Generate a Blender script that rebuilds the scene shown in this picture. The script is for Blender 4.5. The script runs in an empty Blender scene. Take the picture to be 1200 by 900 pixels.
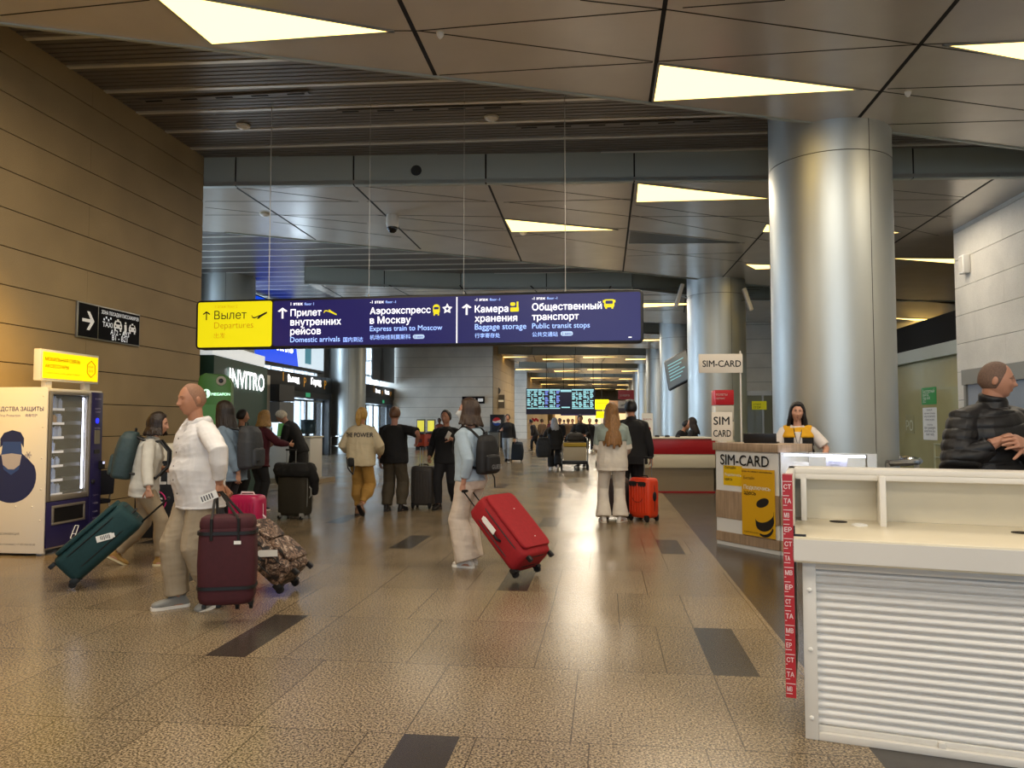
import bpy, bmesh, math, random
from mathutils import Vector, Matrix, noise
from mathutils.bvhtree import BVHTree
from mathutils.geometry import delaunay_2d_cdt
random.seed(7)
SC = bpy.context.scene; COL = SC.collection
# ---------------------------------------------------------------- camera, light, exposure
CAM_H = 1.5; YAW = math.radians(6.9); PIT = math.atan(45 / 900)
FWD = Vector((-math.sin(YAW) * math.cos(PIT), math.cos(YAW) * math.cos(PIT), math.sin(PIT)))
RGT = Vector((math.cos(YAW), math.sin(YAW), 0)); UPV = RGT.cross(FWD); EYE = Vector((0, 0, CAM_H))
cam = bpy.data.cameras.new('camera'); cam.sensor_width = 36; cam.lens = 27; cam.clip_end = 400
co = bpy.data.objects.new('camera', cam); COL.objects.link(co); SC.camera = co
co.matrix_world = Matrix(((RGT.x, UPV.x, -FWD.x, 0), (RGT.y, UPV.y, -FWD.y, 0), (RGT.z, UPV.z, -FWD.z, CAM_H), (0, 0, 0, 1)))
SC.view_settings.view_transform = 'Standard'; SC.view_settings.look = 'None'
SC.view_settings.exposure = 0.0; SC.view_settings.gamma = 1; SC.view_settings.use_curve_mapping = False
SC.cycles.max_bounces = 6; SC.cycles.diffuse_bounces = 3; SC.cycles.glossy_bounces = 4; SC.cycles.transmission_bounces = 4
SC.cycles.transparent_max_bounces = 6; SC.cycles.sample_clamp_indirect = 4; SC.cycles.caustics_reflective = False; SC.cycles.caustics_refractive = False
w = bpy.data.worlds.new('sky'); SC.world = w; w.use_nodes = True
w.node_tree.nodes['Background'].inputs[0].default_value = (0.62, 0.80, 1.0, 1); w.node_tree.nodes['Background'].inputs[1].default_value = 2.3

def ray(x, y): return FWD + RGT * ((x - 600) / 900) - UPV * ((y - 450) / 900)
def onz(x, y, z=0.0):
    r = ray(x, y); return EYE + r * ((z - CAM_H) / r.z)
def ony(x, y, Y):
    r = ray(x, y); return EYE + r * (Y / r.y)
def onx(x, y, X):
    r = ray(x, y); return EYE + r * (X / r.x)
def ond(x, y, d): return EYE + ray(x, y) * d

def lamp(name, loc, energy, color, size, sizey=None, rot=(0, 0, 0), spread=180):
    l = bpy.data.lights.new(name, 'AREA'); l.energy = energy; l.color = color
    l.shape = 'RECTANGLE'; l.size = size; l.size_y = sizey or size; l.spread = math.radians(spread); l.specular_factor = .45
    o = bpy.data.objects.new(name, l); COL.objects.link(o); o.location = loc; o.rotation_euler = rot
    return o
WARM = (1.0, 0.88, 0.71)
# ceiling luminaires of the hall (rows that go on behind the camera too)
for lx, ly, e in ((-4.2, 5.6, 150), (2.4, 7.6, 130), (6.2, 8.2, 90), (-2.0, 1.5, 190), (3.5, 1.0, 170), (-1.0, -5.0, 260), (4.0, -6.0, 200),
                  (1.6, 14.6, 110), (-1.0, 17.6, 100), (-4.0, 19.0, 70), (6.0, 17.0, 80), (-0.5, 28.5, 260), (-0.5, 41.0, 380), (-2.0, 53.0, 500), (-1.0, 66.0, 600), (-1.0, 80.0, 600), (-1, 94, 600)):
    lamp('ceiling_lamp', (lx, ly, 5.74), e, WARM, 2.4, 1.4)
# warm uplight / wall washer close to the left wall
sp = bpy.data.lights.new('wall_washer', 'SPOT'); sp.energy = 950; sp.color = (1.0, 0.60, 0.10); sp.spot_size = math.radians(66); sp.spot_blend = 1; sp.shadow_soft_size = 0.25
so = bpy.data.objects.new('wall_washer', sp); COL.objects.link(so); so.location = (-5.4, 6.3, 4.5)
so.rotation_euler = (Vector((-7.2, 7.3, 2.0)) - so.location).to_track_quat('-Z', 'Y').to_euler()
# daylight through the entrance glazing on the left
lamp('entrance_daylight', (-16.0, 26, 5.0), 10500, (0.66, 0.83, 1.0), 22, 7, (0, math.radians(-78), 0))
lamp('entrance_daylight', (-16.0, 44, 5.0), 7000, (0.66, 0.83, 1.0), 14, 7, (0, math.radians(-78), 0))

# ---------------------------------------------------------------- helpers
def lin(c):
    if isinstance(c, str): c = tuple(int(c[i:i + 2], 16) / 255 for i in (0, 2, 4))
    return tuple((v / 12.92 if v <= .04045 else ((v + .055) / 1.055) ** 2.4) for v in c) + (1,)
MATS = {}
def mat(name, color, rough=.5, metal=0., emit=0., ecol=None, noise_s=0, noise_a=.12, bump=0, bump_s=60, spec=.5, coat=0, alpha=1, trans=0, ior=1.45, aniso=0, stretch=None):
    if name in MATS: return MATS[name]
    m = bpy.data.materials.new(name); m.use_nodes = True; nt = m.node_tree; b = nt.nodes['Principled BSDF']
    c = lin(color); b.inputs['Base Color'].default_value = c; b.inputs['Roughness'].default_value = rough; b.inputs['Metallic'].default_value = metal
    b.inputs['Specular IOR Level'].default_value = spec; b.inputs['Coat Weight'].default_value = coat; b.inputs['Alpha'].default_value = alpha
    b.inputs['Transmission Weight'].default_value = trans; b.inputs['IOR'].default_value = ior; b.inputs['Anisotropic'].default_value = aniso
    if emit: b.inputs['Emission Color'].default_value = lin(ecol or color); b.inputs['Emission Strength'].default_value = emit
    tc = None
    if noise_s or bump:
        tc = nt.nodes.new('ShaderNodeTexCoord'); vec = tc.outputs['Object']
        if stretch:
            mp = nt.nodes.new('ShaderNodeMapping'); mp.inputs['Scale'].default_value = stretch; nt.links.new(vec, mp.inputs['Vector']); vec = mp.outputs['Vector']
    if noise_s:
        n = nt.nodes.new('ShaderNodeTexNoise'); n.inputs['Scale'].default_value = noise_s; n.inputs['Detail'].default_value = 5; nt.links.new(vec, n.inputs['Vector'])
        r = nt.nodes.new('ShaderNodeValToRGB'); r.color_ramp.elements[0].position = .3; r.color_ramp.elements[1].position = .7
        r.color_ramp.elements[0].color = tuple(v * (1 - noise_a) for v in c[:3]) + (1,); r.color_ramp.elements[1].color = tuple(min(1, v * (1 + noise_a)) for v in c[:3]) + (1,)
        nt.links.new(n.outputs['Fac'], r.inputs['Fac']); nt.links.new(r.outputs['Color'], b.inputs['Base Color'])
    if bump:
        n2 = nt.nodes.new('ShaderNodeTexNoise'); n2.inputs['Scale'].default_value = bump_s; n2.inputs['Detail'].default_value = 3; nt.links.new(vec, n2.inputs['Vector'])
        bp = nt.nodes.new('ShaderNodeBump'); bp.inputs['Strength'].default_value = bump; bp.inputs['Distance'].default_value = .01
        nt.links.new(n2.outputs['Fac'], bp.inputs['Height']); nt.links.new(bp.outputs['Normal'], b.inputs['Normal'])
    MATS[name] = m; return m

def tag(o, label=None, cat=None, group=None, kind=None):
    if label: o['label'] = label
    if cat: o['category'] = cat
    if group: o['group'] = group
    if kind: o['kind'] = kind
    return o
def thing(name, label, cat, loc=(0, 0, 0), rotz=0., group=None, rot=None):
    o = bpy.data.objects.new(name, None); COL.objects.link(o); o.location = loc
    o.rotation_euler = rot if rot else (0, 0, rotz); o.empty_display_size = .1
    return tag(o, label, cat, group)
def kids(o): return [c for c in bpy.data.objects if c.parent == o]
def copy_tree(o, parent=None):
    c = o.copy(); COL.objects.link(c)
    if parent: c.parent = parent
    for ch in kids(o): copy_tree(ch, c)
    return c

def from_me(name, me, mats, parent=None, smooth=False, ang=35):
    o = bpy.data.objects.new(name, me); COL.objects.link(o)
    for m in (mats if isinstance(mats, (list, tuple)) else [mats]): me.materials.append(m)
    if parent: o.parent = parent
    if smooth:
        me.polygons.foreach_set('use_smooth', [True] * len(me.polygons))
        if ang: me.set_sharp_from_angle(angle=math.radians(ang))
    return o

def text_mesh(s, size, bold=0., align='LEFT', sx=1., shear=0., space=1., ext=0.):
    cu = bpy.data.curves.new('t', 'FONT'); cu.body = s; cu.size = size; cu.align_x = align; cu.offset = bold * size; cu.shear = shear; cu.space_character = space
    cu.resolution_u = 3; cu.extrude = ext
    cu.fill_mode = 'NONE'
    o = bpy.data.objects.new('t', cu); COL.objects.link(o)
    dg = bpy.context.evaluated_depsgraph_get()
    me = bpy.data.meshes.new_from_object(o.evaluated_get(dg))
    P = [v.co.copy() for v in me.vertices]; nb = {}
    for e in me.edges:
        a, c = e.vertices; nb.setdefault(a, []).append(c); nb.setdefault(c, []).append(a)
    bpy.data.objects.remove(o); bpy.data.curves.remove(cu); bpy.data.meshes.remove(me)
    loops, seen = [], set()
    for st in sorted(nb):
        if st in seen: continue
        lp = [st]; seen.add(st); cur = st
        while True:
            nx = [q for q in nb[cur] if q not in seen]
            if not nx: break
            cur = min(nx) if len(lp) == 1 else nx[0]; lp.append(cur); seen.add(cur)
        if len(lp) > 2: loops.append([P[q] for q in lp])
    pts, eds = [], []
    for l in loops:
        n = len(pts); pts += [Vector((p.x, p.y)) for p in l]; eds += [(n + k, n + (k + 1) % len(l)) for k in range(len(l))]
    if not pts: return [], []
    r = delaunay_2d_cdt(pts, eds, [], 0, 1e-6); vs, fs = r[0], []
    def wind(p):     # non-zero winding keeps overlapping strokes filled and counters open
        wn = 0
        for l in loops:
            for k in range(len(l)):
                a, b = l[k - 1], l[k]
                if (a.y <= p.y) != (b.y <= p.y):
                    x = a.x + (p.y - a.y) / (b.y - a.y) * (b.x - a.x)
                    if x > p.x: wn += 1 if b.y > a.y else -1
        return wn
    for f in r[2]:
        c = sum((vs[q] for q in f), Vector((0, 0))) / len(f)
        if wind(c): fs.append(tuple(f))
    return [(p.x * sx, p.y, 0.) for p in vs], fs

class MB:
    def __init__(s): s.v = []; s.f = []; s.m = []; s.cur = 0; s.X = None
    def add(s, vs, fs):
        n = len(s.v)
        s.v += [tuple(s.X @ Vector(v)) if s.X else tuple(v) for v in vs]
        s.f += [[i + n for i in f] for f in fs]; s.m += [s.cur] * len(fs); return s
    def box(s, x0, x1, y0, y1, z0, z1):
        return s.add([(x0, y0, z0), (x1, y0, z0), (x1, y1, z0), (x0, y1, z0), (x0, y0, z1), (x1, y0, z1), (x1, y1, z1), (x0, y1, z1)],
                     [(0, 3, 2, 1), (4, 5, 6, 7), (0, 1, 5, 4), (1, 2, 6, 5), (2, 3, 7, 6), (3, 0, 4, 7)])
    def prism(s, poly, z0, z1):
        n = len(poly)
        return s.add([(p[0], p[1], z0) for p in poly] + [(p[0], p[1], z1) for p in poly],
                     [tuple(range(n))[::-1], tuple(range(n, 2 * n))] + [(i, (i + 1) % n, n + (i + 1) % n, n + i) for i in range(n)])
    def quad(s, *p): return s.add(p, [tuple(range(len(p)))])
    def bar(s, p0, p1, w, h):      # rectangular bar between two points (h along z-ish)
        p0 = Vector(p0); p1 = Vector(p1); d = (p1 - p0).normalized(); up = Vector((0, 0, 1)) if abs(d.z) < .95 else Vector((0, 1, 0))
        a = d.cross(up).normalized() * w / 2; b = a.cross(d).normalized() * h / 2
        return s.add([p + q for p in (p0, p1) for q in (-a - b, a - b, a + b, -a + b)], [(0, 1, 2, 3), (7, 6, 5, 4), (0, 4, 5, 1), (1, 5, 6, 2), (2, 6, 7, 3), (3, 7, 4, 0)])
    def cyl(s, p0, p1, r0, r1=None, n=16):
        return s.tube([p0, p1], [r0, r0 if r1 is None else r1], n)
    def tube(s, pts, r, n=10, closed=False):
        pts = [Vector(p) for p in pts]; k = len(pts); r = r if isinstance(r, (list, tuple)) else [r] * k
        vs = []; a = None
        for i, p in enumerate(pts):
            d = (pts[(i + 1) % k] - pts[i - 1]) if closed else (pts[min(i + 1, k - 1)] - pts[max(i - 1, 0)]); d.normalize()
            if a is None: a = d.orthogonal().normalized()
            a = (a - d * a.dot(d)).normalized(); b = d.cross(a)
            vs += [p + (a * math.cos(t) + b * math.sin(t)) * r[i] for t in [2 * math.pi * j / n for j in range(n)]]
        fs = [(i * n + j, i * n + (j + 1) % n, ((i + 1) % k) * n + (j + 1) % n, ((i + 1) % k) * n + j) for i in range(k if closed else k - 1) for j in range(n)]
        if not closed: fs += [tuple(range(n))[::-1], tuple(range((k - 1) * n, k * n))]
        return s.add(vs, fs)
    def lathe(s, prof, c=(0, 0, 0), n=24):
        vs = [(c[0] + r * math.cos(2 * math.pi * j / n), c[1] + r * math.sin(2 * math.pi * j / n), c[2] + z) for r, z in prof for j in range(n)]
        fs = [(i * n + j, i * n + (j + 1) % n, (i + 1) * n + (j + 1) % n, (i + 1) * n + j) for i in range(len(prof) - 1) for j in range(n)]
        return s.add(vs, fs + [tuple(range(n))[::-1], tuple(range((len(prof) - 1) * n, len(prof) * n))])
    def sph(s, c, r, n=12):
        r = r if isinstance(r, (list, tuple)) else (r, r, r); vs = []; m = n // 2
        for i in range(m + 1):
            t = math.pi * i / m
            t = min(max(t, .02), math.pi - .02)
            vs += [(c[0] + r[0] * math.sin(t) * math.cos(2 * math.pi * j / n), c[1] + r[1] * math.sin(t) * math.sin(2 * math.pi * j / n), c[2] - r[2] * math.cos(t)) for j in range(n)]
        fs = [(i * n + j, i * n + (j + 1) % n, (i + 1) * n + (j + 1) % n, (i + 1) * n + j) for i in range(m) for j in range(n)]
        return s.add(vs, fs + [tuple(range(n))[::-1], tuple(range(m * n, (m + 1) * n))])
    def text(s, txt, size, M, **k):
        vs, fs = text_mesh(txt, size, **k); old = s.X; s.X = (old @ M) if old else M; s.add(vs, fs); s.X = old; return s
    def build(s, name, mats, parent=None, smooth=False, bevel=0, seg=2, ang=35, recalc=True):
        me = bpy.data.meshes.new(name); me.from_pydata(s.v, [], s.f); me.polygons.foreach_set('material_index', s.m)
        if recalc or bevel:
            bm = bmesh.new(); bm.from_mesh(me)
            if recalc: bmesh.ops.recalc_face_normals(bm, faces=bm.faces)
            if bevel:
                es = [e for e in bm.edges if len(e.link_faces) == 2 and e.calc_face_angle(0) > .6]
                bmesh.ops.bevel(bm, geom=es, offset=bevel, segments=seg, profile=.5, affect='EDGES', clamp_overlap=True)
            bm.to_mesh(me); bm.free()
        return from_me(name, me, mats, parent, smooth or bevel > 0, ang)
def one(fn, name, mats, parent=None, **k):
    b = MB(); fn(b); return b.build(name, mats, parent, **k)
def bx(name, m, x0, x1, y0, y1, z0, z1, parent=None, bevel=0, **k):
    return MB().box(x0, x1, y0, y1, z0, z1).build(name, m, parent, bevel=bevel, **k)
def rrect(w, h, r, n=4, cx=0, cy=0):
    out = []
    for qx, qy, a0 in ((1, 1, 0), (-1, 1, 90), (-1, -1, 180), (1, -1, 270)):
        for i in range(n + 1):
            a = math.radians(a0 + 90 * i / n); out.append((cx + qx * (w / 2 - r) + r * math.cos(a), cy + qy * (h / 2 - r) + r * math.sin(a)))
    return out
def wallM(o, right, up=(0, 0, 1)):   # plane matrix: local x -> right, local y -> up, local z -> outward normal
    r = Vector(right).normalized(); u = Vector(up).normalized(); n = r.cross(u); o = Vector(o)
    return Matrix(((r.x, u.x, n.x, o.x), (r.y, u.y, n.y, o.y), (r.z, u.z, n.z, o.z), (0, 0, 0, 1)))
def struct(o): o['kind'] = 'structure'; return o
# ---------------------------------------------------------------- materials
STEEL = mat('brushed steel', 'c2c7c5', .42, .82, aniso=.0, noise_s=3, noise_a=.05, stretch=(1, 1, .2))
CHROME = mat('chrome', 'c8c8c8', .15, 1.)
ALU = mat('aluminium', 'a5a5a2', .4, .9)
BLACK = mat('black plastic', '17171a', .4)
RUBBER = mat('black rubber', '101012', .7)
WHITE = mat('white laminate', 'e8e6e0', .35)
OFFWHITE = mat('cream laminate', 'd8d0b8', .4)
PAPER = mat('white paper', 'efefec', .7)
SEAM = mat('dark joint', '14110f', .8)
PANEL = mat('painted metal ceiling panel', 'd2ccc4', .22, .3, noise_s=1.2, noise_a=.05)
SLAT = mat('dark metal slats', '7e7975', .32, .35)
SLATSTRIP = mat('pale metal strip', 'f0ece4', .3, .5)
FASCIA = mat('grey green fascia', 'aeb6b0', .4, .2)
DARKVOID = mat('dark void', '0c0b0b', .9)
LIGHTM = mat('luminous warm panel', 'ffd880', .5, emit=4.2, ecol='ffd478')

def stone_mat(name, c, scale=1.):
    m = mat(name, c, .6, noise_s=1.1, noise_a=.10, bump=.15, bump_s=90); nt = m.node_tree; b = nt.nodes['Principled BSDF']
    src = b.inputs['Base Color'].links[0].from_socket
    tc = nt.nodes.new('ShaderNodeTexCoord'); n = nt.nodes.new('ShaderNodeTexNoise'); n.inputs['Scale'].default_value = 120; n.inputs['Detail'].default_value = 2
    nt.links.new(tc.outputs['Object'], n.inputs['Vector'])
    mx = nt.nodes.new('ShaderNodeMix'); mx.data_type = 'RGBA'; mx.blend_type = 'MULTIPLY'; mx.inputs['Factor'].default_value = .5
    rp = nt.nodes.new('ShaderNodeValToRGB'); rp.color_ramp.elements[0].position = .35; rp.color_ramp.elements[1].position = .62; rp.color_ramp.elements[0].color = (.62, .6, .58, 1)
    nt.links.new(n.outputs['Fac'], rp.inputs['Fac']); nt.links.new(src, mx.inputs[6]); nt.links.new(rp.outputs['Color'], mx.inputs[7]); nt.links.new(mx.outputs[2], b.inputs['Base Color'])
    return m
STONE = stone_mat('beige stone cladding', 'ab9570')
STONE2 = stone_mat('pale stone cladding', 'dad6cc')

def floor_material():
    m = bpy.data.materials.new('granite floor tiles'); m.use_nodes = True; nt = m.node_tree; N = nt.nodes.new; L = nt.links.new; b = nt.nodes['Principled BSDF']
    tc = N('ShaderNodeTexCoord'); sx = N('ShaderNodeSeparateXYZ'); L(tc.outputs['Object'], sx.inputs[0])
    def M(op, a, bv=None, c=None):
        n = N('ShaderNodeMath'); n.operation = op
        for i, q in enumerate((a, bv, c)):
            if q is None: continue
            if isinstance(q, (int, float)): n.inputs[i].default_value = q
            else: L(q, n.inputs[i])
        return n.outputs[0]
    X, Y = sx.outputs[0], sx.outputs[1]
    P = 1.0625
    j = M('FLOOR', M('DIVIDE', M('SUBTRACT', Y, 2.63), P)); xi = M('DIVIDE', M('ADD', X, .97), 1.6); i = M('FLOOR', xi)
    sel = M('FLOORED_MODULO', M('ADD', j, M('MULTIPLY', i, 2)), 4)
    dark = M('MULTIPLY', M('LESS_THAN', sel, .5), M('LESS_THAN', M('SUBTRACT', xi, i), .17))
    # brick tiles
    br = N('ShaderNodeTexBrick'); mp = N('ShaderNodeMapping'); mp.inputs['Location'].default_value = (.97, -2.63, 0); L(tc.outputs['Object'], mp.inputs['Vector']); L(mp.outputs['Vector'], br.inputs['Vector'])
    br.inputs['Scale'].default_value = 1; br.inputs['Brick Width'].default_value = .8; br.inputs['Row Height'].default_value = P; br.inputs['Mortar Size'].default_value = .0035; br.inputs['Mortar Smooth'].default_value = 0
    br.offset = .3375; br.offset_frequency = 2; br.squash = .667; br.squash_frequency = 3
    br.inputs['Color1'].default_value = (1, 1, 1, 1); br.inputs['Color2'].default_value = (.80, .80, .80, 1); br.inputs['Mortar'].default_value = (.30, .28, .25, 1)
    n1 = N('ShaderNodeTexNoise'); n1.inputs['Scale'].default_value = 85; n1.inputs['Detail'].default_value = 4; n1.inputs['Roughness'].default_value = .7; L(tc.outputs['Object'], n1.inputs['Vector'])
    r1 = N('ShaderNodeValToRGB'); e = r1.color_ramp.elements; e[0].position = .41; e[0].color = lin('3a3128'); e[1].position = .58; e[1].color = lin('bba788')
    e.new(.49).color = lin('88765c'); L(n1.outputs['Fac'], r1.inputs['Fac'])
    n2 = N('ShaderNodeTexNoise'); n2.inputs['Scale'].default_value = .9; n2.inputs['Detail'].default_value = 3; L(tc.outputs['Object'], n2.inputs['Vector'])
    r2 = N('ShaderNodeValToRGB'); r2.color_ramp.elements[0].position = .3; r2.color_ramp.elements[0].color = (.78, .78, .78, 1); r2.color_ramp.elements[1].position = .7; L(n2.outputs['Fac'], r2.inputs['Fac'])
    def mix(bt, f, a, c):
        n = N('ShaderNodeMix'); n.data_type = 'RGBA'; n.blend_type = bt
        if isinstance(f, (int, float)): n.inputs['Factor'].default_value = f
        else: L(f, n.inputs['Factor'])
        for k, q in ((6, a), (7, c)):
            if isinstance(q, tuple): n.inputs[k].default_value = q
            else: L(q, n.inputs[k])
        return n.outputs[2]
    base = mix('MULTIPLY', 1., r1.outputs[0], r2.outputs[0])
    r3 = N('ShaderNodeValToRGB'); r3.color_ramp.elements[0].position = .35; r3.color_ramp.elements[0].color = lin('2f2a26'); r3.color_ramp.elements[1].position = .65; r3.color_ramp.elements[1].color = lin('4a433c'); L(n1.outputs['Fac'], r3.inputs['Fac'])
    dk = M('MAXIMUM', M('MULTIPLY', dark, M('LESS_THAN', X, 1.2)), M('GREATER_THAN', X, 1.2))
    c = mix('MIX', dk, base, r3.outputs[0])
    c = mix('MULTIPLY', .9, c, br.outputs['Color'])
    L(c, b.inputs['Base Color'])
    rr = N('ShaderNodeMapRange'); rr.inputs['To Min'].default_value = .17; rr.inputs['To Max'].default_value = .30; L(n2.outputs['Fac'], rr.inputs['Value']); L(rr.outputs[0], b.inputs['Roughness'])
    b.inputs['Specular IOR Level'].default_value = .55
    return m
FLOOR = floor_material()

# ---------------------------------------------------------------- the hall shell
ZR, ZS = 5.8, 6.3         # height of the triangular panel rafts, of the slatted ceiling between them
struct(MB().quad((-14.2, -14, 0), (14, -14, 0), (14, 120, 0), (-14.2, 120, 0)).build('floor', FLOOR))

def clad(name, p0, p1, z0, z1, course, zoff, m, thick=.25, joints=(), vlen=None, outward=1, gap=.012):
    """wall from p0 to p1 with stone courses standing proud of a dark backing; outward=+1: stone on the left side when walking p0->p1"""
    p0 = Vector((p0[0], p0[1], 0)); p1 = Vector((p1[0], p1[1], 0)); d = (p1 - p0); Ln = d.length; d.normalize(); n = Vector((-d.y, d.x, 0)) * outward
    b = MB(); b.X = Matrix(((d.x, n.x, 0, p0.x), (d.y, n.y, 0, p0.y), (0, 0, 1, 0), (0, 0, 0, 1)))
    b.cur = 1; b.box(0, Ln, -thick, -.02, z0, z1); b.cur = 0
    zs = [z0]; z = zoff - math.ceil((zoff - z0) / course) * course
    while z < z1 - .01:
        if z > z0 + .01: zs.append(z)
        z += course
    zs.append(z1)
    for r in range(len(zs) - 1):
        x = 0; k = 0
        while x < Ln - .01:
            step = vlen or Ln
            xe = min(Ln, x + (step * (.5 if (k == 0 and r % 2) else 1)))
            b.box(x + (.002 if x else 0), xe - (.002 if xe < Ln else 0), -.03, 0, zs[r] + (gap / 2 if r else 0), zs[r + 1] - (gap / 2 if r < len(zs) - 2 else 0)); x = xe; k += 1
    return struct(b.build(name, [m, SEAM], recalc=False))
clad('wall_left', (-7.2, 12.95), (-7.2, -14), 0, ZS + .3, .467, 2.23, STONE, vlen=6.1)
clad('wall_left', (-14.2, 12.95), (-7.232, 12.95), 0, ZS + .3, .467, 2.23, STONE, outward=1)
clad('wall_right', (7.78, -14), (7.78, 18.1), 0, ZR + .5, .62, 3.23, STONE2, vlen=2.4, gap=.01)
clad('wall_right', (7.812, 18.1), (13.9, 18.1), 0, ZR + .5, .62, 3.23, STONE2)
clad('wall_far', (-6.6, 45), (-14.2, 45), 0, ZR + .5, .6, 3.0, STONE2, outward=1)
clad('wall_far', (-6.6, 56), (-6.6, 45.035), 0, ZR + .5, .6, 3.0, STONE, outward=1)
clad('wall_far', (-7.1, 70), (-14.2, 70), 0, ZR + .5, .6, 3.0, STONE2)
clad('wall_far', (-7.1, 112), (-7.1, 70.035), 0, ZR + .5, .6, 3.0, STONE)
clad('wall_far', (7, 112), (-7.1, 112), 0, ZR + .5, .6, 3.0, STONE2)
clad('wall_right', (13.9, 34), (4.6, 34), 0, ZR + .5, .62, 3.23, STONE2)

struct(bx('wall_right', mat('plaster', 'b8b0a0', .7), 13.9, 14.1, 18.1, 34, 0, 6.6))
struct(bx('wall_right', mat('plaster', 'b8b0a0', .7), 5.6, 5.8, 34.3, 112, 0, 6.6))

# slatted ceiling : pale strips every 0.78 m between groups of dark slats
b = MB(); b.cur = 1; b.box(-14.2, 14, -14, 112, ZS + .12, ZS + .2)
a = math.radians(2.5); b.X = Matrix.Rotation(a, 4, 'Z')
y = 4.2
while y < 40:
    b.cur = 2; b.box(-16, 15, y, y + .075, ZS + .0, ZS + .05)
    b.cur = 0
    for k in range(6): b.box(-16, 15, y + .10 + k * .113, y + .10 + k * .113 + .083, ZS + .012, ZS + .06)
    y += .78
while y < 112:
    b.cur = 2; b.box(-16, 15, y, y + .14, ZS, ZS + .05)
    b.cur = 0; b.box(-16, 15, y + .18, y + 1.5, ZS + .01, ZS + .06); y += 1.56
struct(b.build('ceiling', [SLAT, DARKVOID, SLATSTRIP], recalc=False))

def raft(name, outline, seams, thick=.5, fascia=None):
    """flat panelled raft: outline polygon in plan, seam lines (p,q,width)"""
    b = MB(); b.prism(outline, ZR, ZR + .06); b.cur = 1
    for p, q, wd in seams:
        p = Vector((p[0], p[1], ZR)); q = Vector((q[0], q[1], ZR)); b.bar(p, q, wd, .006)
    o = struct(b.build(name, [PANEL, SEAM]))
    return o
P5 = lambda x, y: tuple(onz(x, y, ZR)[:2])
def seg(x0, y0, x1, y1, wd=.016): return (P5(x0, y0), P5(x1, y1), wd)
e0, e1 = P5(0, 28), P5(1200, 175); sl = (e1[1] - e0[1]) / (e1[0] - e0[0]); edge = lambda x: e0[1] + sl * (x - e0[0])
joints1 = [seg(468, 0, 510, 88, .05), seg(780, 0, 762, 120, .05), seg(1122, 0, 998, 148, .05), seg(195, 0, 248, 51, .04)]
ext = []
for p, q, wd in joints1:          # carry the wide joints on behind the camera
    d = Vector(p) - Vector(q); d.normalize(); ext.append((p, tuple(Vector(p) + d * 9), wd))
fine1 = [seg(490, 36, 780, 11), seg(490, 36, 765, 72), seg(515, 88, 765, 73), seg(680, 0, 780, 11), seg(780, 11, 1076, 52), seg(800, 9, 920, 0), seg(770, 72, 1076, 52),
         seg(1076, 52, 1200, 70), seg(1076, 52, 1200, 48), seg(1010, 104, 1200, 129), seg(1040, 104, 1200, 99), seg(1003, 147, 1200, 141), seg(0, 18, 175, 0), seg(462, 36, 490, 36), seg(248, 51, 462, 37)]
for k in range(6):                # same zigzag of triangles on the part of the raft overhead and behind
    y0 = 4.3 - 2.2 * k
    for x0 in (-7.2, -3.6, 0, 3.6): fine1 += [((x0, y0), (x0 + 3.6, y0 - 1.1), .016), ((x0 + 3.6, y0 - 1.1), (x0, y0 - 2.2), .016)]
raft('ceiling', [(-7.2, -14), (7.78, -14), (7.78, edge(7.78)), (-7.2, edge(-7.2))], joints1 + ext + fine1)
# its front edge
struct(one(lambda b: b.prism([(-7.2, edge(-7.2) - .05), (-7.2, edge(-7.2)), (7.78, edge(7.78)), (7.78, edge(7.78) - .05)], ZR - .02, ZS + .1), 'trim', FASCIA))

lights = []
def light_tri(*pts, z=ZR, on=True, label=None):
    c = [Vector(p) for p in pts]; m = sum(c, Vector((0, 0))) / 3
    t = thing('ceiling_light', label, 'ceiling light', (m.x, m.y, z), group='triangular ceiling light panels')
    L_ = [tuple(p - m) for p in c]
    MB().prism(L_, -.012, .002).build('diffuser', LIGHTM if on else mat('unlit grey panel', '4a4d4e', .4), t)
    fr = MB()
    for i in range(3):
        p, q = Vector(L_[i] + (-.008,)), Vector(L_[(i + 1) % 3] + (-.008,)); fr.bar(p, q, .03, .018)
    fr.build('frame', ALU, t); lights.append(t); return t
def lt(label, *px, **k): return light_tri(*[P5(*p) for p in px], label=label, **k)
lt('large lit triangle ceiling panel above the left stone wall', (170, -14), (462, 36), (248, 51))
lt('lit triangle ceiling panel just in front of the nearest steel column', (772, 74), (1010, 104), (765, 118))
lt('lit triangle ceiling panel cut by the upper right frame corner', (1105, 52), (1300, 42), (1300, 88))
lt('lit triangle ceiling panel beyond the first fascia, left of the big column', (747, 214), (905, 232), (745, 236))
lt('narrow lit triangle ceiling panel above the middle of the hanging direction sign', (591, 256), (724, 269), (599, 271))
lt('unlit grey triangle ceiling panel between lit ones', (738, 270), (872, 284), (736, 285), on=False)
lt('small lit triangle ceiling panel peeping out left of the big column', (898, 262), (960, 272), (893, 271))
lt('short lit ceiling triangle low beside the big column, left side', (873, 309), (980, 312), (885, 315))

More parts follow.
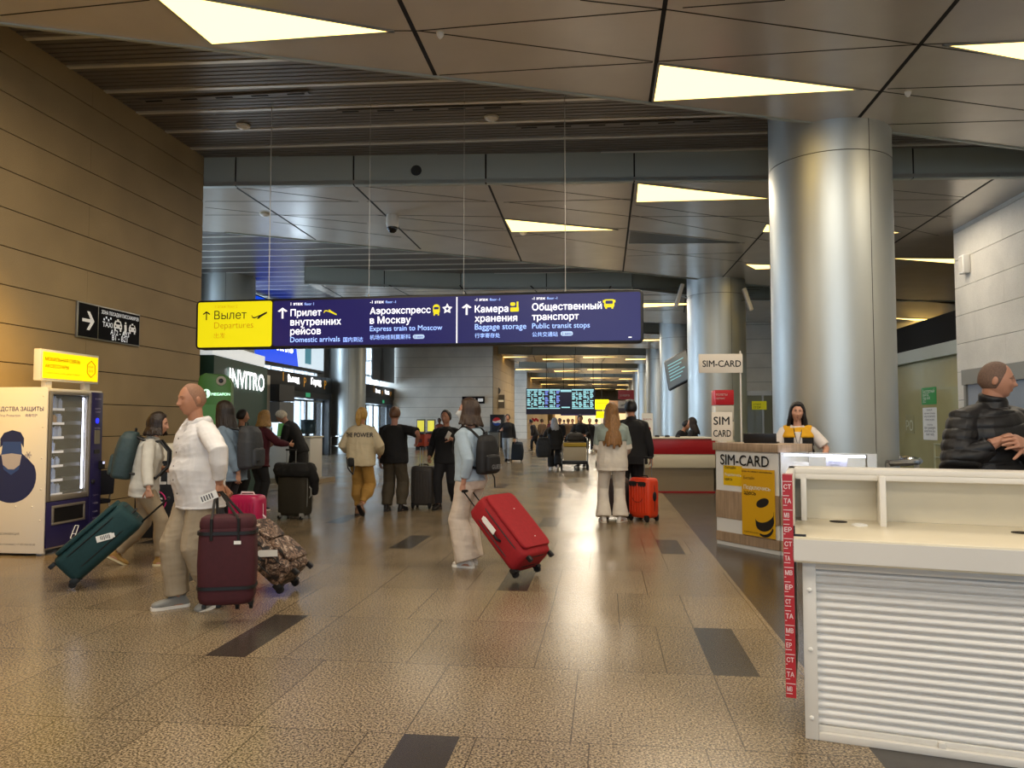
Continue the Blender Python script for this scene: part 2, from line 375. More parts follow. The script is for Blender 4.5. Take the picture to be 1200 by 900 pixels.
# raft 2 with its near fascia and oblique far edge
n2 = [P5(240, 216), P5(400, 216.7), P5(570, 214.5), P5(743, 211.7), P5(1037, 206)]
def fas(x): return 13.06 + (x + 6.2) * .083
far2 = lambda x: 22.0 + (x - .53) * .63
raft('ceiling', [(-14.2, fas(-14.2)), (7.9, fas(7.9)), (13.9, fas(13.9)), (13.9, 30.3), (9.37, far2(9.37)), (-8.5, far2(-8.5)), (-14.2, far2(-14.2) + 1.8)],
     [seg(273, 217, 370, 281, .04), seg(414, 216, 493, 292, .04), seg(572, 215, 611, 306, .04), seg(743, 212, 730, 319, .04), seg(910, 255, 843, 329, .04), seg(1170, 206, 1043, 288, .05), seg(1043, 288, 960, 345, .05)] +
     [seg(575, 215, 742, 235), seg(590, 237, 742, 233), seg(742, 254, 596, 237), seg(600, 270, 735, 291), seg(603, 277, 735, 267), seg(416, 217, 572, 236), seg(430, 236, 580, 236), seg(440, 252, 590, 268),
      seg(440, 252, 588, 254), seg(470, 268, 600, 290), seg(470, 270, 597, 270), seg(275, 219, 414, 236), seg(240, 236, 420, 236), seg(240, 243, 430, 262), seg(240, 252, 440, 252), seg(320, 260, 470, 278),
      seg(740, 252, 910, 284), seg(740, 254, 905, 253), seg(735, 292, 880, 308), seg(735, 300, 870, 296), seg(745, 240, 905, 262), seg(1037, 222, 1130, 231), seg(1037, 234, 1130, 234), seg(1037, 247, 1110, 255), seg(1037, 254, 1115, 253), seg(1037, 262, 1100, 276)])
def fascia(name, pts, z0=ZR - .02, z1=ZS + .08, th=.12, m=FASCIA):
    b = MB()
    for p, q in zip(pts, pts[1:]):
        d = (Vector(q) - Vector(p)); L_ = d.length; d.normalize(); nseg = max(1, round(L_ / 2.6))
        for i in range(nseg):
            a_ = Vector(p) + d * (L_ * i / nseg + .015); c_ = Vector(p) + d * (L_ * (i + 1) / nseg - .015); pr = Vector((-d.y, d.x)) * th
            b.prism([tuple(a_), tuple(c_), tuple(c_ + pr), tuple(a_ + pr)], z0, z1)
        b.cur = 1; pr = Vector((-d.y, d.x)); b.prism([tuple(Vector(p) + pr * .02), tuple(Vector(q) + pr * .02), tuple(Vector(q) + pr * .1), tuple(Vector(p) + pr * .1)], z0 + .01, z1); b.cur = 0
    return struct(b.build(name, [m, SEAM]))
fx = [-14.2] + [P5(x, 215)[0] for x in (273, 414, 570, 743)] + [3.2, 7.6, 13.9]
fascia('trim', [(x, fas(x)) for x in fx])
struct(one(lambda b: b.prism([(-8.5, far2(-8.5)), (9.37, far2(9.37)), (9.37, far2(9.37) - .06), (-8.5, far2(-8.5) - .06)], ZR - .02, ZS + .05), 'trim', FASCIA))
# rafts 3.. down the hall
Y0s = [(22.6, 24.2, 28.3), (35.2, 36.4, 39.6), (47.3, 48.6, 51), (59.4, 60.6, 63), (71.5, 72.6, 75), (83.5, 84.6, 87), (95.6, 96.5, 98)]
for k, (ya, yb, yc) in enumerate(Y0s):
    near = [(-9.2, ya), (-4.6, ya + .9 * (yb - ya) + .2), (.9, yb + .6), (4.6, yc)]
    far = [(4.6, yc + 6.5), (-1.5, yb + 7.2), (-9.2, ya + 6.4)]
    xr = 13.9 if k == 0 else 5.6
    near2 = near[:-1] + [(4.6, yc - .8), (xr, yc + .6)]; far2_ = [(xr, yc + 7.5)] + far
    if 0 < k <= 3:
        near2 = [(x if x > -9 else -6.6 if k > 1 else -9.2, y_) for x, y_ in near2]; far2_ = [(x if x > -9 else -6.6 if k > 1 else -9.2, y_) for x, y_ in far2_]
    sm = []
    for i, x in enumerate((-8.8, -6.7, -4.5, -2.3, .2, 2.6)):
        sm.append(((x, ya + .3 + .15 * (x + 9)), (x + (.5 if i % 2 else -.4), yb + 6.3), .05)); 
    for i in range(5): sm.append(((-9, ya + 1 + i * 1.25), (5, yb + 1.3 + i * 1.15), .02)); sm.append(((-9, ya + 1.8 + i * 1.2), (5, yb + .8 + i * 1.25), .02))
    raft('ceiling', near2 + far2_, sm)
    fascia('trim', near2)
    lab = ['third', 'fourth', 'fifth', 'sixth', 'seventh', 'eighth', 'ninth'][k] + ' bay of the hall ceiling'
    for j, x in enumerate((-6.2, -3.2, -.4, 2.4)):
        yy = yb + 1.2 + (j % 2) * 1.7 + (x + 4) * .12
        light_tri((x - 1.0, yy), (x + 1.5, yy + .3), (x - 1.0, yy + 1.0), label=['narrow lit triangle nearest the left wall in the ', 'lit triangle left of centre in the ', 'lit triangle right of centre in the ', 'lit triangle beside the column row in the '][j] + lab)
for nm, a_, b_, c_ in (('lit triangle between the big column and the right stone wall, highest', (1040, 302), (1190, 303), (1190, 314)), ('lit triangle between the big column and the right stone wall, second from top', (1040, 372), (1135, 375), (1105, 379)),
                       ('thin lit strip under the others by the right stone wall', (1085, 388), (1150, 392), (1150, 396)), ('small lit triangle right behind the big column, above the glass', (1030, 268), (1056, 272), (1030, 274))):
    lt(nm, a_, b_, c_)

# ---------------------------------------------------------------- columns
for X_, Y_, lab in ((3.4, 12, ''), (3.4, 24, ''), (3.4, 36, ''), (3.4, 48, ''), (3.4, 60, ''), (3.4, 72, ''), (3.4, 84, ''), (3.4, 96, ''), (-12.4, 24, ''), (-12.4, 36, ''), (-12.4, 48, '')):
    b = MB(); R_ = .87
    zt = 6.32
    b.lathe([(R_ + .02, 0), (R_ + .02, .12), (R_, .14), (R_, 5.34)], n=64)
    b.lathe([(R_, 5.352), (R_, zt)], n=64)
    b.cur = 1; b.lathe([(R_ - .01, 5.3), (R_ - .01, 5.4)], n=64)
    for a_ in (-68, 52, 172):   # vertical sheet joints
        t = math.radians(a_); b.bar((R_ * math.cos(t), R_ * math.sin(t), .14), (R_ * math.cos(t), R_ * math.sin(t), zt), .008, .004)
    o = struct(b.build('column', [STEEL, SEAM], smooth=True, ang=30)); o.location = (X_, Y_, 0)
# ---------------------------------------------------------------- big hanging direction sign
def emis(name, c, e, r=.35): return mat(name, c, r, emit=e)
S_BLUE = mat('backlit navy acrylic', '1f1d5c', .3, emit=.30, ecol='241f78'); S_YEL = emis('backlit yellow acrylic', 'e8dc10', .62); S_WHITE = emis('backlit white lettering', 'f4f4fa', .75)
S_PALE = emis('backlit pale blue lettering', 'b8d4ff', .6); S_OCHRE = emis('backlit ochre lettering', 'c8a010', .35); S_DARK = mat('dark lettering', '1c1a10', .6)
sd = ond(230, 354, 11.5), ond(754, 341, 10.5)
SL = Vector((sd[0].x, sd[0].y, 2.585)); SRT = Vector((sd[1].x, sd[1].y, 2.585)); SW = (SRT - SL).length; SH = .735
SM = wallM((0, 0, 0), SRT - SL)
sign = thing('direction_sign', 'long navy and yellow hanging airport direction sign across the hall', 'sign', tuple(SL))
def su(px): s = (px - 230) / 524; return s * 11.5 / (10.5 * (1 - s) + s * 11.5) * SW
def sv(px, py):
    s = (px - 230) / 524; t, b_ = 354 - 13 * s, 410 - 9 * s; return (b_ - py) / (b_ - t) * SH
def fit(b, txt, x0, x1, M, y=0., bold=0., height=None, **k):
    wt = bold; vs, fs = text_mesh(txt, 1., bold=0, **k); xs = [v[0] for v in vs]; ys = [v[1] for v in vs]
    sc = (x1 - x0) / (max(xs) - min(xs)); sy = sc if height is None else height / (max(ys) - min(ys)); mx = min(xs)
    old = b.X; b.X = (old @ M) if old else M; q = wt * sc
    for dx, dy in ((0, 0), (q, 0), (-q, 0), (0, q), (0, -q)) if wt else ((0, 0),): b.add([(x0 + (v[0] - mx) * sc + dx, y + v[1] * sy + dy, v[2] + abs(dx) * .01) for v in vs], fs)
    b.X = old
def stext(b, txt, x0, x1, yb, bold=.012, z=.006): fit(b, txt, su(x0), su(x1), SM @ Matrix.Translation((0, 0, z)), sv(x0, yb), bold)
b = MB(); b.X = SM; b.cur = 0
b.prism(rrect(SW, SH, .07, 5, SW / 2, SH / 2), -.16, 0); b.build('housing', BLACK, sign, bevel=.012)
b = MB(); b.X = SM; x0, x1 = su(320.5), SW - .04; b.prism(rrect(x1 - x0, SH - .07, .03, 3, (x0 + x1) / 2, SH / 2), -.01, .003); b.build('navy_panel', S_BLUE, sign)['label'] = 'navy backlit panel'
b = MB(); b.X = SM; x0, x1 = .035, su(319); b.prism(rrect(x1 - x0, SH - .06, .03, 3, (x0 + x1) / 2, SH / 2), -.01, .003); b.build('yellow_panel', S_YEL, sign)['label'] = 'yellow backlit departures panel'
def arrow(b, px, py, hw, hh, z=.006, w=.028):
    u, v = su(px), sv(px, py); u2 = su(px + hw) - u; vv = abs(sv(px, py - hh) - v)
    for p in [[(u - w / 2, v - vv), (u + w / 2, v - vv), (u + w / 2, v + vv * .8), (u - w / 2, v + vv * .8)], [(u, v + vv), (u + u2, v + vv * .35), (u + u2 - w * 1.1, v + vv * .2), (u - w * .4, v + vv * .75)], [(u, v + vv), (u + w * .4, v + vv * .75), (u - u2 + w * 1.1, v + vv * .2), (u - u2, v + vv * .35)]]:
        b.prism(p, z - .003, z)
PLANE = [(-1, -.25), (-.6, -.28), (.15, .0), (.75, .28), (1, .33), (.97, .15), (.2, -.28), (-.1, -.5), (-.35, -.5), (-.1, -.2), (-.6, -.45), (-.85, -.42), (-1.05, -.05), (-.95, -.02)]
def plane(b, px0, px1, py, flip=1, z=.006):
    u0, u1 = su(px0), su(px1); c, r = (u0 + u1) / 2, (u1 - u0) / 2; v = sv((px0 + px1) / 2, py)
    b.prism([(c + x * r, v + (y * flip + .05) * r) for x, y in PLANE], z - .003, z)
b = MB(); b.X = SM
arrow(b, 242.5, 371.3, 4.6, 5.2, w=.016); plane(b, 295.5, 313.5, 370.5); b.X = None
stext(b, 'Вылет', 251.7, 289.5, 375.5, .0); b.build('lettering', S_DARK, sign)['label'] = 'dark departures lettering'
b = MB(); stext(b, 'Departures', 251.7, 297.5, 385.9, 0); stext(b, '出发', 251.7, 265, 396.8, 0); stext(b, '2 этаж floor 2', 251.7, 279, 362.6, 0); b.build('lettering', S_OCHRE, sign)['label'] = 'ochre lettering'
b = MB()
for t_, x0, x1, yb in (('1 этаж', 341, 355, 359.5), ('Прилет', 341, 377, 371.7), ('внутренних', 341, 400, 382.3), ('рейсов', 341, 376.5, 392.7), ('-1 этаж', 434, 450, 357.3), ('Аэроэкспресс', 434, 504.7, 369.4), ('в Москву', 434, 481.5, 380.2),
                       ('-1 этаж', 556.7, 572, 354.5), ('Камера', 556.7, 595.7, 367.4), ('хранения', 556.7, 606, 378), ('-1 этаж', 623.7, 639, 353), ('Общественный', 623.7, 705, 365), ('транспорт', 623.7, 678, 376)): stext(b, t_, x0, x1, yb, .022)
b.X = SM; arrow(b, 331.5, 368.2, 5.8, 6.2); arrow(b, 547, 364, 5.8, 6.2)
u = su(535.5); b.box(u - .009, u + .009, sv(535, 402), sv(535, 350), .003, .006); u = su(736); b.box(u, u + .045, .07, .085, .003, .006)
c = Vector((su(524.3), sv(524, 363.3))); b.prism([tuple(c + Vector((math.sin(k * math.pi / 5), math.cos(k * math.pi / 5))) * (.078 if k % 2 == 0 else .04)) for k in range(10)], .003, .006)
b.build('lettering', S_WHITE, sign)['label'] = 'white lettering'
b = MB()
for t_, x0, x1, yb in (('floor 1', 357, 368, 359.4), ('Domestic arrivals', 341, 399, 401.4), ('国内到达', 403, 426, 400.6), ('floor -1', 452, 464, 357), ('Express train to Moscow', 434, 518.5, 388.7), ('机场快线到莫斯科', 434, 481.5, 398), ('floor -1', 574, 586, 354.2), ('Baggage storage', 556.7, 616.7, 386.8), ('行李寄存处', 556.7, 586, 395.8), ('floor -1', 641, 653, 352.7), ('Public transit stops', 623.7, 691, 385.4), ('公共交通站', 623.7, 653.5, 394.3)): stext(b, t_, x0, x1, yb, .008)
b.X = SM
for px, py in ((491, 394.8), (664, 391)): b.prism(rrect(.17, .062, .03, 4, su(px), sv(px, py)), .003, .006)
b.build('lettering', S_PALE, sign)['label'] = 'pale blue lettering'
b = MB(); stext(b, '5 мин', 486, 496, 396.3, .0, .009); stext(b, '5 мин', 658.5, 669.5, 392.7, 0, .009)
b.X = SM; c = Vector((su(524.3), sv(524, 363.3))); b.prism([tuple(c + Vector((math.sin(k * math.pi / 5), math.cos(k * math.pi / 5))) * (.03 if k % 2 == 0 else .016)) for k in range(10)], .006, .008)
u, v = su(511.5), sv(511, 363.8); b.prism(rrect(.07, .035, .01, 2, u, v + .015), .006, .009); u, v = su(713.8), sv(713, 357); b.prism(rrect(.1, .045, .012, 2, u, v + .015), .006, .009)
b.build('pictogram_detail', S_BLUE, sign)
b = MB(); b.X = SM; plane(b, 380, 395, 368.5, -1)
u, v = su(511.5), sv(511, 363.8); b.prism(rrect(.1, .14, .045, 4, u, v), .003, .006); b.box(u - .04, u - .02, v - .09, v - .06, .003, .006); b.box(u + .02, u + .04, v - .09, v - .06, .003, .006)
u, v = su(601, ), sv(601, 358); b.prism(rrect(.07, .05, .02, 3, u, v), .003, .006); u, v = su(603), sv(603, 364); b.prism(rrect(.12, .06, .01, 2, u, v), .003, .006); b.box(u + .03, u + .055, v, v + .11, .003, .006)
u, v = su(713.8), sv(713, 357); b.prism(rrect(.14, .11, .02, 3, u, v), .003, .006); b.box(u - .085, u + .085, v + .01, v + .045, .003, .006); b.box(u - .055, u - .03, v - .075, v - .05, .003, .006); b.box(u + .03, u + .055, v - .075, v - .05, .003, .006)
b.build('pictogram', S_YEL, sign)['label'] = 'yellow pictograms'
for px in (312, 430, 542, 662):
    b = MB(); b.X = SM; u = su(px); b.cyl((u, SH, -.08), (u, ZS - SL.z, -.08), .006 if px in (312, 662) else .003, n=6); b.cyl((u, SH, -.08), (u, SH + .04, -.08), .015, n=8); b.build('cable', mat('steel wire', 'b8b4ac', .4, .6), sign)

# ---------------------------------------------------------------- taxi sign on the left wall
TX = thing('wall_sign', 'dark framed taxi and pick-up zone sign with an arrow on the left stone wall', 'sign', (-7.2, 9.69, 2.69))
TM = wallM((0.035, 0, 0), (0, 1, 0)); TN = mat('black sign face', '0a0b12', .75, spec=.2); TW = mat('sign white', 'ffffff', .5, emit=.12)
b = MB(); b.X = TM; b.box(-.02, 1.40, -.02, .48, -.035, .0); b.build('frame', ALU, TX, bevel=.004)
b = MB(); b.X = TM; b.box(0, .40, .0, .46, -.01, .006); b.box(.425, 1.38, 0, .46, -.01, .006); b.build('face', TN, TX)
b = MB(); b.X = TM @ Matrix.Translation((0, 0, .009))
cx, cy = .2, .23
b.prism([(cx - .13, cy - .022), (cx + .06, cy - .022), (cx + .06, cy + .022), (cx - .13, cy + .022)], -.003, 0)
b.prism([(cx + .12, cy), (cx + .02, cy + .13), (cx - .035, cy + .13), (cx + .055, cy)], -.003, 0); b.prism([(cx + .12, cy), (cx + .055, cy), (cx - .035, cy - .13), (cx + .02, cy - .13)], -.003, 0)
I4 = Matrix.Identity(4)
fit(b, 'ЗОНА ПОСАДКИ ПАССАЖИРОВ', .47, 1.35, I4, .37, .02, height=.065); fit(b, 'TAXI', .5, .72, I4, .19, .02); fit(b, 'A12 - A23', .68, 1.12, I4, .095, .012); fit(b, 'B1 - B21', .72, 1.08, I4, .015, .012)
for k in range(8): b.box(.52 + .05 * (k % 4) , .545 + .05 * (k % 4), .28 + (k % 2) * .03, .31 + (k % 2) * .03, -.003, 0)
def carfront(b, cx, cy, s):
    b.prism([(cx - s, cy - .35 * s), (cx + s, cy - .35 * s), (cx + s, cy + .2 * s), (cx + .65 * s, cy + .85 * s), (cx - .65 * s, cy + .85 * s), (cx - s, cy + .2 * s)], -.003, 0)
    b.box(cx - .85 * s, cx - .5 * s, cy - .75 * s, cy - .3 * s, -.003, 0); b.box(cx + .5 * s, cx + .85 * s, cy - .75 * s, cy - .3 * s, -.003, 0); b.box(cx - .2 * s, cx + .2 * s, cy + .85 * s, cy + 1.1 * s, -.003, 0)
carfront(b, .85, .23, .095); carfront(b, 1.2, .22, .085)
b.sph((1.03, .3, 0), (.018, .018, .003), 8); b.prism([(1.0, .27), (1.05, .28), (1.06, .2), (1.04, .13), (1.02, .13), (1.03, .19), (1.0, .13), (.985, .13), (1.01, .2)], -.003, 0)
b.build('lettering', TW, TX)
b = MB(); b.X = TM @ Matrix.Translation((0, 0, .012))
for cx, s in ((.85, .095), (1.2, .085)):
    b.prism([(cx - .55 * s, .23 + .3 * s), (cx + .55 * s, .23 + .3 * s), (cx + .45 * s, .23 + .68 * s), (cx - .45 * s, .23 + .68 * s)], -.003, 0)
    b.box(cx - .75 * s, cx - .45 * s, .23 - .15 * s, .23 + .08 * s, -.003, 0); b.box(cx + .45 * s, cx + .75 * s, .23 - .15 * s, .23 + .08 * s, -.003, 0)
b.build('pictogram_detail', TN, TX)

# ---------------------------------------------------------------- vending machine
VN = mat('navy vending front', '242050', .35); VW = mat('white powder coated steel', 'd9d5cf', .4)
V = thing('vending_machine', 'white and navy vending machine for face masks against the left wall', 'vending machine', (-6.25, 8.0, 0))
D_ = .9  # depth; local x from -.9 (wall) to 0 (front), local y 0..95 along the wall
b = MB(); b.box(-D_, -.02, 0, .025, .04, 1.89); b.box(-D_, -.02, .93, .955, .04, 1.89); b.box(-D_, -.02, .025, .93, 1.85, 1.89); b.box(-D_, -D_ + .03, .025, .93, .04, 1.85); b.box(-D_ + .03, -.06, .74, .93, .05, 1.85); b.box(-D_ + .03, -.06, .025, .74, .05, .6)
for y in (.08, .87):
    b.box(-D_ + .05, -D_ + .12, y - .03, y + .03, 0, .05); b.box(-.14, -.07, y - .03, y + .03, 0, .05)
b.build('cabinet', VW, V, bevel=.006)
b = MB(); b.box(-D_ + .031, -D_ + .04, .026, .74, .6, 1.85); b.box(-D_ + .031, -.07, .026, .034, .6, 1.85); b.box(-D_ + .031, -.07, .732, .739, .6, 1.85); b.build('interior_lining', mat('dark lining', '0b0c0f', .7), V)
for i in range(7):
    z = .66 + i * .165
    b = MB(); b.box(-D_ + .1, -.12, .04, .73, z, z + .012); b.cur = 1; b.box(-.12, -.105, .04, .40, z - .012, z + .016); b.cur = 2; b.box(-.12, -.105, .40, .73, z - .012, z + .03); b.build('shelf', [ALU, mat('white price rail', 'dcdde2', .4, emit=.25), mat('dark rail', '26282c', .5)], V)
# door: frame, glass
f = MB()
for a_ in ((.03, .075, .60, 1.86), (.70, .735, .60, 1.86), (.075, .70, .60, .665), (.075, .70, 1.82, 1.86)): f.box(-.06, .0, *a_[:2], *a_[2:])
dr = f.build('door', mat('grey door frame', '8d8882', .35, .5), V, bevel=.008)
bx('pane', mat('clear glass', 'e8f0f2', .04, alpha=.10), -.03, -.025, .075, .70, .665, 1.82, dr)
for y in (.685, .08): bx('led_or_fill_strip', mat('cold led', 'ffffff', emit=9, ecol='dfe6ff'), -.085, -.07, y, y + .010, .70, 1.80, V)  # left strip is added, hidden behind the frame, to brighten the packs
lo = bx('lower_panel', VN, -.06, -.005, .03, .735, .08, .595, V, bevel=.006)
fr = MB()
for a_ in ((.10, .66, .52, .55), (.10, .66, .33, .355), (.10, .13, .355, .52), (.63, .66, .355, .52)): fr.box(-.01, .008, *a_)
fr.build('flap_frame', mat('grey door frame', '8d8882'), lo, bevel=.004)
bx('flap', mat('smoked plastic', '1a1a1c', .25), -.012, .0, .13, .63, .355, .52, lo)
b = MB(); b.X = wallM((.0, 0, 0), (0, 1, 0))
for p, q in (((.42, .14), (.50, .28)), ((.50, .28), (.56, .27)), ((.56, .27), (.49, .13)), ((.49, .13), (.42, .14)), ((.45, .19), (.52, .18))): b.bar((p[0], p[1], 0), (q[0], q[1], 0), .006, .004)
b.build('pictogram', TW, lo)
cc = MB(); cc.box(-.06, 0, .745, .95, .08, 1.87); cp = cc.build('control_panel', VN, V, bevel=.006)
b = MB(); b.X = wallM((.002, 0, 0), (0, 1, 0))
b.prism(rrect(.09, .17, .008, 2, .845, 1.32), -.002, .01); b.cur = 1; b.prism(rrect(.10, .05, .01, 2, .845, 1.14), -.002, .006); b.cur = 2; b.sph((.845, 1.52, .0), (.035, .035, .006), 12)
b.cur = 3; b.prism(rrect(.05, .1, .008, 2, .915, .97), -.002, .05); b.cur = 4; b.prism(rrect(.036, .03, .004, 2, .915, 1.0), .05, .053)
b.cur = 5
for z, t_ in ((1.78, 'RVM'), (1.66, 'ВЫБЕРИТЕ'), (1.62, 'ТОВАР'), (1.42, 'КУПЮРЫ'), (.60, 'СДАЧА'), (.50, 'ЧЕК'), (.40, 'QR'), (.32, '24/7')): fit(b, t_, .795, .895, Matrix.Translation((0, 0, .004)), z, 0, height=.018)
b.build('keypad', [mat('bill acceptor', '6d6a60', .4), BLACK, mat('blue lit button', '2430ff', emit=1.3), BLACK, mat('reader screen', 'cfd6ff', emit=.8), mat('pale print', 'a8a4c8', .5)], cp)
bx('coin_lock', BLACK, -.01, .03, .755, .80, .75, .80, cp, bevel=.01)
# printed side panel (faces the camera)
side = bx('side_panel', VW, -D_ - .02, .0, -.02, -.001, .03, 1.90, V, bevel=.004)
SMX = wallM((-.0, -.0205, 0), (1, 0, 0))
b = MB(); fit(b, 'СРЕДСТВА ЗАЩИТЫ', -.70, -.045, SMX, 1.63, .02); fit(b, 'Virus Protection', -.60, -.33, SMX, 1.565, 0); fit(b, '病毒防护', -.27, -.12, SMX, 1.565, 0); b.build('lettering', mat('violet blue print', '4a4590', .5), side)
b = MB(); fit(b, 'ДЕЗИНФЕКЦИЯ', -.55, -.30, SMX, .235, 0); fit(b, 'защита и гигиена | +7 495 000-00-00', -.62, -.1, SMX, .12, 0); b.build('small_print', mat('grey print', '4a4a52', .5), side)
def blob(cx, cy, pts): return [(cx + x, cy + y) for x, y in pts]
PN1, PN2, PN3 = mat('navy print', '1f2a5a', .5), mat('blue print', '2f4a8c', .5), mat('pale print mask', 'a9a6b4', .5)
b = MB(); b.X = SMX @ Matrix.Translation((-.42, .97, 0)) @ Matrix.Diagonal((.86, .82, 1, 1)); cx, cy = 0, 0
b.prism([(cx + .36 * math.sin(t), cy - .1 + .36 * -math.cos(t)) for t in [(-115 + 230 * k / 24) * math.pi / 180 for k in range(25)]] + blob(cx, cy, [(.22, .16), (.12, .24), (-.12, .24), (-.22, .16)]), 0, .0012)
b.prism(blob(cx, cy, [(-.17, .30), (-.17, .42), (-.12, .50), (0, .54), (.12, .51), (.17, .43), (.17, .30), (.12, .38), (-.1, .36)]), .0012, .002)
b.cur = 1; b.prism(blob(cx, cy, [(-.15, .20), (-.13, .38), (.13, .38), (.15, .20), (.11, .0), (0, -.08), (-.11, .0)]), .0012, .0024)
b.cur = 2; b.prism(blob(cx, cy, [(-.145, .2), (0, .22), (.145, .2), (.12, .06), (.04, .0), (-.04, .0), (-.12, .06)]), .0024, .0032)
for sx_ in (-.2, .24):
    for k in range(3):
        t = k * math.pi / 3; b.bar((cx + sx_ - .05 * math.cos(t), cy + .2 - .05 * math.sin(t), .003), (cx + sx_ + .05 * math.cos(t), cy + .2 + .05 * math.sin(t), .003), .012, .002)
b.build('mask_picture', [PN1, PN2, PN3], side)
for x, z in [(-.05, q) for q in (.4, .75, 1.1, 1.45, 1.8)] + [(q, .55) for q in (-.15, -.35, -.55, -.75)]:
    b = MB(); b.X = SMX; b.sph((x, z, 0), (.01, .01, .006), 8); b.build('rivet', VW, side)
# packs behind the glass
pk = [mat('pack white', 'f4f5fa', .5), mat('pack pale blue', '9fb4dc', .5), mat('pack grey', '8e9096', .4), mat('pack brown card', '9a7448', .6)]
rowname = ['bottom', 'second', 'third', 'middle', 'fifth', 'sixth', 'top']
for i in range(7):
    z = .672 + i * .165
    for k in range(4 if i not in (1, 3) else 3):
        y = .07 + k * .085; h = (.09, .11, .075, .10, .09, .06, .10)[i] + .012 * ((k * 7 + i) % 3)
        o = thing('mask_pack', 'small pack on the %s shelf inside the vending machine' % rowname[i], 'pack', (-6.25 - .16, 8.0 + y + .035, z), group='packs on the %s vending shelf' % rowname[i])
        m_ = pk[(i * 3 + k // 2) % 3] if not (i == 5 and k < 3) else pk[3]
        bb = MB()
        if i in (3, 2): bb.lathe([(.03, 0), (.032, h * .7), (.014, h * .85), (.014, h)], n=12)
        else: bb.prism([(-.03, -.03), (.03, -.03), (.03, .03), (-.03, .03)], 0, h); bb.prism([(-.03, -.012), (.03, -.012), (.03, .012), (-.03, .012)], h, h + .02)
        bb.build('box' if i not in (2, 3) else 'bottle', m_, o)
# lit box on top
LB = thing('light_box', 'glowing yellow mobile accessories light box on top of the vending machine', 'sign', (-6.5, 8.18, 1.89))
YE = mat('backlit yellow film', 'ffd400', .4, emit=1.0, ecol='ffd800')
b = MB(); b.box(-.10, -.006, 0, 1.03, .10, .47); b.build('housing', VW, LB, bevel=.008)
bx('yellow_face', YE, -.006, .002, .03, 1.0, .13, .44, LB)
for y in (.12, .8): bx('leg', VW, -.09, -.03, y, y + .1, 0.002, .10, LB)
b = MB(); LM = wallM((.004, 0, 0), (0, 1, 0)); fit(b, 'МОБИЛЬНАЯ СВЯЗЬ', .06, .66, LM, .335, .02); fit(b, 'АКСЕССУАРЫ', .06, .46, LM, .255, .02); fit(b, 'ДЕШЕВЛЕ ЧЕМ В САЛОНЕ СВЯЗИ - РОУМИНГ', .06, .66, LM, .185, 0)
b.X = LM; hx = [(.87 + .085 * math.sin(k * math.pi / 3), .285 + .105 * math.cos(k * math.pi / 3)) for k in range(6)]
for k in range(6): b.bar(hx[k] + (0,), hx[(k + 1) % 6] + (0,), .008, .003)
b.X = None; fit(b, 'SMART', .81, .93, LM, .30, 0); fit(b, 'BOX', .83, .91, LM, .25, 0)
b.build('lettering', mat('orange print', '7a4a00', .6), LB)

# ---------------------------------------------------------------- near white shuttered counter
C = thing('shuttered_counter', 'white empty sales counter with closed roller shutter at right front', 'counter', (.885, 3.83, 0), math.radians(-14.5))
WH = mat('white counter', 'dedad2', .35, noise_s=2, noise_a=.03); CR = mat('cream counter top', 'e0d6bd', .3, noise_s=2, noise_a=.04)
W_ = 2.3
b = MB(); b.box(.04, .10, .05, .75, 0, .83); b.box(W_ - .08, W_, .05, .75, 0, .83); b.box(.10, W_ - .08, .70, .75, 0, .83); b.box(.10, W_ - .08, .05, .70, .0, .035); b.box(.10, W_ - .08, .05, .2, .80, .83); b.build('carcass', WH, C, bevel=.003)
sl_ = []; nr = 19; z0, z1 = .06, .80; p_ = (z1 - z0) / nr
for i in range(nr):
    for k in range(7):
        t = k / 6; sl_.append((.095 - .016 * math.sin(math.pi * t) ** .7, z0 + p_ * (i + t * .93)))
vs = [(x, y, z) for x in (.10, W_ - .08) for y, z in sl_]; n_ = len(sl_)
sh = MB().add(vs, [(i, i + 1, n_ + i + 1, n_ + i) for i in range(n_ - 1)]).build('roller_shutter', mat('white shutter', 'e4e2de', .38), C, smooth=True, ang=50)
b = MB(); b.box(.10, W_ - .08, .075, .10, .035, .062); b.box(.6, .63, .055, .08, .025, .06); b.build('bottom_bar', WH, sh, bevel=.003)
b = MB(); b.box(0, W_ + .05, 0, .80, .835, .955); b.build('worktop', CR, C, bevel=.004)['label'] = 'cream worktop slab'
b = MB(); b.box(0, W_ + .05, -.004, .0, .845, .945); b.build('worktop_edge', WH, C)
b = MB(); b.box(-.035, .0, .0, .86, .20, 1.245); b.build('side_panel', WH, C, bevel=.003)
b = MB(); b.box(0, W_, .80, .83, .955, 1.21); b.build('back_panel', CR, C)
b = MB(); b.box(-.035, W_, .66, .90, 1.215, 1.245); b.box(0, W_, .66, .68, 1.185, 1.215); b.build('top_shelf', WH, C, bevel=.003)
for x in (.42, 1.75): bx('divider', WH, x, x + .03, .55, .80, .955, 1.215, C, bevel=.002)
bx('post', WH, 0.03, .06, .66, .80, .955, 1.215, C, bevel=.002)
b = MB()
for x, y in ((.22, .68), (1.05, .55)): b.lathe([(.0001, 0), (.045, 0), (.045, .003), (.0001, .003)], (x, y, .955), 20)
b.build('cable_grommet', mat('dark hole', '2a241e', .8), C)
b = MB(); b.lathe([(.04, 0), (.04, .006), (.02, .012)], (.32, .55, .955), 20); b.build('grommet_cap', WHITE, C)
for z in (.70, .42, .10): MB().lathe([(.011, 0), (.010, .006), (.004, .01)], n=12).build('bolt_cap', WHITE, C).matrix_local = Matrix.Translation((.07, .05, z)) @ Matrix.Rotation(math.pi / 2, 4, 'X')
b = MB(); b.box(0, .06, .02, .035, .955, .965); b.box(.0, .01, .05, .07, .955, 1.0); b.build('hinge', BLACK, C)
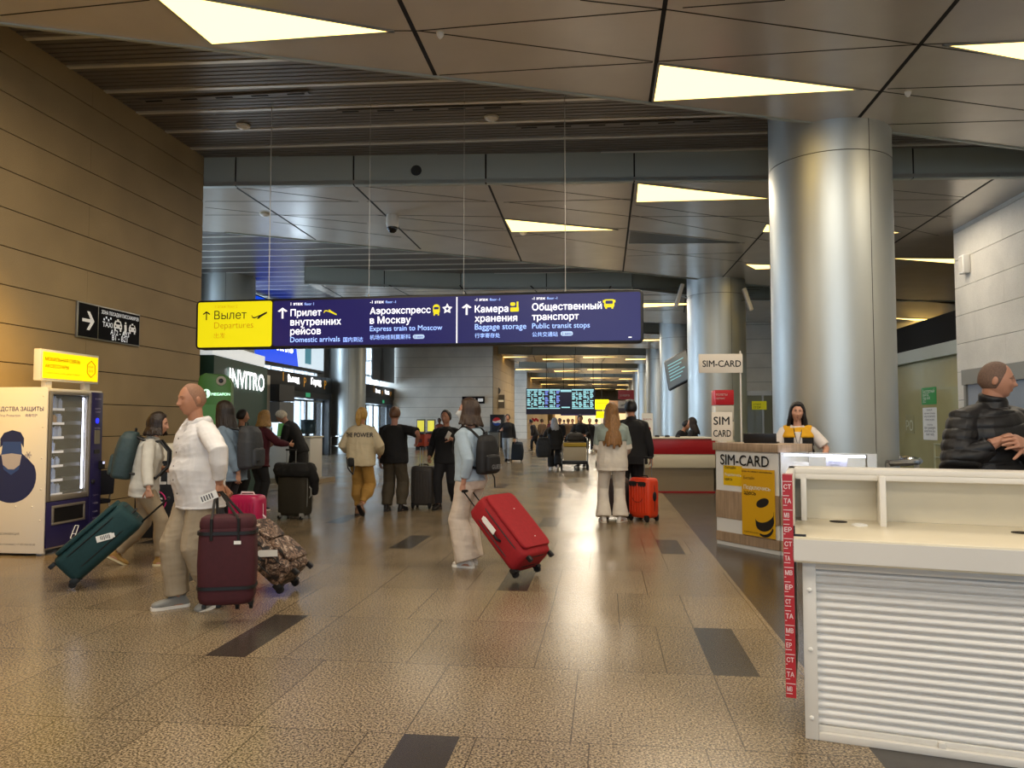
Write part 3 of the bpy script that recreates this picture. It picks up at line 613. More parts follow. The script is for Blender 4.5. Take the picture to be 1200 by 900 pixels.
tp = thing('barrier_tape', 'red printed tape stuck along the left edge of the shuttered counter', 'tape', (.885, 3.83, .2), math.radians(-14.5))
RED = mat('red tape', 'b3232c', .35); TPW = mat('white tape print', 'ead8d8', .5)
b = MB(); b.box(-.042, .004, -.004, -.001, 0.0, 1.048); b.box(-.042, .004, -.004, .1, 1.046, 1.0490); b.build('tape', RED, tp)
b = MB(); M_ = wallM((-.019, -.0045, 0), (1, 0, 0))
for i in range(15):
    z = .03 + i * .068; fit(b, ('МВ', 'ТА', 'СТ', 'ЕР')[i % 4], -.017, .015 if i % 3 else .006, M_, z, .03, height=.022)
    b.box(-.04, .002 - .015 * (i % 2), -.0052, -.0045, z + .034, z + .037); b.box(-.04, -.012 - .01 * (i % 3), -.0052, -.0045, z - .012, z - .009)
b.build('print', TPW, tp)
b = thing('red_box', 'small red box on the shelf top of the shuttered counter', 'box', tuple(co.matrix_world.translation) if 0 else (0, 0, 0))
pt = C.matrix_basis if 0 else (Matrix.Translation((.885, 3.83, 0)) @ Matrix.Rotation(math.radians(-14.5), 4, 'Z'))
b.matrix_basis = pt @ Matrix.Translation((1.27, .78, 1.245)); bx('carton', mat('red carton', 'c8323c', .45), 0, .16, -.08, .06, 0, .05, b, bevel=.003); bx('lid', mat('pink label', 'e07878', .5), -.002, .05, -.081, .061, .004, .0515, b)

# ---------------------------------------------------------------- SIM kiosk
WOOD = mat('oak laminate', 'a38c74', .5, noise_s=6, noise_a=.22, stretch=(6, 6, .6)); KW = mat('kiosk white', 'e6e8e8', .35)
A0, A1, B1 = Vector((1.37, 9.84, 0)), Vector((1.95, 9.05, 0)), Vector((2.75, 8.55, 0))
K = thing('sim_card_kiosk', 'white and oak SIM card sales kiosk with yellow posters', 'kiosk', tuple(A0), math.atan2(A1.y - A0.y, A1.x - A0.x))
LA = (A1 - A0).length
st = [(0, .05, 0), (.05, .165, 1), (.165, .333, 0), (.333, .666, 1), (.666, 1.157, 0)]
b = MB()
for z0, z1, w_ in st: b.cur = w_; b.box(0, LA, 0 if w_ == 0 else -.012, .5, z0 + .001, z1 - .001)
b.build('front_panel', [KW, WOOD], K)
bx('counter_top', WOOD, -.03, LA + .02, -.03, .55, 1.157, 1.25, K, bevel=.004)
b = MB(); KM = wallM((0, -.014, 0), (1, 0, 0)); fit(b, 'SIM-CARD', .09 * LA, .87 * LA, KM, .985, .012, height=.125); b.build('lettering', mat('black print', '141414', .5), K)
YP = mat('yellow poster', 'dba818', .45); YP2 = mat('yellow poster bright', 'e8c010', .45); PB = mat('poster black', '1d1c1e', .5); PWT = mat('poster white', 'f2f0e8', .5)
p1_ = bx('poster', YP2, .13 * LA, .44 * LA, -.004, -.001, .735, .975, K); p1_['label'] = 'small yellow poster'
p2_ = bx('poster', YP, .455 * LA, .96 * LA, -.028, -.018, .175, .955, K); p2_['label'] = 'large yellow poster with a striped ball'
b = MB(); M1 = wallM((0, -.0055, 0), (1, 0, 0)); fit(b, 'билайн', .16 * LA, .34 * LA, M1, .935, .01); fit(b, 'здесь', .15 * LA, .28 * LA, M1, .795, .02); b.build('print', PB, p1_)
b = MB(); fit(b, 'Подключись', .15 * LA, .425 * LA, M1, .85, .02); b.build('print', PWT, p1_)
b = MB(); M2 = wallM((0, -.0295, 0), (1, 0, 0)); fit(b, 'БУДЬ НА СВЯЗИ С «БИЛАЙНОМ»', .465 * LA, .93 * LA, M2, .915, .03, height=.022); fit(b, 'Билайн', .49 * LA, .66 * LA, M2, .83, .0); fit(b, 'здесь', .49 * LA, .68 * LA, M2, .65, .02); fit(b, 'подробности на сайте', .49 * LA, .72 * LA, M2, .21, 0)
b.X = M2; cx, cy = .80 * LA, .40
def ell(a0, a1, rx, ry, n=20, dx=0, dy=0, rot=.35):
    out = []
    for k in range(n + 1):
        t = math.radians(a0 + (a1 - a0) * k / n); x, y = rx * math.cos(t), ry * math.sin(t); out.append((cx + dx + x * math.cos(rot) - y * math.sin(rot), cy + dy + x * math.sin(rot) + y * math.cos(rot)))
    return out
b.prism(ell(0, 360, .098, .05, dx=-.02, dy=.17), -.001, .001)
up_ = ell(180, 360, .145, .075, dx=.005, dy=.03); lo_ = ell(360, 180, .14, .10, dx=.01, dy=-.05); b.prism(up_ + lo_, -.001, .001)
b.prism(ell(215, 330, .13, .12, dx=.01, dy=-.10) + ell(330, 215, .12, .085, dx=.01, dy=-.10), -.001, .001)
b.build('print', PB, p2_)
b = MB(); fit(b, 'Подключись', .49 * LA, .90 * LA, M2, .715, .02); b.build('print', PWT, p2_)
# glass display leg of the kiosk
K2 = thing('glass_showcase', 'lit glass showcase joined to the right end of the SIM card kiosk', 'showcase', tuple(A1), math.atan2(B1.y - A1.y, B1.x - A1.x))
LB_ = (B1 - A1).length; b = MB()
for z0, z1, w_ in [(0, .05, 0), (.05, .165, 1), (.165, .333, 0), (.333, .64, 1)]: b.cur = w_; y_ = 0 if w_ == 0 else -.012; b.prism([(.02, y_), (LB_, y_), (LB_, .45), (.2, .45)], z0 + .001, z1)
b.build('base', [KW, WOOD], K2)
GL = mat('clear glass', 'e8f0f2')
for a_ in ((.01, LB_, 0, .008, .64, 1.15), (LB_ - .008, LB_, .008, .45, .64, 1.15), (.2, LB_, 0, .45, 1.15, 1.158)): bx('glass_pane', GL, *a_, K2)
b = MB(); b.box(.2, LB_ - .01, .43, .45, .64, 1.15); b.build('back_board', KW, K2)
b = MB(); b.prism([(.06, .02), (LB_ - .02, .02), (LB_ - .02, .05), (.07, .05)], 1.125, 1.145); b.build('led_or_fill_strip', mat('cold led', 'ffffff'), K2)
b = MB()
for x in (.01, LB_ - .015): b.box(x, x + .014, 0, .014, .64, 1.16)
b.build('corner_post', ALU, K2)
bx('shelf', mat('pale glass shelf', 'c8d4d4', .1), .2, LB_ - .02, .1, .42, .9, .908, K2)
def card(lab, cat, loc, rotz, w_, h_, m_, tilt=-.25, name='leaflet', txt=()):
    t = thing(name, lab, cat, loc); t.rotation_euler = (tilt, 0, rotz); bx('sheet', m_, -w_ / 2, w_ / 2, 0, .003, 0, h_, t)
    b = MB()
    for (s_, x0, x1, z) in txt: fit(b, s_, x0, x1, wallM((0, -.001, 0), (1, 0, 0)), z)
    if txt: b.build('print', mat('blue grey print', '70788c', .6), t)
    return t
MK = Matrix.Translation(A1) @ Matrix.Rotation(K2.rotation_euler.z, 4, 'Z'); rz2 = K2.rotation_euler.z
pos = lambda x, y, z: tuple(MK @ Vector((x, y, z)))
card('large white price list standing low at the left of the showcase', 'leaflet', pos(.16, .12, .642), rz2, .22, .42, PAPER, txt=(('UNLIMITED', -.1, .1, .34), ('интернет', -.09, .05, .28), ('звонки', -.09, .02, .23), ('30 GB', -.09, .04, .17), ('300 мин', -.09, .05, .12), ('SMS', -.09, 0, .07)))
card('pale notice leaning on the middle of the glass showcase', 'leaflet', pos(.62, .03, 1.0), rz2, .22, .14, mat('pale lilac paper', 'd8daf0', .6), txt=(('Добро пожаловать', -.09, .09, .1), ('SIM карты', -.08, .04, .06), ('тарифы', -.08, .03, .03)))
card('yellow brochure lying in the glass showcase', 'brochure', pos(.45, .2, .91), rz2, .22, .10, YP2, -1.1)
# on the kiosk
KMx = Matrix.Translation(A0) @ Matrix.Rotation(K.rotation_euler.z, 4, 'Z'); kp = lambda x, y, z: tuple(KMx @ Vector((x, y, z)))
t = thing('laptop', 'black laptop with its back to the hall on the SIM kiosk top', 'laptop', kp(.55, .18, 1.25), K.rotation_euler.z + .6)
bx('base', BLACK, -.19, .19, 0, .26, 0, .018, t, bevel=.004); o = bx('screen', BLACK, -.19, .19, -.012, 0, .015, .12, t, bevel=.004); o.rotation_euler = (.15, 0, 0)
def pole_sign(lab, base, z0, zp, px0, px1, w_, h_, lines, rz, name='pole_sign', pole=True):
    t = thing(name, lab, 'sign', base, rz)
    if pole: b = MB(); b.lathe([(.06, 0), (.06, .012)], n=16); b.cyl((0, 0, 0), (0, 0, zp), .012, n=10); b.build('pole', mat('white pole', 'd8d4cc', .4), t)
    bd = bx('board', mat('sign board white', 'd9d0c2', .5), px0, px0 + w_, -.024, -.012, z0, z0 + h_, t, bevel=.003)
    b = MB()
    for s_, x0, x1, z, hh in lines: fit(b, s_, px0 + x0 * w_, px0 + x1 * w_, wallM((0, -.026, 0), (1, 0, 0)), z0 + z * h_, .014, height=hh)
    b.build('lettering', mat('black print', '141414'), t); return t
pole_sign('white SIM-CARD board on a tall thin pole above the kiosk', tuple(ond(869, 521, 10.05)[:2]) + (0,), 2.15, 2.44, -.545, 0, .57, .25, [('SIM-CARD', .09, .96, .32, .085)], math.radians(3))
pole_sign('small square two-line SIM CARD board standing on the kiosk', tuple(ond(846, 521, 9.7)[:2]) + (1.25,), .02, .3, -.13, 0, .26, .36, [('SIM', .1, .85, .56, .10), ('CARD', .08, .92, .14, .085)], math.radians(3), pole=True)

# ---------------------------------------------------------------- red and cream counter further back
RC = thing('red_counter', 'red and cream service counter beyond the orange suitcase', 'counter', (.71, 16.7, 0), math.radians(4))
REDL = mat('red laminate', 'a5141c', .35); CRL = mat('cream laminate', 'd8d0b8', .4)
bx('plinth', mat('beige plinth', '9a8a70', .35, .3), .04, 1.6, .08, 1.1, .03, .53, RC); bx('base_strip', REDL, .02, 1.62, .05, 1.12, 0, .03, RC)
bx('cream_band', CRL, 0, 1.62, 0, 1.2, .53, .82, RC, bevel=.006); bx('red_band', REDL, 0, 1.62, -.01, 1.2, .822, 1.15, RC, bevel=.006); bx('counter_top', mat('cream top', 'e6dfcc', .3), -.02, 1.64, -.03, 1.22, 1.15, 1.18, RC, bevel=.004)
tw = thing('stacked_display_tower', 'tower of a red lit cube over white cubes at the red counter end', 'display', (2.13, 17.0, 0), math.radians(4))
for i, (z0, z1, m_) in enumerate(((.02, 1.12, CRL), (1.2, 1.52, CRL), (1.54, 1.86, mat('white cube', 'd9d4c8', .35)), (1.88, 2.2, mat('red cube', 'b8222a', .35, emit=.15)))): bx('cube' if i else 'plinth', m_, .24, .64, 0, .4, z0, z1, tw, bevel=.01)
bx('post', CRL, .26, .62, .02, .38, 1.0, 1.2, tw)
b = MB(); fit(b, 'ПОЛЕТЫ', .26, .5, wallM((0, -.003, 0), (1, 0, 0)), 2.08, .01); fit(b, 'СЕРВИС', .26, .45, wallM((0, -.003, 0), (1, 0, 0)), 2.0, .01); b.build('lettering', PWT, tw)
t = thing('poster_stand', 'white poster stand with a red picture on the red counter left end', 'poster', (.92, 17.05, 1.18), math.radians(4)); bx('sheet', PAPER, -.12, .12, 0, .02, .02, .52, t); b = MB(); fit(b, 'ВОРОТА', -.09, .09, wallM((0, -.002, 0), (1, 0, 0)), .37, .01); b.sph((0, -.002, .18), (.07, .003, .05)); b.build('print', REDL, t); bx('foot', ALU, -.08, .08, -.05, .07, 0, .02, t)
for k, px in enumerate((763, 779, 787)):
    q = Vector((.9 + .22 * (k + 1), 17.0, 1.18)); t = thing('desk_gadget', ['small dark desk lamp stub at the left of the red counter', 'small dark card reader in the middle of the red counter', 'second small dark reader on the red counter, nearer the cubes'][k], 'card reader', tuple(q)); bx('body', BLACK, -.05, .05, -.04, .04, 0, .04, t, bevel=.008); bx('screen', mat('grey screen', '5a6268', .2), -.03, .03, -.03, .03, .04, .045, t)
# ---------------------------------------------------------------- entrance facade on the left
GLASS = mat('facade glass', 'dfeaf2', .05, alpha=.10); MULL = mat('facade frame', 'b4b8ba', .4, .5); DGREY = mat('dark grey cladding', '232426', .45)
for n_, (ya, yb) in enumerate(((13.2, 22.5), (25.2, 34.6), (37.2, 45.0))):
    f = MB(); x = -13.6
    y = ya
    k = 0
    while y < yb + .01: f.box(x - .06, x + .06, y - .04, y + .04, 0, 6.3); y += (yb - ya) / 8
    for z in (.05, 2.62, 4.2, 6.2): f.box(x - .05, x + .05, ya, yb, z - .05, z + .05)
    w_ = struct(f.build('window_%d' % (n_ + 1), MULL)); bx('pane', GLASS, x - .01, x + .01, ya, yb, .05, 6.2, w_)
    if n_:   # curtains of pale vertical blinds behind the glass
        b = MB(); y = ya + .1
        while y < yb - .3: b.box(x - .5, x - .46, y, y + .42, .05, 2.6); y += 1.5 + .5 * math.sin(y * 7)
        b.build('vertical_blind', mat('pale blue blind', 'c4dbe4', .7), w_)
for n_, (ya, yb) in enumerate(((22.5, 25.2), (34.6, 37.2))): struct(bx('wall_left', STONE2, -13.9, -13.4, ya, yb, 0, 6.4))
struct(bx('wall_left', STONE2, -13.9, -13.5, 11, 13.2, 0, 6.4))
SCR = mat('lit blue advert screen', '0a50e0', .3, emit=.9, ecol='0a4cf0'); SCW = mat('lit pale advert screen', 'd4e8f4', .3, emit=.9)
for (ya, yb, nm, xf) in ((26.6, 34.9, 'near', -12.75), (39.0, 45.0, 'far', -12.6)):
    t = thing('entrance_portal', 'dark entrance portal with lit signs, the %s one along the left glass facade' % ('nearer' if nm == 'near' else 'farther'), 'portal', (xf, ya, 0), group=None)
    L_ = yb - ya
    b = MB(); b.box(-.8, 0, 0, L_, 2.82, 3.55); b.build('header', mat('black portal header', '111216', .4), t, bevel=.01)
    b = MB(); b.box(-.75, -.05, 0, L_, 2.55, 2.82); b.build('door_track', DGREY, t)
    for y in (0, L_ - .3): bx('jamb', DGREY, -.8, -.05, y, y + .3, 0, 2.6, t)
    b = MB(); M_ = wallM((.006, 0, 0), (0, 1, 0)); fit(b, 'Выход', L_ * .38, L_ * .52, M_, 3.16, .01); fit(b, 'Город', L_ * .68, L_ * .82, M_, 3.16, .01); b.build('lit_lettering', mat('lit white sign', 'ffffff', .4, emit=1.6), t)
    b = MB(); fit(b, 'i', L_ * .32, L_ * .33, M_, 3.16); fit(b, 'P', L_ * .58, L_ * .61, M_, 3.02); fit(b, 'P', L_ * .87, L_ * .9, M_, 3.02); b.build('lit_symbol', mat('lit amber symbol', 'd0901a', .4, emit=.6), t)
    b = MB(); b.box(-.04, -.03, L_ * .62, L_ * .68, 2.6, 2.78); b.build('exit_sign', mat('lit green exit sign', '2f9a6a', .4, emit=.7), t)
    for k in range(4):
        y0 = .35 + k * (L_ - .7) / 4; wd = (L_ - .7) / 4
        d = MB()
        for a_ in ((y0, y0 + .07, 0, 2.5), (y0 + wd - .07, y0 + wd, 0, 2.5), (y0, y0 + wd, 0, .12), (y0, y0 + wd, 2.42, 2.5)): d.box(-.4, -.34, *a_)
        dd = d.build('door_leaf', MULL if k % 2 else DGREY, t); bx('pane', GLASS, -.38, -.37, y0 + .07, y0 + wd - .07, .12, 2.42, dd); bx('push_bar', CHROME, -.34, -.28, y0 + .1, y0 + .13, .8, 1.3, dd)
t = thing('advert_screen', 'big lit blue and pale advert screen above the nearer entrance portal', 'screen', (-12.75, 26.2, 3.72))
bx('housing', BLACK, -.3, -.01, 0, 7.6, 0, 2.5, t); bx('blue_screen', SCR, -.01, 0, .1, 4.9, .12, 2.45, t)
b = MB(); b.prism([(4.6, .12), (7.5, .12), (7.5, 2.45), (3.9, 2.45)], 0, .004); m = b.build('pale_screen', SCW, t); m.matrix_local = Matrix(((0, 0, 1, .002), (1, 0, 0, 0), (0, 1, 0, 0), (0, 0, 0, 1)))
b = MB(); fit(b, 'БАНК ВТБ', 2.0, 4.0, wallM((.006, 0, 0), (0, 1, 0)), .62, .01); b.build('lettering', mat('lit white sign', 'ffffff'), t)
for y in (.6, 6.8): bx('bracket', ALU, -.7, -.3, y, y + .1, .6, .7, t)
bx('figure', mat('lit teal picture', '5aa0b4', .4, emit=.5), .005, .008, 5.3, 6.0, .3, 1.9, t)
t = thing('advert_poster', 'dark advert poster with a standing figure above the farther portal', 'poster', (-12.55, 40.6, 3.85))
bx('panel', mat('grey poster', '4c4f52', .4, emit=.08), -.1, 0, 0, 4.3, 0, 2.3, t)
b = MB(); b.X = wallM((.004, 1.7, 0), (0, 1, 0)); b.prism([(-.35, 0), (.35, 0), (.3, 1.0), (.12, 1.35), (.1, 1.7), (.06, 1.95), (-.06, 1.95), (-.1, 1.7), (-.12, 1.35), (-.3, 1.0)], 0, .004); b.build('picture', mat('dark figure print', '15161a', .4), t)
for y in (.4, 3.8): bx('bracket', ALU, -1.0, -.1, y, y + .08, 1.0, 1.08, t)
# booth with lit white name, dark green
bp, bq = Vector((-7.36, 13.75, 0)), Vector((-7.92, 17.3, 0))
BO = thing('green_booth', 'dark green clinic booth with large lit white name on its wall', 'booth', tuple(bp)); BM = wallM((0, 0, 0), bq - bp); BL = (bq - bp).length
GRN = mat('dark green panel', '1c4238', .5)
b = MB(); b.X = BM; b.box(0, BL, 0, 2.78, -2.2, 0); b.build('wall_panel', GRN, BO)
b = MB(); b.X = BM; b.box(BL, BL + .25, 0, 2.62, -.6, 0); b.build('edge_panel', mat('brushed pale panel', 'a8a294', .35, .6), BO)
b = MB(); b.X = BM @ Matrix.Translation((0, 0, .04)); fit(b, 'INVITRO', .78, 3.2, I4, 2.22, .02, height=.37); b.build('lettering', mat('lit white letters', 'ffffff', .4, emit=1.5), BO)
b = MB(); b.X = BM; b.box(.05, BL - .05, 2.80, 3.05, -2.2, -.05); b.build('lit_cornice', mat('lit white cornice', 'eef4f6', .5, emit=.5), BO)
bx('screen', BLACK, 0, .5, 0, .9, 0, .4, BO).matrix_local = Matrix.Translation((bq - bp).to_tuple()) @ Matrix.Translation((-.35, .35, 2.02))
bx('notice_glass', mat('grey tinted glass', '6a6e72', .15), 0, .5, 0, .85, 0, .5, BO).matrix_local = Matrix.Translation((bq - bp).to_tuple()) @ Matrix.Translation((-.35, .37, 1.5))
# green totem with logo
g = Vector((-6.0, 11.36, 0)); MG = thing('green_totem', 'bright green rounded totem booth with white name and round camera', 'totem', tuple(g), math.radians(20))
GM = wallM((0, 0, 0), (1, 0, 0)); GR = mat('bright green laminate', '3f7a22', .4)
b = MB(); b.X = GM; pl = [(-.30, 0), (.19, 0), (.19, 2.12), (.15, 2.2), (.08, 2.25), (-.2, 2.27), (-.28, 2.22), (-.30, 2.12)]; b.prism(pl, -.35, 0); b.build('body', GR, MG, bevel=.01)
b = MB(); b.X = GM @ Matrix.Translation((0, 0, .004)); fit(b, 'МегаФон'.upper() if 0 else 'MEGAFON', -.10, .175, I4, 1.92, .02); b.prism([(-.175 + .06 * math.cos(k * math.pi / 8), 1.95 + .07 * math.sin(k * math.pi / 8)) for k in range(16)], -.002, 0); b.build('lettering', mat('lit mint letters', 'd8ffe8', .4, emit=.9), MG)
b = MB(); b.X = GM @ Matrix.Translation((0, 0, .006)); b.prism([(-.175 + .036 * math.cos(k * math.pi / 8), 1.95 + .05 * math.sin(k * math.pi / 8)) for k in range(4, 14)] + [(-.175, 1.95)], -.002, 0); b.build('logo_detail', GR, MG)
b = MB(); b.X = GM; b.lathe([(.075, 0), (.07, .02), (.045, .025)], (.04, 2.15, 0), 20); b.cur = 1; b.lathe([(.045, .02), (.02, .035)], (.04, 2.15, 0), 16); b.build('camera', [mat('beige ring', 'b8b0a0', .4), BLACK], MG)
b = MB(); b.X = GM; b.box(-.26, .17, .5, 1.78, 0, .005); pn = b.build('picture_panel', mat('mid green panel', '4d8a3a', .4), MG)
b = MB(); b.X = GM @ Matrix.Translation((0, 0, .008)); b.prism([(-.04, .9), (.16, .9), (.165, 1.3), (.12, 1.58), (.0, 1.6), (-.04, 1.3)], -.002, 0); b.cur = 1; b.prism([(.02 + .055 * math.cos(k * math.pi / 6), 1.45 + .075 * math.sin(k * math.pi / 6)) for k in range(12)], -.001, .002); b.build('portrait', [mat('brown print', '3a2a22', .5), mat('skin print', 'b88a72', .5)], pn)
# black SIM desk with white letters behind the walking pair
b = thing('black_desk', 'black promotion desk with white letters and a pink ring behind the white-shirted man', 'desk', (-6.08, 9.38, 0), math.radians(6))
bx('body', mat('black desk', '141416', .45), 0, .95, 0, .5, 0, 1.0, b, bevel=.01); bx('desk_top', mat('cream top', 'e6dfcc'), -.03, .98, -.03, .53, 1.0, 1.22, b, bevel=.006)
l = MB(); DM = wallM((0, -.003, 0), (1, 0, 0)); fit(l, 'TELE', .03, .53, DM, .70, .02, height=.2); fit(l, '5G', .18, .37, DM, .41, .02); fit(l, 'новые', .62, .77, DM, .55, 0); fit(l, 'тарифы', .62, .79, DM, .49, 0); fit(l, 'Выгодно', .62, .82, DM, .2, 0); l.build('lettering', mat('white print', 'e8e4e0', .5), b)
l = MB(); l.X = DM; l.tube([(.275 + .14 * math.cos(t), .47 + .14 * math.sin(t), 0) for t in [k * math.pi / 16 for k in range(32)]], .009, 6, closed=True); l.build('ring', mat('pink print', 'c02a6a', .5), b)
# dark chair by the vending machine
ch = thing('metal_chair', 'dark chair standing between the vending machine and the black desk', 'chair', (-6.75, 9.35, 0), math.radians(250))
for sx_ in (-.2, .2):
    MB().tube([(sx_, -.22, 0), (sx_, -.2, .45)], .011, 8).build('leg', CHROME, ch); MB().tube([(sx_, .24, 0), (sx_, .2, .45), (sx_, .26, .85)], .011, 8).build('leg', CHROME, ch)
bx('seat', mat('dark navy fabric', '1c1f2c', .8), -.22, .22, -.23, .22, .44, .50, ch, bevel=.02); o = bx('backrest', mat('dark navy fabric', '1c1f2c'), -.21, .21, .2, .24, .58, .9, ch, bevel=.02); o.rotation_euler = (-.08, 0, 0)
# white service desk beyond the queue
d = thing('service_desk', 'white service desk with a low plinth behind the queue on the left', 'desk', (-9.2, 18.6, 0), math.radians(-4))
bx('body', mat('grey white desk', 'cfccc4', .4), 0, 1.9, 0, .7, .06, 1.12, d, bevel=.01); bx('plinth', mat('beige plinth', '9a8a70'), -.05, 2.2, -.15, .85, 0, .1, d); bx('desk_top', mat('cream top', 'e6dfcc'), -.03, 1.93, -.03, .73, 1.12, 1.15, d, bevel=.004)
t = thing('tablet', 'green tablet leaning on the white service desk', 'tablet', (-8.15, 18.7, 1.15), math.radians(-4)); o = bx('screen', mat('green lit screen', '4a8030', .3, emit=.3), -.14, .14, 0, .02, 0, .34, t, bevel=.004); o.rotation_euler = (-.2, 0, 0); bx('stand', BLACK, -.05, .05, .0, .14, 0, .015, t)
t = thing('monitor', 'dark monitor standing at the right end of the white service desk', 'monitor', (-7.55, 18.9, 1.15), math.radians(-10)); bx('screen', mat('dark teal screen', '1f2e34', .2), -.2, .2, 0, .03, .06, .42, t, bevel=.004); bx('stand', BLACK, -.03, .03, .0, .05, .01, .1, t); bx('foot', BLACK, -.1, .1, -.06, .1, 0, .015, t)

# ---------------------------------------------------------------- glass partitions on the right
OL = mat('olive frosted glass', 'aaa478', .25, noise_s=.6, noise_a=.12, coat=.5)
p_ = struct(bx('partition_right', OL, 8.28, 8.34, 18.1, 33.9, 0, 3.1)); struct(bx('trim', FASCIA, 8.1, 8.4, 18.0, 33.9, 3.1, 3.42)); struct(bx('trim', DARKVOID, 8.4, 8.6, 18.1, 33.9, 3.42, 4.2))
GT = wallM((8.275, 0, 0), (0, -1, 0))
def wsign(name, lab, y0, y1, z0, z1, m_, lines, lm):
    t = thing(name, lab, 'notice', (8.277, y1, z0)); M_ = wallM((0, 0, 0), (0, -1, 0)); W = y1 - y0; H = z1 - z0
    b = MB(); b.X = M_; b.prism(rrect(W, H, .03, 3, W / 2, H / 2), -.001, .006); b.build('sheet', m_, t)
    b = MB()
    for s_, a_, c_, z in lines: fit(b, s_, a_ * W, c_ * W, M_ @ Matrix.Translation((0, 0, .008)), z * H)
    b.build('print', lm, t)
wsign('notice', 'green notice with white words on the olive glass wall', 20.45, 21.35, 1.96, 2.40, mat('green notice', '2f9a4a', .4), [('Бесплатный', .1, .9, .68), ('выход', .1, .5, .5), ('free exit', .1, .6, .3), ('出口', .1, .3, .12)], PWT)
wsign('notice', 'white printed sheet under the green notice on the olive glass wall', 20.45, 21.3, 1.05, 1.88, PAPER, [('ВНИМАНИЕ', .3, .7, .9), ('уважаемые пассажиры', .1, .9, .8), ('вход по паспорту', .1, .9, .7), ('и билету на рейс', .15, .85, .6), ('ATTENTION', .3, .7, .44), ('dear passengers', .1, .9, .34), ('please have your', .1, .9, .24), ('ticket ready', .2, .8, .14)], mat('grey print', '4a4a52'))
wsign('notice', 'pale frosted letter decal on the olive glass wall behind the column', 21.9, 22.5, 1.2, 1.72, mat('decal base', '8f8a5e'), [('РО', .1, .9, .15)], mat('pale decal', 'c8cab0', .5))
st_ = MB(); st_.box(8.24, 8.28, 19.2, 20.6, .95, .97); st_.box(8.24, 8.28, 19.2, 20.6, .62, .64); st_.box(8.24, 8.28, 20.58, 20.6, 0, .97); struct(st_.build('trim', mat('pale decal', 'c8cab0')))
gp = struct(bx('partition_far', mat('grey olive glass', '7f8068', .2, coat=.5), 4.7, 8.28, 28, 28.05, 0, 2.45)); f = MB()
for x in (4.7, 5.5, 6.3, 7.1): f.box(x, x + .06, 27.95, 28.08, 0, 2.5)
f.box(4.7, 8.28, 27.93, 28.1, 2.45, 2.62); struct(f.build('trim', ALU))
t = thing('yellow_sticker', 'yellow bilingual sticker strip on the far glass partition', 'sticker', (5.15, 27.93, 1.95)); bx('sheet', mat('lit yellow sticker', 'd8d020', .5, emit=.2), 0, .5, 0, .01, 0, .3, t); b = MB(); fit(b, 'СТОП', .05, .3, wallM((0, -.002, 0), (1, 0, 0)), .15); fit(b, 'STOP', .05, .3, wallM((0, -.002, 0), (1, 0, 0)), .04); b.build('print', S_DARK, t)
# door in the right wall
do = struct(bx('door_1', mat('pale blue grey glass', '8e98a6', .15, coat=.5), 7.70, 7.775, 12.4, 17.45, 0, 2.3)); f = MB()
f.box(7.62, 7.775, 12.3, 17.55, 2.3, 2.62); f.box(7.66, 7.775, 17.45, 17.55, 0, 2.3); f.box(7.66, 7.775, 14.9, 15.0, 0, 2.3); f.build('door_frame', mat('satin bronze frame', '8a8478', .35, .6), do)
f = MB(); f.box(7.6, 7.63, 14.6, 14.65, .8, 1.4); f.build('door_handle', CHROME, do)
t = thing('wall_speaker', 'small white box speaker high on the right stone wall corner', 'speaker', (7.78, 17.45, 4.9)); bx('body', WHITE, -.15, 0, -.12, .12, -.2, .2, t, bevel=.02); bx('grille', mat('grille white', 'c8c4ba', .6), -.156, -.15, -.09, .09, -.16, .16, t)
# handrails
def ring_rail(name, lab, cx, cy, R_, zs, a0, a1, r=.03):
    t = thing(name, lab, 'handrail', (cx, cy, 0))
    n = 40; arc = [math.radians(a0 + (a1 - a0) * k / n) for k in range(n + 1)]
    for z in zs: MB().tube([(R_ * math.cos(a_), R_ * math.sin(a_), z) for a_ in arc], r, 10).build('rail', CHROME, t, smooth=True)
    for k in range(0, n + 1, 8): MB().cyl((R_ * math.cos(arc[k]), R_ * math.sin(arc[k]), 0), (R_ * math.cos(arc[k]), R_ * math.sin(arc[k]), max(zs)), r * .8, n=8).build('post', CHROME, t)
ring_rail('handrail', 'curved steel handrail around the nearest big column', 3.4, 12, 1.12, (.95,), -70, 250, .045)
ring_rail('handrail', 'double steel handrail around the second left column', -12.4, 36, 1.12, (.85, .4), -180, 160)
ring_rail('handrail', 'steel handrail around the second right column behind the red counter', 3.4, 24, 1.15, (.9,), -180, 160)
t = thing('stanchion', 'slim dark post standing just right of the nearest column', 'post', tuple(onz(1046, 578)[:2]) + (0,)); b = MB(); b.lathe([(.16, 0), (.16, .02), (.035, .04), (.035, 1.25), (.045, 1.26), (.045, 1.42), (.02, 1.44)], n=16); b.build('post', BLACK, t)
# ---------------------------------------------------------------- ceiling small fittings
def ceil_fit(kind, lab, px, py, z, s=1.):
    p = onz(px, py, z); t = thing(kind, lab, {'dome_camera': 'camera', 'smoke_detector': 'smoke detector', 'ceiling_speaker': 'speaker'}[kind], (p.x, p.y, z)); b = MB()
    if kind == 'dome_camera':
        b.lathe([(.12, 0), (.13, -.06), (.13, -.2), (.115, -.26)], n=20); b.build('housing', WHITE, t, smooth=True); MB().sph((0, 0, -.26), (.115, .115, .12), 20).build('dome', mat('smoked dome', '141416', .08), t, smooth=True)
    else: b.lathe([(.07 * s, 0), (.08 * s, -.03), (.05 * s, -.06), (.01, -.075)], n=18); b.build('body', WHITE, t, smooth=True); MB().lathe([(.09 * s, 0), (.09 * s, -.012)], n=18).build('base', OFFWHITE, t)
ceil_fit('dome_camera', 'white dome camera with black glass under the second ceiling bay', 460, 252, ZR)
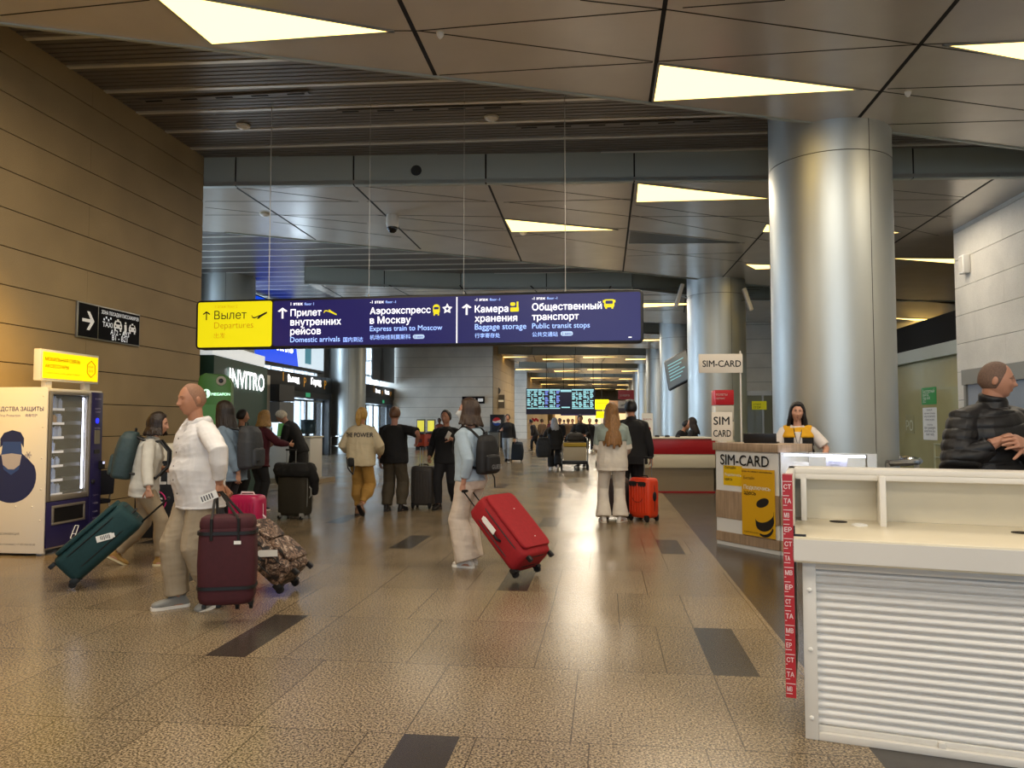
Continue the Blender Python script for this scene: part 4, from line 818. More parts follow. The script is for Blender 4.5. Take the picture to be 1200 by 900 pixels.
ceil_fit('smoke_detector', 'round detector on the slats above the left wall corner', 285, 147, ZS, 1.3); ceil_fit('smoke_detector', 'round detector on the slats above the middle of the hall', 576, 137, ZS, 1.3)
ceil_fit('smoke_detector', 'round detector under the pale ceiling bay above the yellow sign part', 310, 250, ZR, 1.2); ceil_fit('smoke_detector', 'small detector below the narrow lit triangle in the second bay', 613, 272, ZR)
ceil_fit('smoke_detector', 'tiny sprinkler head beside the joint of the nearest bay', 516, 38, ZR, .5); ceil_fit('smoke_detector', 'tiny sprinkler head right of the lit triangle by the big column', 1064, 107, ZR, .5)
for px, py, x_, lab in ((488, 200, 0, 'round speaker in the first grey fascia above the sign'),):
    p = ony(px, py, 13.3); q = Vector((p.x, fas(p.x) - .005, p.z)); t = thing('round_speaker', lab, 'speaker', tuple(q)); b = MB(); b.X = wallM((0, 0, 0), (1, .083, 0)); b.lathe([(.10, 0), (.10, .008)], n=24); b.build('grille', mat('dark grille', '3a3c3c', .7), t); b = MB(); b.X = wallM((0, 0, 0), (1, .083, 0)); b.tube([(.105 * math.cos(k * math.pi / 16), .105 * math.sin(k * math.pi / 16), 0) for k in range(32)], .012, 8, closed=True); b.build('rim', FASCIA, t)
for px, py, lab in ((800, 346, 'small white floodlight on the left side of the second column top'), (868, 351, 'small white floodlight on the right side of the second column top')):
    p = ony(px - 4 if px < 830 else px + 8, py, 23.2); t = thing('floodlight', lab, 'lamp', tuple(p)); o = bx('body', WHITE, -.06, .06, -.1, .1, -.35, .35, t, bevel=.03); o.rotation_euler = (0, .3 if px < 830 else -.3, 0); s_ = 1 if px < 830 else -1; t.location = t.location
    MB().tube([(0, 0, 0), (s_ * .29, .6, 0)], .02, 8).build('arm', ALU, t)
t = thing('monitor', 'tilted flight monitor mounted beside the second column', 'monitor', tuple(ond(794, 433, 26)), math.radians(-38)); t.rotation_euler = (math.radians(-18), math.radians(-22), math.radians(-38))
bx('housing', BLACK, -.5, .5, 0, .1, -.58, .58, t, bevel=.01); bx('screen', mat('grey screen lit', '70787c', .2, emit=.12), -.46, .46, -.004, 0, -.54, .54, t)
b = MB()
for k in range(6): b.box(-.36, .3 - .1 * (k % 3), -.008, -.004, .3 - k * .12, .34 - k * .12)
b.build('text_rows', mat('lit teal rows', '80b8c0', .4, emit=.5), t); bx('bracket', ALU, -.05, .05, .1, 1.3, -.05, .05, t)
# ---------------------------------------------------------------- far end of the hall
def fpos(px, py, d): return tuple(ond(px, py, d))
F0, F1 = ond(617.5, 479, 48), ond(696.5, 479, 48); FW = (F1 - F0).length; zt = ond(617, 456, 48).z; zb = ond(617, 479, 48).z
FB = thing('flight_board', 'wide glowing flight information board hanging at the far end of the hall', 'information board', (F0.x, F0.y, zb)); FM = wallM((0, 0, 0), F1 - F0); FH = zt - zb
b = MB(); b.X = FM; b.box(-.05, FW + .05, -.35, FH + .05, -.2, -.01); b.build('housing', mat('navy housing', '14163c', .4), FB)
S1, S2, S3, S4 = mat('lit cyan cells', '9fdce8', .4, emit=.8), mat('lit navy screen', '0c0e38', .3, emit=.15), mat('dark screen', '0a1020', .3), mat('lit violet cells', '7a90e8', .4, emit=.8)
for s_ in range(6):
    x0 = s_ * FW / 6; w6 = FW / 6 - .03; pn = MB(); pn.X = FM; pn.box(x0, x0 + w6, 0, FH, -.01, 0); sc_ = pn.build('screen', S2 if s_ == 3 else S3, FB)
    if s_ == 3: c = MB(); c.X = FM; c.box(x0, x0 + w6, FH * .86, FH * .97, 0, .01); c.box(x0 + .05, x0 + w6 - .1, FH * .04, FH * .1, 0, .01); c.build('cells', S1, sc_); continue
    c = MB(); c.X = FM; c.box(x0, x0 + w6, FH * .93, FH, 0, .01); c.box(x0, x0 + w6, 0, FH * .05, 0, .01)
    for r in range(11):
        z = FH * (.08 + r * .077)
        for q, (a_, e_) in enumerate(((.02, .36), (.40, .58), (.64, .97))):
            if (r * 5 + q * 3 + s_ * 7) % 6 == 0: continue
            c.cur = 1 if (q == 2 and s_ in (1, 2)) else 0; c.box(x0 + a_ * w6, x0 + (e_ - .05 * ((r + q) % 3)) * w6, z, z + FH * .052, 0, .01)
    c.build('cells', [S1, S4], sc_)
for px in (640.5, 673.5): b = MB(); b.X = FM; u = (px - 617.5) / 79 * FW; b.cyl((u, FH, -.1), (u, ZR - .005 - zb, -.1), .02, n=6); b.build('cable', BLACK, FB)
t = thing('direction_sign', 'small navy direction sign below the far flight board', 'sign', fpos(657, 487, 52)); bx('panel', S_BLUE, 0, 2.4, 0, .1, 0, .42, t); b = MB()
for k in range(4): b.box(.1 + k * .58, .5 + k * .58, -.01, 0, .22, .3); b.box(.1 + k * .58, .4 + k * .58, -.01, 0, .1, .16)
b.build('print', S_WHITE, t)
for x in (.2, 2.2): MB().cyl((x, .05, .42), (x, .05, ZS - .005 - t.location.z), .02, n=6).build('cable', BLACK, t)
YB = mat('lit yellow banner', 'f0e000', .5, emit=.9)
for px, py, d, w_, h_, lab in ((697, 480, 55, 1.0, .72, 'upper glowing yellow banner right of the flight board'), (698, 490, 56, .9, .5, 'lower glowing yellow banner right of the flight board')):
    t = thing('yellow_banner', lab, 'banner', fpos(px, py, d)); bx('panel', YB, 0, w_, 0, .15, 0, h_, t)
    b = MB(); b.box(.1, w_ - .1, -.006, 0, h_ * .6, h_ * .68); b.box(.1, w_ - .2, -.006, 0, h_ * .4, h_ * .46); b.build('print', S_OCHRE, t); MB().cyl((w_ / 2, .08, h_), (w_ / 2, .08, ZS - .005 - t.location.z), .02, n=6).build('cable', BLACK, t)
t = thing('hanging_sign', 'small red shop sign above a SIM-CARD board on a pole far down the hall', 'sign', tuple(onz(743, 531)[:2]) + (0,)); MB().cyl((0, 0, 0), (0, 0, 3.1), .03, n=8).build('pole', WHITE, t)
bx('red_board', REDL, -.75, .02, -.03, .03, 2.62, 3.08, t); bx('white_board', mat('sign board white', 'd9d0c2'), -.75, .02, -.03, .03, 2.2, 2.56, t); b = MB(); fit(b, 'ЗОЛОТО', -.68, -.2, wallM((0, -.032, 0), (1, 0, 0)), 2.78); b.build('print', PWT, t); b = MB(); fit(b, 'SIM-CARD', -.62, -.02, wallM((0, -.032, 0), (1, 0, 0)), 2.3, .01); b.build('lettering', mat('black print', '141414'), t)
# drinks fridge, bin, wall fittings at the left building corner
FR = thing('drinks_fridge', 'black drinks fridge with a red white and blue disc at the stone corner', 'fridge', (-6.55, 43.6, 0)); bx('cabinet', mat('black fridge', '101114', .35), 0, .8, 0, .8, .05, 1.95, FR, bevel=.02); bx('door', mat('black fridge door', '16171c', .3), .03, .77, -.03, 0, .1, 1.9, FR, bevel=.01)
b = MB(); b.X = wallM((.40, -.032, 1.55), (1, 0, 0)); n = 24; R_ = .24; P_ = lambda a0, a1: [(R_ * math.cos(math.radians(a0 + (a1 - a0) * k / n)), R_ * math.sin(math.radians(a0 + (a1 - a0) * k / n))) for k in range(n + 1)]
b.cur = 0; b.prism(P_(0, 360)[:-1], 0, .004); b.cur = 1; b.prism(P_(25, 170) + [(-.08, .01), (.08, .06)], .004, .007); b.cur = 2; b.prism(P_(190, 335) + [(.08, -.06), (-.08, -.1)], .004, .007); b.build('logo', [mat('logo white', 'e8e4e4', .5), mat('logo red', 'c02028', .5), mat('logo blue', '1c4aa0', .5)], FR)
for k in range(4): bx('foot', BLACK, .05 + .62 * (k % 2), .13 + .62 * (k % 2), .05 + .6 * (k // 2), .13 + .6 * (k // 2), 0, .05, FR)
t = thing('litter_bin', 'grey metal litter bin in front of the black drinks fridge', 'bin', (-6.15, 42.6, 0)); MB().prism(rrect(.62, .5, .06, 3), .0, .95).build('body', mat('grey bin metal', '77746c', .35, .7), t); MB().prism(rrect(.66, .54, .06, 3), .95, 1.0).build('lid', BLACK, t)
t = thing('litter_bin', 'round pale litter bin by the far pale wall', 'bin', tuple(onz(608, 513)[:2]) + (0,)); MB().lathe([(.30, 0), (.42, 1.0), (.44, 1.05)], n=20).build('body', mat('pale bin', '9a9c98', .4, .5), t); MB().lathe([(.3, 1.0), (.3, 1.06)], n=20).build('lid', ALU, t)
t = thing('wall_clock', 'round clock on an arm at the stone corner far left of the board', 'clock', fpos(582, 458, 48)); b = MB(); b.X = wallM((0, 0, 0), (1, 0, 0)); b.lathe([(.24, -.05), (.24, .05)], n=24); b.build('case', BLACK, t); b = MB(); b.X = wallM((0, -.051, 0), (1, 0, 0)); b.lathe([(.21, -.002), (.21, .004)], n=24); b.build('dial', mat('grey dial', '8a8a86', .4), t); MB().cyl((-.24, 0, 0), (-.5, 0, .0), .02, n=6).build('arm', BLACK, t); b = MB(); b.bar((0, -.06, 0), (0, -.06, .16), .02, .01); b.bar((0, -.06, 0), (.1, -.06, -.04), .02, .01); b.build('hand', BLACK, t)
t = thing('panel_sign', 'grey brown square panel sign below the far clock', 'sign', fpos(581, 478.5, 48)); bx('panel', mat('grey brown panel', '8a8070', .4, .3), 0, .55, 0, .1, 0, .85, t); bx('stripe', mat('lit pale stripe', 'e8d8b0', .4, emit=.4), .02, .5, -.01, 0, .40, .52, t); bx('arm', ALU, -.2, 0, .03, .06, .4, .46, t)
t = thing('wall_sign', 'small black pictogram sign on the far stone wall behind the masked woman', 'sign', tuple(ony(541.5, 473, 44.9))); bx('panel', TN, 0, 1.35, 0, .06, 0, .42, t); b = MB(); b.box(.12, .36, -.01, 0, .19, .24); b.box(.21, .27, -.01, 0, .1, .33); b.box(.5, .8, -.01, 0, .12, .3); b.box(.95, 1.25, -.01, 0, .12, .3); b.build('pictogram', TW, t)
for i, (px, py, lab) in enumerate(((493, 527, 'orange red self check-in kiosk with a lit yellow screen, nearest the column'), (505, 526, 'orange red self check-in kiosk beside the orange-vested attendant'))):
    t = thing('check_in_kiosk', lab, 'kiosk', tuple(onz(px, py)[:2]) + (0,), math.radians(-6)); OR = mat('orange red kiosk', 'b8401c', .4)
    bx('plinth', BLACK, -.22, .22, -.2, .2, 0, .18, t); bx('body', OR, -.26, .26, -.2, .2, .18, .86, t, bevel=.02); o = bx('screen_head', mat('grey kiosk head', '8a8a86', .4), -.25, .25, -.02, .06, .9, 1.68, t, bevel=.02); o2 = bx('screen', mat('lit yellow screen', 'e8dc50', .4, emit=.7), -.19, .19, -.03, -.02, 1.0, 1.6, t); bx('ledge', BLACK, -.24, .24, -.28, -.1, .86, .92, t)
    b = MB(); b.box(-.14, .14, -.205, -.2, .4, .6); b.build('print', mat('dark red print', '601c10', .5), t)
t = thing('totem_sign', 'tall yellow and black totem behind the check-in kiosks', 'totem', tuple(onz(505.5, 524)[:2]) + (0,)); bx('yellow_panel', YB, -.22, .22, -.08, .08, .9, 2.1, t); bx('black_panel', BLACK, -.22, .22, -.08, .08, 2.1, 2.75, t); bx('post', BLACK, -.1, .1, -.06, .06, 0, .9, t); bx('stripe', mat('lit pale stripe', 'e8d8b0'), -.2, .2, -.09, -.08, 2.5, 2.62, t)
t = thing('far_kiosk', 'cream low stand under red and white balloons at the far pale wall end', 'stand', tuple(onz(622, 513)[:2]) + (0,)); bx('body', mat('cream stand', 'c8a878', .5), -.4, .5, -.3, .3, 0, .55, t, bevel=.02); bx('sign_post', WHITE, -.3, -.1, -.05, .05, .55, 2.0, t); b = MB()
for k in range(5): b.sph((.05 + .16 * k, -.05, 1.7 + .12 * (k % 2)), .14, 10)
b.build('balloon', mat('red balloon', 'b8283c', .3), t, smooth=True)
# shop fronts closing the far end
for i, (x0, x1, c_, lab) in enumerate(((-6.5, -3.4, 'c8a878', 'cream'), (-3.2, -.2, 'd8d0c4', 'pale grey'), (0, 3.2, '8a6a50', 'brown'))):
    t = thing('shop_front', '%s shop front closing the hall end, %s' % (lab, ('under the left part of the flight board', 'under the middle of the flight board', 'behind the yellow banners')[i]), 'shop', (x0, 96, 0)); bx('wall_panel', mat('shop ' + lab, c_, .5), 0, x1 - x0, 0, 1, 0, 4.2, t); bx('lit_window', mat('lit shop window', 'e8d0a0', .5, emit=.7), .3, x1 - x0 - .3, -.05, 0, .4, 2.6, t); bx('sign_band', mat('dark sign band', '24202a', .5), .1, x1 - x0 - .1, -.1, 0, 2.8, 3.4, t)

for (x0, y0), (x1, y1), lab in (((395, 130), (612, 124), 'dashed slot diffuser in the dark slats above the middle of the sign'), ((605, 149), (860, 140), 'dashed slot diffuser in the dark slats left of the big column'), ((165, 118), (362, 108), 'dashed slot diffuser in the dark slats beside the left wall top')):
    a_, c_ = onz(x0, y0, ZS), onz(x1, y1, ZS); t = thing('slot_diffuser', lab, 'air vent', tuple(a_)); d = c_ - a_; L_ = d.length; t.rotation_euler = (0, 0, math.atan2(d.y, d.x)); bx('plate', SLAT, 0, L_, -.05, .05, -.016, -.002, t); b = MB(); x = .08
    while x < L_ - .2: b.box(x, x + .26, -.018, .018, -.020, -.014); x += .55
    b.build('slot', DARKVOID, t)
# ---------------------------------------------------------------- people: continuous remeshed bodies, clothes as child meshes
def V3(*a): return Vector(a)
def RX(d): return Matrix.Rotation(math.radians(d), 3, 'X')
def RY(d): return Matrix.Rotation(math.radians(d), 3, 'Y')
def RZ(d): return Matrix.Rotation(math.radians(d), 3, 'Z')
def loft(b, C_, RXY, ax, ay, n=20, ex=2.3):
    """closed loft of super-elliptic rings; C_ centres, RXY (rx, ry), ax/ay axes (single or per ring)"""
    vs = []; k = len(C_)
    for i, c in enumerate(C_):
        a = ax[i] if isinstance(ax, list) else ax; e = ay[i] if isinstance(ay, list) else ay
        for j in range(n):
            t = 2 * math.pi * j / n; ct, s_ = math.cos(t), math.sin(t)
            vs.append(Vector(c) + a * (math.copysign(abs(ct) ** (2 / ex), ct) * RXY[i][0]) + e * (math.copysign(abs(s_) ** (2 / ex), s_) * RXY[i][1]))
    fs = [(i * n + j, i * n + (j + 1) % n, (i + 1) * n + (j + 1) % n, (i + 1) * n + j) for i in range(k - 1) for j in range(n)]
    b.add(vs, fs + [tuple(range(n))[::-1], tuple(range((k - 1) * n, k * n))])
def limb(b, pts, r, n=14, flat=1., ref=None, cap=True):
    """round-ended tapering limb"""
    pts = [Vector(p) for p in pts]; r = list(r)
    if cap:
        d0 = (pts[0] - pts[1]).normalized(); d1 = (pts[-1] - pts[-2]).normalized()
        pts = [pts[0] + d0 * r[0] * .9, pts[0] + d0 * r[0] * .6] + pts + [pts[-1] + d1 * r[-1] * .6, pts[-1] + d1 * r[-1] * .9]; r = [r[0] * .35, r[0] * .78] + r + [r[-1] * .78, r[-1] * .35]
    k = len(pts); vs = []; a = None
    for i, p in enumerate(pts):
        d = (pts[min(i + 1, k - 1)] - pts[max(i - 1, 0)]).normalized()
        if a is None: a = (Vector(ref) if ref else d.orthogonal()).normalized()
        a = (a - d * a.dot(d)).normalized(); e = d.cross(a)
        vs += [p + (a * math.cos(t) + e * math.sin(t) * flat) * r[i] for t in [2 * math.pi * j / n for j in range(n)]]
    fs = [(i * n + j, i * n + (j + 1) % n, (i + 1) * n + (j + 1) % n, (i + 1) * n + j) for i in range(k - 1) for j in range(n)]
    b.add(vs, fs + [tuple(range(n))[::-1], tuple(range((k - 1) * n, k * n))])
def remesh(b, vox, smooth=3, wr=0., wf=14., seed=0., wz=.45):
    me = bpy.data.meshes.new('r'); me.from_pydata(b.v, [], b.f)
    bm = bmesh.new(); bm.from_mesh(me); bmesh.ops.recalc_face_normals(bm, faces=bm.faces); bm.to_mesh(me); bm.free()
    o = bpy.data.objects.new('r', me); COL.objects.link(o)
    m = o.modifiers.new('r', 'REMESH'); m.mode = 'VOXEL'; m.voxel_size = vox; m.use_smooth_shade = True
    if smooth: s_ = o.modifiers.new('s', 'SMOOTH'); s_.factor = .5; s_.iterations = smooth
    dg = bpy.context.evaluated_depsgraph_get(); out = bpy.data.meshes.new_from_object(o.evaluated_get(dg))
    bpy.data.objects.remove(o); bpy.data.meshes.remove(me)
    if wr:
        ns = [v.normal.copy() for v in out.vertices]; sd = Vector((seed, seed * .7, 0))
        for v, n in zip(out.vertices, ns):
            p = v.co; q = Vector((p.x * wf * .8, p.y * wf * .8, p.z * wf * wz)) + sd
            f = 1 - abs(noise.noise(q)) * 2.2; f2 = noise.noise(q * .5 + Vector((3, 1, 2)))
            q2 = Vector((p.x * wf * .5, p.y * wf * .5, p.z * wf * 1.6 + p.x * 6)) + sd; f3 = 1 - abs(noise.noise(q2)) * 2.
            v.co = p + n * wr * (f * .45 + f2 * .8 + f3 * .22)
    return out
def ik(S, T, a, b_, pole):
    d = T - S; L_ = min(d.length, (a + b_) * .998); u = d.normalized(); x = (a * a - b_ * b_ + L_ * L_) / (2 * L_); h = math.sqrt(max(0, a * a - x * x))
    p = pole - u * pole.dot(u); p.normalize(); return S + u * x + p * h, S + u * L_

def head_dir(d, fem=0.):
    """point of the head surface for a unit direction (face towards +y)"""
    x, y, z = d; w_ = 1.0; fy = 1.0
    if z < 0: w_ = 1 - (.30 + .05 * fem) * (-z) ** 1.4
    yy = y
    if y < 0 and z < -.15: fy = 1 - .45 * min(1, (-z - .15) / .7)
    p = Vector((x * .077 * w_, yy * (.097 if y > 0 else .102) * fy, z * (.118 if z > 0 else .122)))
    if y > 0:
        p.y += .012 * max(0, -z) * y            # jaw comes forward
        th = math.atan2(x, y); ph = math.asin(max(-1, min(1, z)))
        def g(t0, p0, st, sp_): return math.exp(-((th - t0) / st) ** 2 - ((ph - p0) / sp_) ** 2)
        n = 0.
        n += .012 * g(0, -.02, .13, .16) + .024 * g(0, -.24, .15, .10) + .008 * g(.17, -.28, .1, .07) + .008 * g(-.17, -.28, .1, .07)
        n -= .010 * (g(.37, .03, .2, .11) + g(-.37, .03, .2, .11)); n += .005 * (g(.36, .2, .28, .07) + g(-.36, .2, .28, .07))
        n += .0035 * g(0, -.52, .24, .05) + .0035 * g(0, -.62, .2, .05) - .003 * g(0, -.57, .25, .02) - .004 * g(0, -.74, .3, .06) + .007 * g(0, -.95, .3, .14)
        n += .005 * (g(.65, -.2, .2, .16) + g(-.65, -.2, .2, .16)) - .003 * (g(.6, -.55, .2, .15) + g(-.6, -.55, .2, .15))
        p += Vector(d) * n
    return p
def sdir(th, ph): return Vector((math.sin(th) * math.cos(ph), math.cos(th) * math.cos(ph), math.sin(ph)))
HAIRM = {}
def hairmat(c): return mat('hair ' + c, c, .45, noise_s=90, noise_a=.35, stretch=(1, 1, .12), bump=.4, bump_s=160)
def skinm(c): return mat('skin ' + c, c, .5, noise_s=14, noise_a=.06)
def cloth(c, r=.8, n=.08, fs=7, bump=.12): return mat('cloth ' + c, c, r, noise_s=fs, noise_a=n, bump=bump, bump_s=220)

def hand_into(b, W, d, n, t, k, curl=(25, 30, 20), spread=.05, thumb=.7, tc=20):
    """palm + 5 separate fingers. d towards fingers, n palm-facing normal, t thumb side"""
    d = d.normalized(); n = (n - d * n.dot(d)).normalized(); t = (t - d * t.dot(d) - n * t.dot(n)).normalized()
    sec = [(-.05, .025, .020), (-.01, .024, .018), (.02, .031, .017), (.05, .039, .0155), (.078, .041, .0135), (.09, .038, .010)]
    loft(b, [W + d * s_ * k for s_, _, _ in sec], [(a * k, c * k) for _, a, c in sec], t, n, 16, 2.6)
    ax = n.cross(d)     # rotating d about ax by -angle leans towards n ; pick sign below
    for i, (o, L_) in enumerate(((.031, .072), (.0105, .080), (-.0105, .074), (-.031, .058))):
        p = W + d * (.084 - .004 * abs(i - 1)) * k + t * o * k; u = (d + t * (1.5 - i) * spread).normalized(); pts = [p - u * .02 * k, p]; a_ = 0
        for f_, c_ in zip((.45, .30, .25), curl):
            a_ += c_; v = u * math.cos(math.radians(a_)) + n * math.sin(math.radians(a_)); p = p + v * L_ * f_ * k; pts.append(p)
        limb(b, pts, [r_ * k for r_ in (.0095, .0092, .0085, .0078, .0068)], 8)
    p0 = W + d * .018 * k + t * .022 * k + n * .004 * k; u = (d * .62 + t * thumb + n * .28).normalized(); p1 = p0 + u * .048 * k
    u2 = (u + d * math.sin(math.radians(tc)) + n * .2).normalized(); p2 = p1 + u2 * .034 * k; p3 = p2 + (u2 + n * .15).normalized() * .026 * k
    limb(b, [p0 - u * .01, p1, p2, p3], [.014 * k, .0115 * k, .0095 * k, .0075 * k], 8)

class Fig: pass
def person(label, loc, head, H=1.75, build=1., fem=False, lean=0., hunch=0., feet=((-.1, .0, 0, 0), (.1, 0, 0, 0)), hands=(None, None), elbow=(None, None), handdir=(None, None), handn=(None, None), curl=((25, 30, 20), (25, 30, 20)),
           face=(0, 0, 0), skin='c08a6c', hair=('short', '2a1c14'), top=None, trousers=None, shoes='2a2a2c', sole='d8d4cc', belly=0., vox=.008, group=None, detail=True, seat=None, hipyaw=0., footyaw=(8, -8), hs=1.05):
    """head = heading in degrees, 0 looks along +y, 90 looks along -x. hands / feet targets in the person's own frame (x right, y ahead, z up)"""
    k = H / 1.75; F = Fig(); F.k = k
    Mi = (Matrix.Translation(loc) @ Matrix.Rotation(math.radians(head), 4, 'Z')).inverted()
    hands = [Mi @ ond(*h_[1:]) if h_ and h_[0] == 'px' else h_ for h_ in hands]
    root = thing('person', label, 'person', loc, math.radians(head), group); F.root = root
    fw = .93 if fem else 1.; sw = (.160 if fem else .182) * k * (1 + (build - 1) * .4)
    u = RX(-lean) @ V3(0, 0, 1); fr = RX(-lean) @ V3(0, 1, 0); lat = V3(1, 0, 0)
    u2 = RX(-lean - hunch) @ V3(0, 0, 1); fr2 = RX(-lean - hunch) @ V3(0, 1, 0)
    thL, shL = .425 * k, .415 * k
    if seat: zp = seat
    else:
        zp = 9.
        for (x, y, dz, pt) in feet:
            dx = x * k * 1. - (.088 * k if x > 0 else -.088 * k); zp = min(zp, math.sqrt(max(.2, (.995 * (thL + shL)) ** 2 - dx * dx - y * y)) + .085 * k + dz)
    P = V3(0, 0, zp); F.P = P
    def sp(s_):     # spine point
        s_ *= k; q = .22 * k
        return P + u * s_ if s_ < q else P + u * q + u2 * (s_ - q)
    def axf(s_): return fr if s_ < .22 else fr2
    S = [sp(.445) + lat * (-sw) , sp(.445) + lat * sw]; N_ = sp(.52)
    hr = RX(-(lean + hunch) * .45) @ RZ(face[0]) @ RX(face[1]) @ RY(face[2])
    K1 = k; k_h = k * hs
    Hc = N_ + (RX(-(lean + hunch) * .8 + face[1] * .3) @ V3(0, .022 * k, (.060 + .116 * hs / 1.05) * k)); F.Hc, F.hr, F.sp, F.S, F.fr2, F.u2, F.lat = Hc, hr, sp, S, fr2, u2, lat
    tor = [(-.115, .125, .10, 0), (-.03, .168, .118, -.01), (.06, .163, .113, -.005), (.16, .143, .102, .005), (.26, .148, .108, .01), (.36, .166, .118, .008), (.43, .163, .106, 0), (.475, .130, .085, -.005), (.51, .080, .068, 0)]
    if fem: tor = [(s_, rx * f_, ry * g_, o) for (s_, rx, ry, o), f_, g_ in zip(tor, (1.04, 1.04, 1.0, .90, .88, .90, .90, .88, .85), (1, 1.02, .98, .92, .92, .92, .92, .95, .92))]
    def torso(b, e=0., s0=-.2, s1=.6, n=24, flare=0., drape=0.):
        C_, R_, A_ = [], [], []
        for s_, rx, ry, o in tor:
            if s_ < s0 - .001 or s_ > s1 + .001: continue
            if drape and s_ < .3: rx = max(rx, .164 * drape); ry = max(ry, .114 * drape); o *= .4
            bl = belly * math.exp(-((s_ - .12) / .13) ** 2); ee = e + flare * max(0, (.12 - s_) / .2)
            C_.append(sp(s_) + axf(s_) * (o + bl * .55) * k); R_.append(((rx * build + ee + bl * .35) * k, (ry * (.5 + build * .5) + ee + bl * .6) * k)); A_.append(axf(s_))
        loft(b, C_, R_, lat, A_, n, 2.35)
        if fem and s1 > .35:
            for sx_ in (-1, 1): b.sph(tuple(sp(.335) + fr2 * (.085 + e * .8) * k + lat * sx_ * .07 * k), (.056 * k, .042 * k, .058 * k), 12)
    # joints
    Ls = []
    for i, (x, y, dz, pt) in enumerate(feet):
        s_ = -1 if i == 0 else 1; hp = P + V3(s_ * .088 * k, 0, -.02 * k); A = V3(x * k, y, .085 * k + dz); kn, A = ik(hp, A, thL, shL, V3(s_ * .12, 1, .1)); Ls.append((hp, kn, A, s_, pt, footyaw[i]))
    As = []
    for i in (0, 1):
        s_ = -1 if i == 0 else 1; T = hands[i]; a_, f_ = .285 * k, .255 * k
        if T is None: T = S[i] + V3(s_ * .07 * k, .04, -.535 * k)
        else: T = Vector(T)
        pole = Vector(elbow[i]) if elbow[i] else V3(s_ * .5, -1, -.15)
        el, wr = ik(S[i], T, a_, f_, pole); As.append((S[i], el, wr, s_))
    F.Ls, F.As = Ls, As; ab = (.5 + .5 * build) * fw
    # ---- body
    b = MB(); torso(b)
    limb(b, [sp(.45), N_, Hc - u2 * .03 * k - hr @ V3(0, .015, 0)], [.062 * k * fw, .054 * k * fw, .053 * k * fw], 16)
    for S_, el, wr, s_ in As:
        limb(b, [sp(.475) + lat * s_ * .055 * k, sp(.462) + lat * s_ * .12 * k, S_, S_.lerp(el, .5), el, el.lerp(wr, .3), el.lerp(wr, .75), wr], [r_ * k * ab for r_ in (.05, .052, .055, .048, .040, .042, .033, .027)], 14)
    for hp, kn, A, s_, pt, fyw in Ls:
        limb(b, [hp + V3(0, 0, .05), hp.lerp(kn, .12), hp.lerp(kn, .55), kn, kn.lerp(A, .3), kn.lerp(A, .75), A], [r_ * k * ab for r_ in (.09, .092, .076, .056, .055, .040, .036)], 16)
        fm = RZ(fyw) @ RX(-pt); hl = A + fm @ V3(0, -.03, -.05) * k; limb(b, [hl, A + fm @ V3(0, .06, -.045) * k, A + fm @ V3(0, .15, -.06) * k], [.034 * k, .036 * k, .024 * k], 12)
    body = remesh(b, vox, 3)
    hb = MB(); n1, n2 = 48, 36; vs = []
    for i in range(n2 + 1):
        ph = -math.pi / 2 + math.pi * i / n2; ph = max(-1.54, min(1.54, ph))
        vs += [Hc + hr @ (head_dir(sdir(2 * math.pi * j / n1, ph), 1. if fem else 0.) * k_h) for j in range(n1)]
    fs = [(i * n1 + j, (i + 1) * n1 + j, (i + 1) * n1 + (j + 1) % n1, i * n1 + (j + 1) % n1) for i in range(n2) for j in range(n1)]
    hb.add(vs, fs + [tuple(range(n1)), tuple(range(n2 * n1, (n2 + 1) * n1))[::-1]])
    for s_ in (-1, 1):
        e_ = MB(); e_.sph((0, 0, 0), (.009 * k_h, .017 * k_h, .028 * k_h), 12); M_ = Matrix.Translation(Hc + hr @ (V3(s_ * .077, -.012, -.008) * k_h)) @ (hr @ RZ(s_ * -22) @ RX(-8)).to_4x4(); hb.add([tuple(M_ @ Vector(v)) for v in e_.v], e_.f)
    limb(hb, [N_ - u2 * .02, N_.lerp(Hc, .45), Hc - u2 * .03 * k - hr @ V3(0, .015, 0)], [.058 * k * fw, .053 * k * fw, .053 * k * fw], 16)
    hm = remesh(hb, .0045 if detail else .008, 2)
    hd = MB()
    for i, (S_, el, wr, s_) in enumerate(As):
        d = (wr - el).normalized() if handdir[i] is None else Vector(handdir[i]); nn = V3(-s_, .15, 0) if handn[i] is None else Vector(handn[i]); t = d.cross(nn) * s_ * -1
        if handn[i] is None and t.dot(V3(0, 1, .3)) < 0: t = -t
        hand_into(hd, wr, d, nn, t, k * (.93 if fem else 1), curl[i]); limb(hd, [wr + (el - wr).normalized() * .07, wr], [.029 * k * ab, .026 * k * ab], 12)
    hmesh = remesh(hd, .0032 if detail else .005, 1)
    bmj = bmesh.new()
    for m_ in (body, hm, hmesh): bmj.from_mesh(m_)
    me = bpy.data.meshes.new('body'); bmj.to_mesh(me); bmj.free()
    F.body = from_me('body', me, skinm(skin), root, True, 0)
    # ---- face
    if detail:
        ey = MB(); br = MB()
        for s_ in (-1, 1):
            c = Hc + hr @ ((head_dir(sdir(s_ * .36, .02)) + V3(0, -.0095, 0)) * k_h); ey.cur = 0; ey.sph(tuple(c), .0118 * k_h, 12); ey.cur = 1; ey.sph(tuple(c + hr @ V3(0, .0075, 0) * k_h), .0062 * k_h, 8)
            br.tube([Hc + hr @ ((head_dir(sdir(s_ * q, .17 + .045 * math.sin(math.pi * (q - .08) / .5))) - V3(0, .0022, 0)) * k_h) for q in (.14, .26, .38, .5)], [.003 * k_h, .0042 * k_h, .004 * k_h, .002 * k_h], 6)
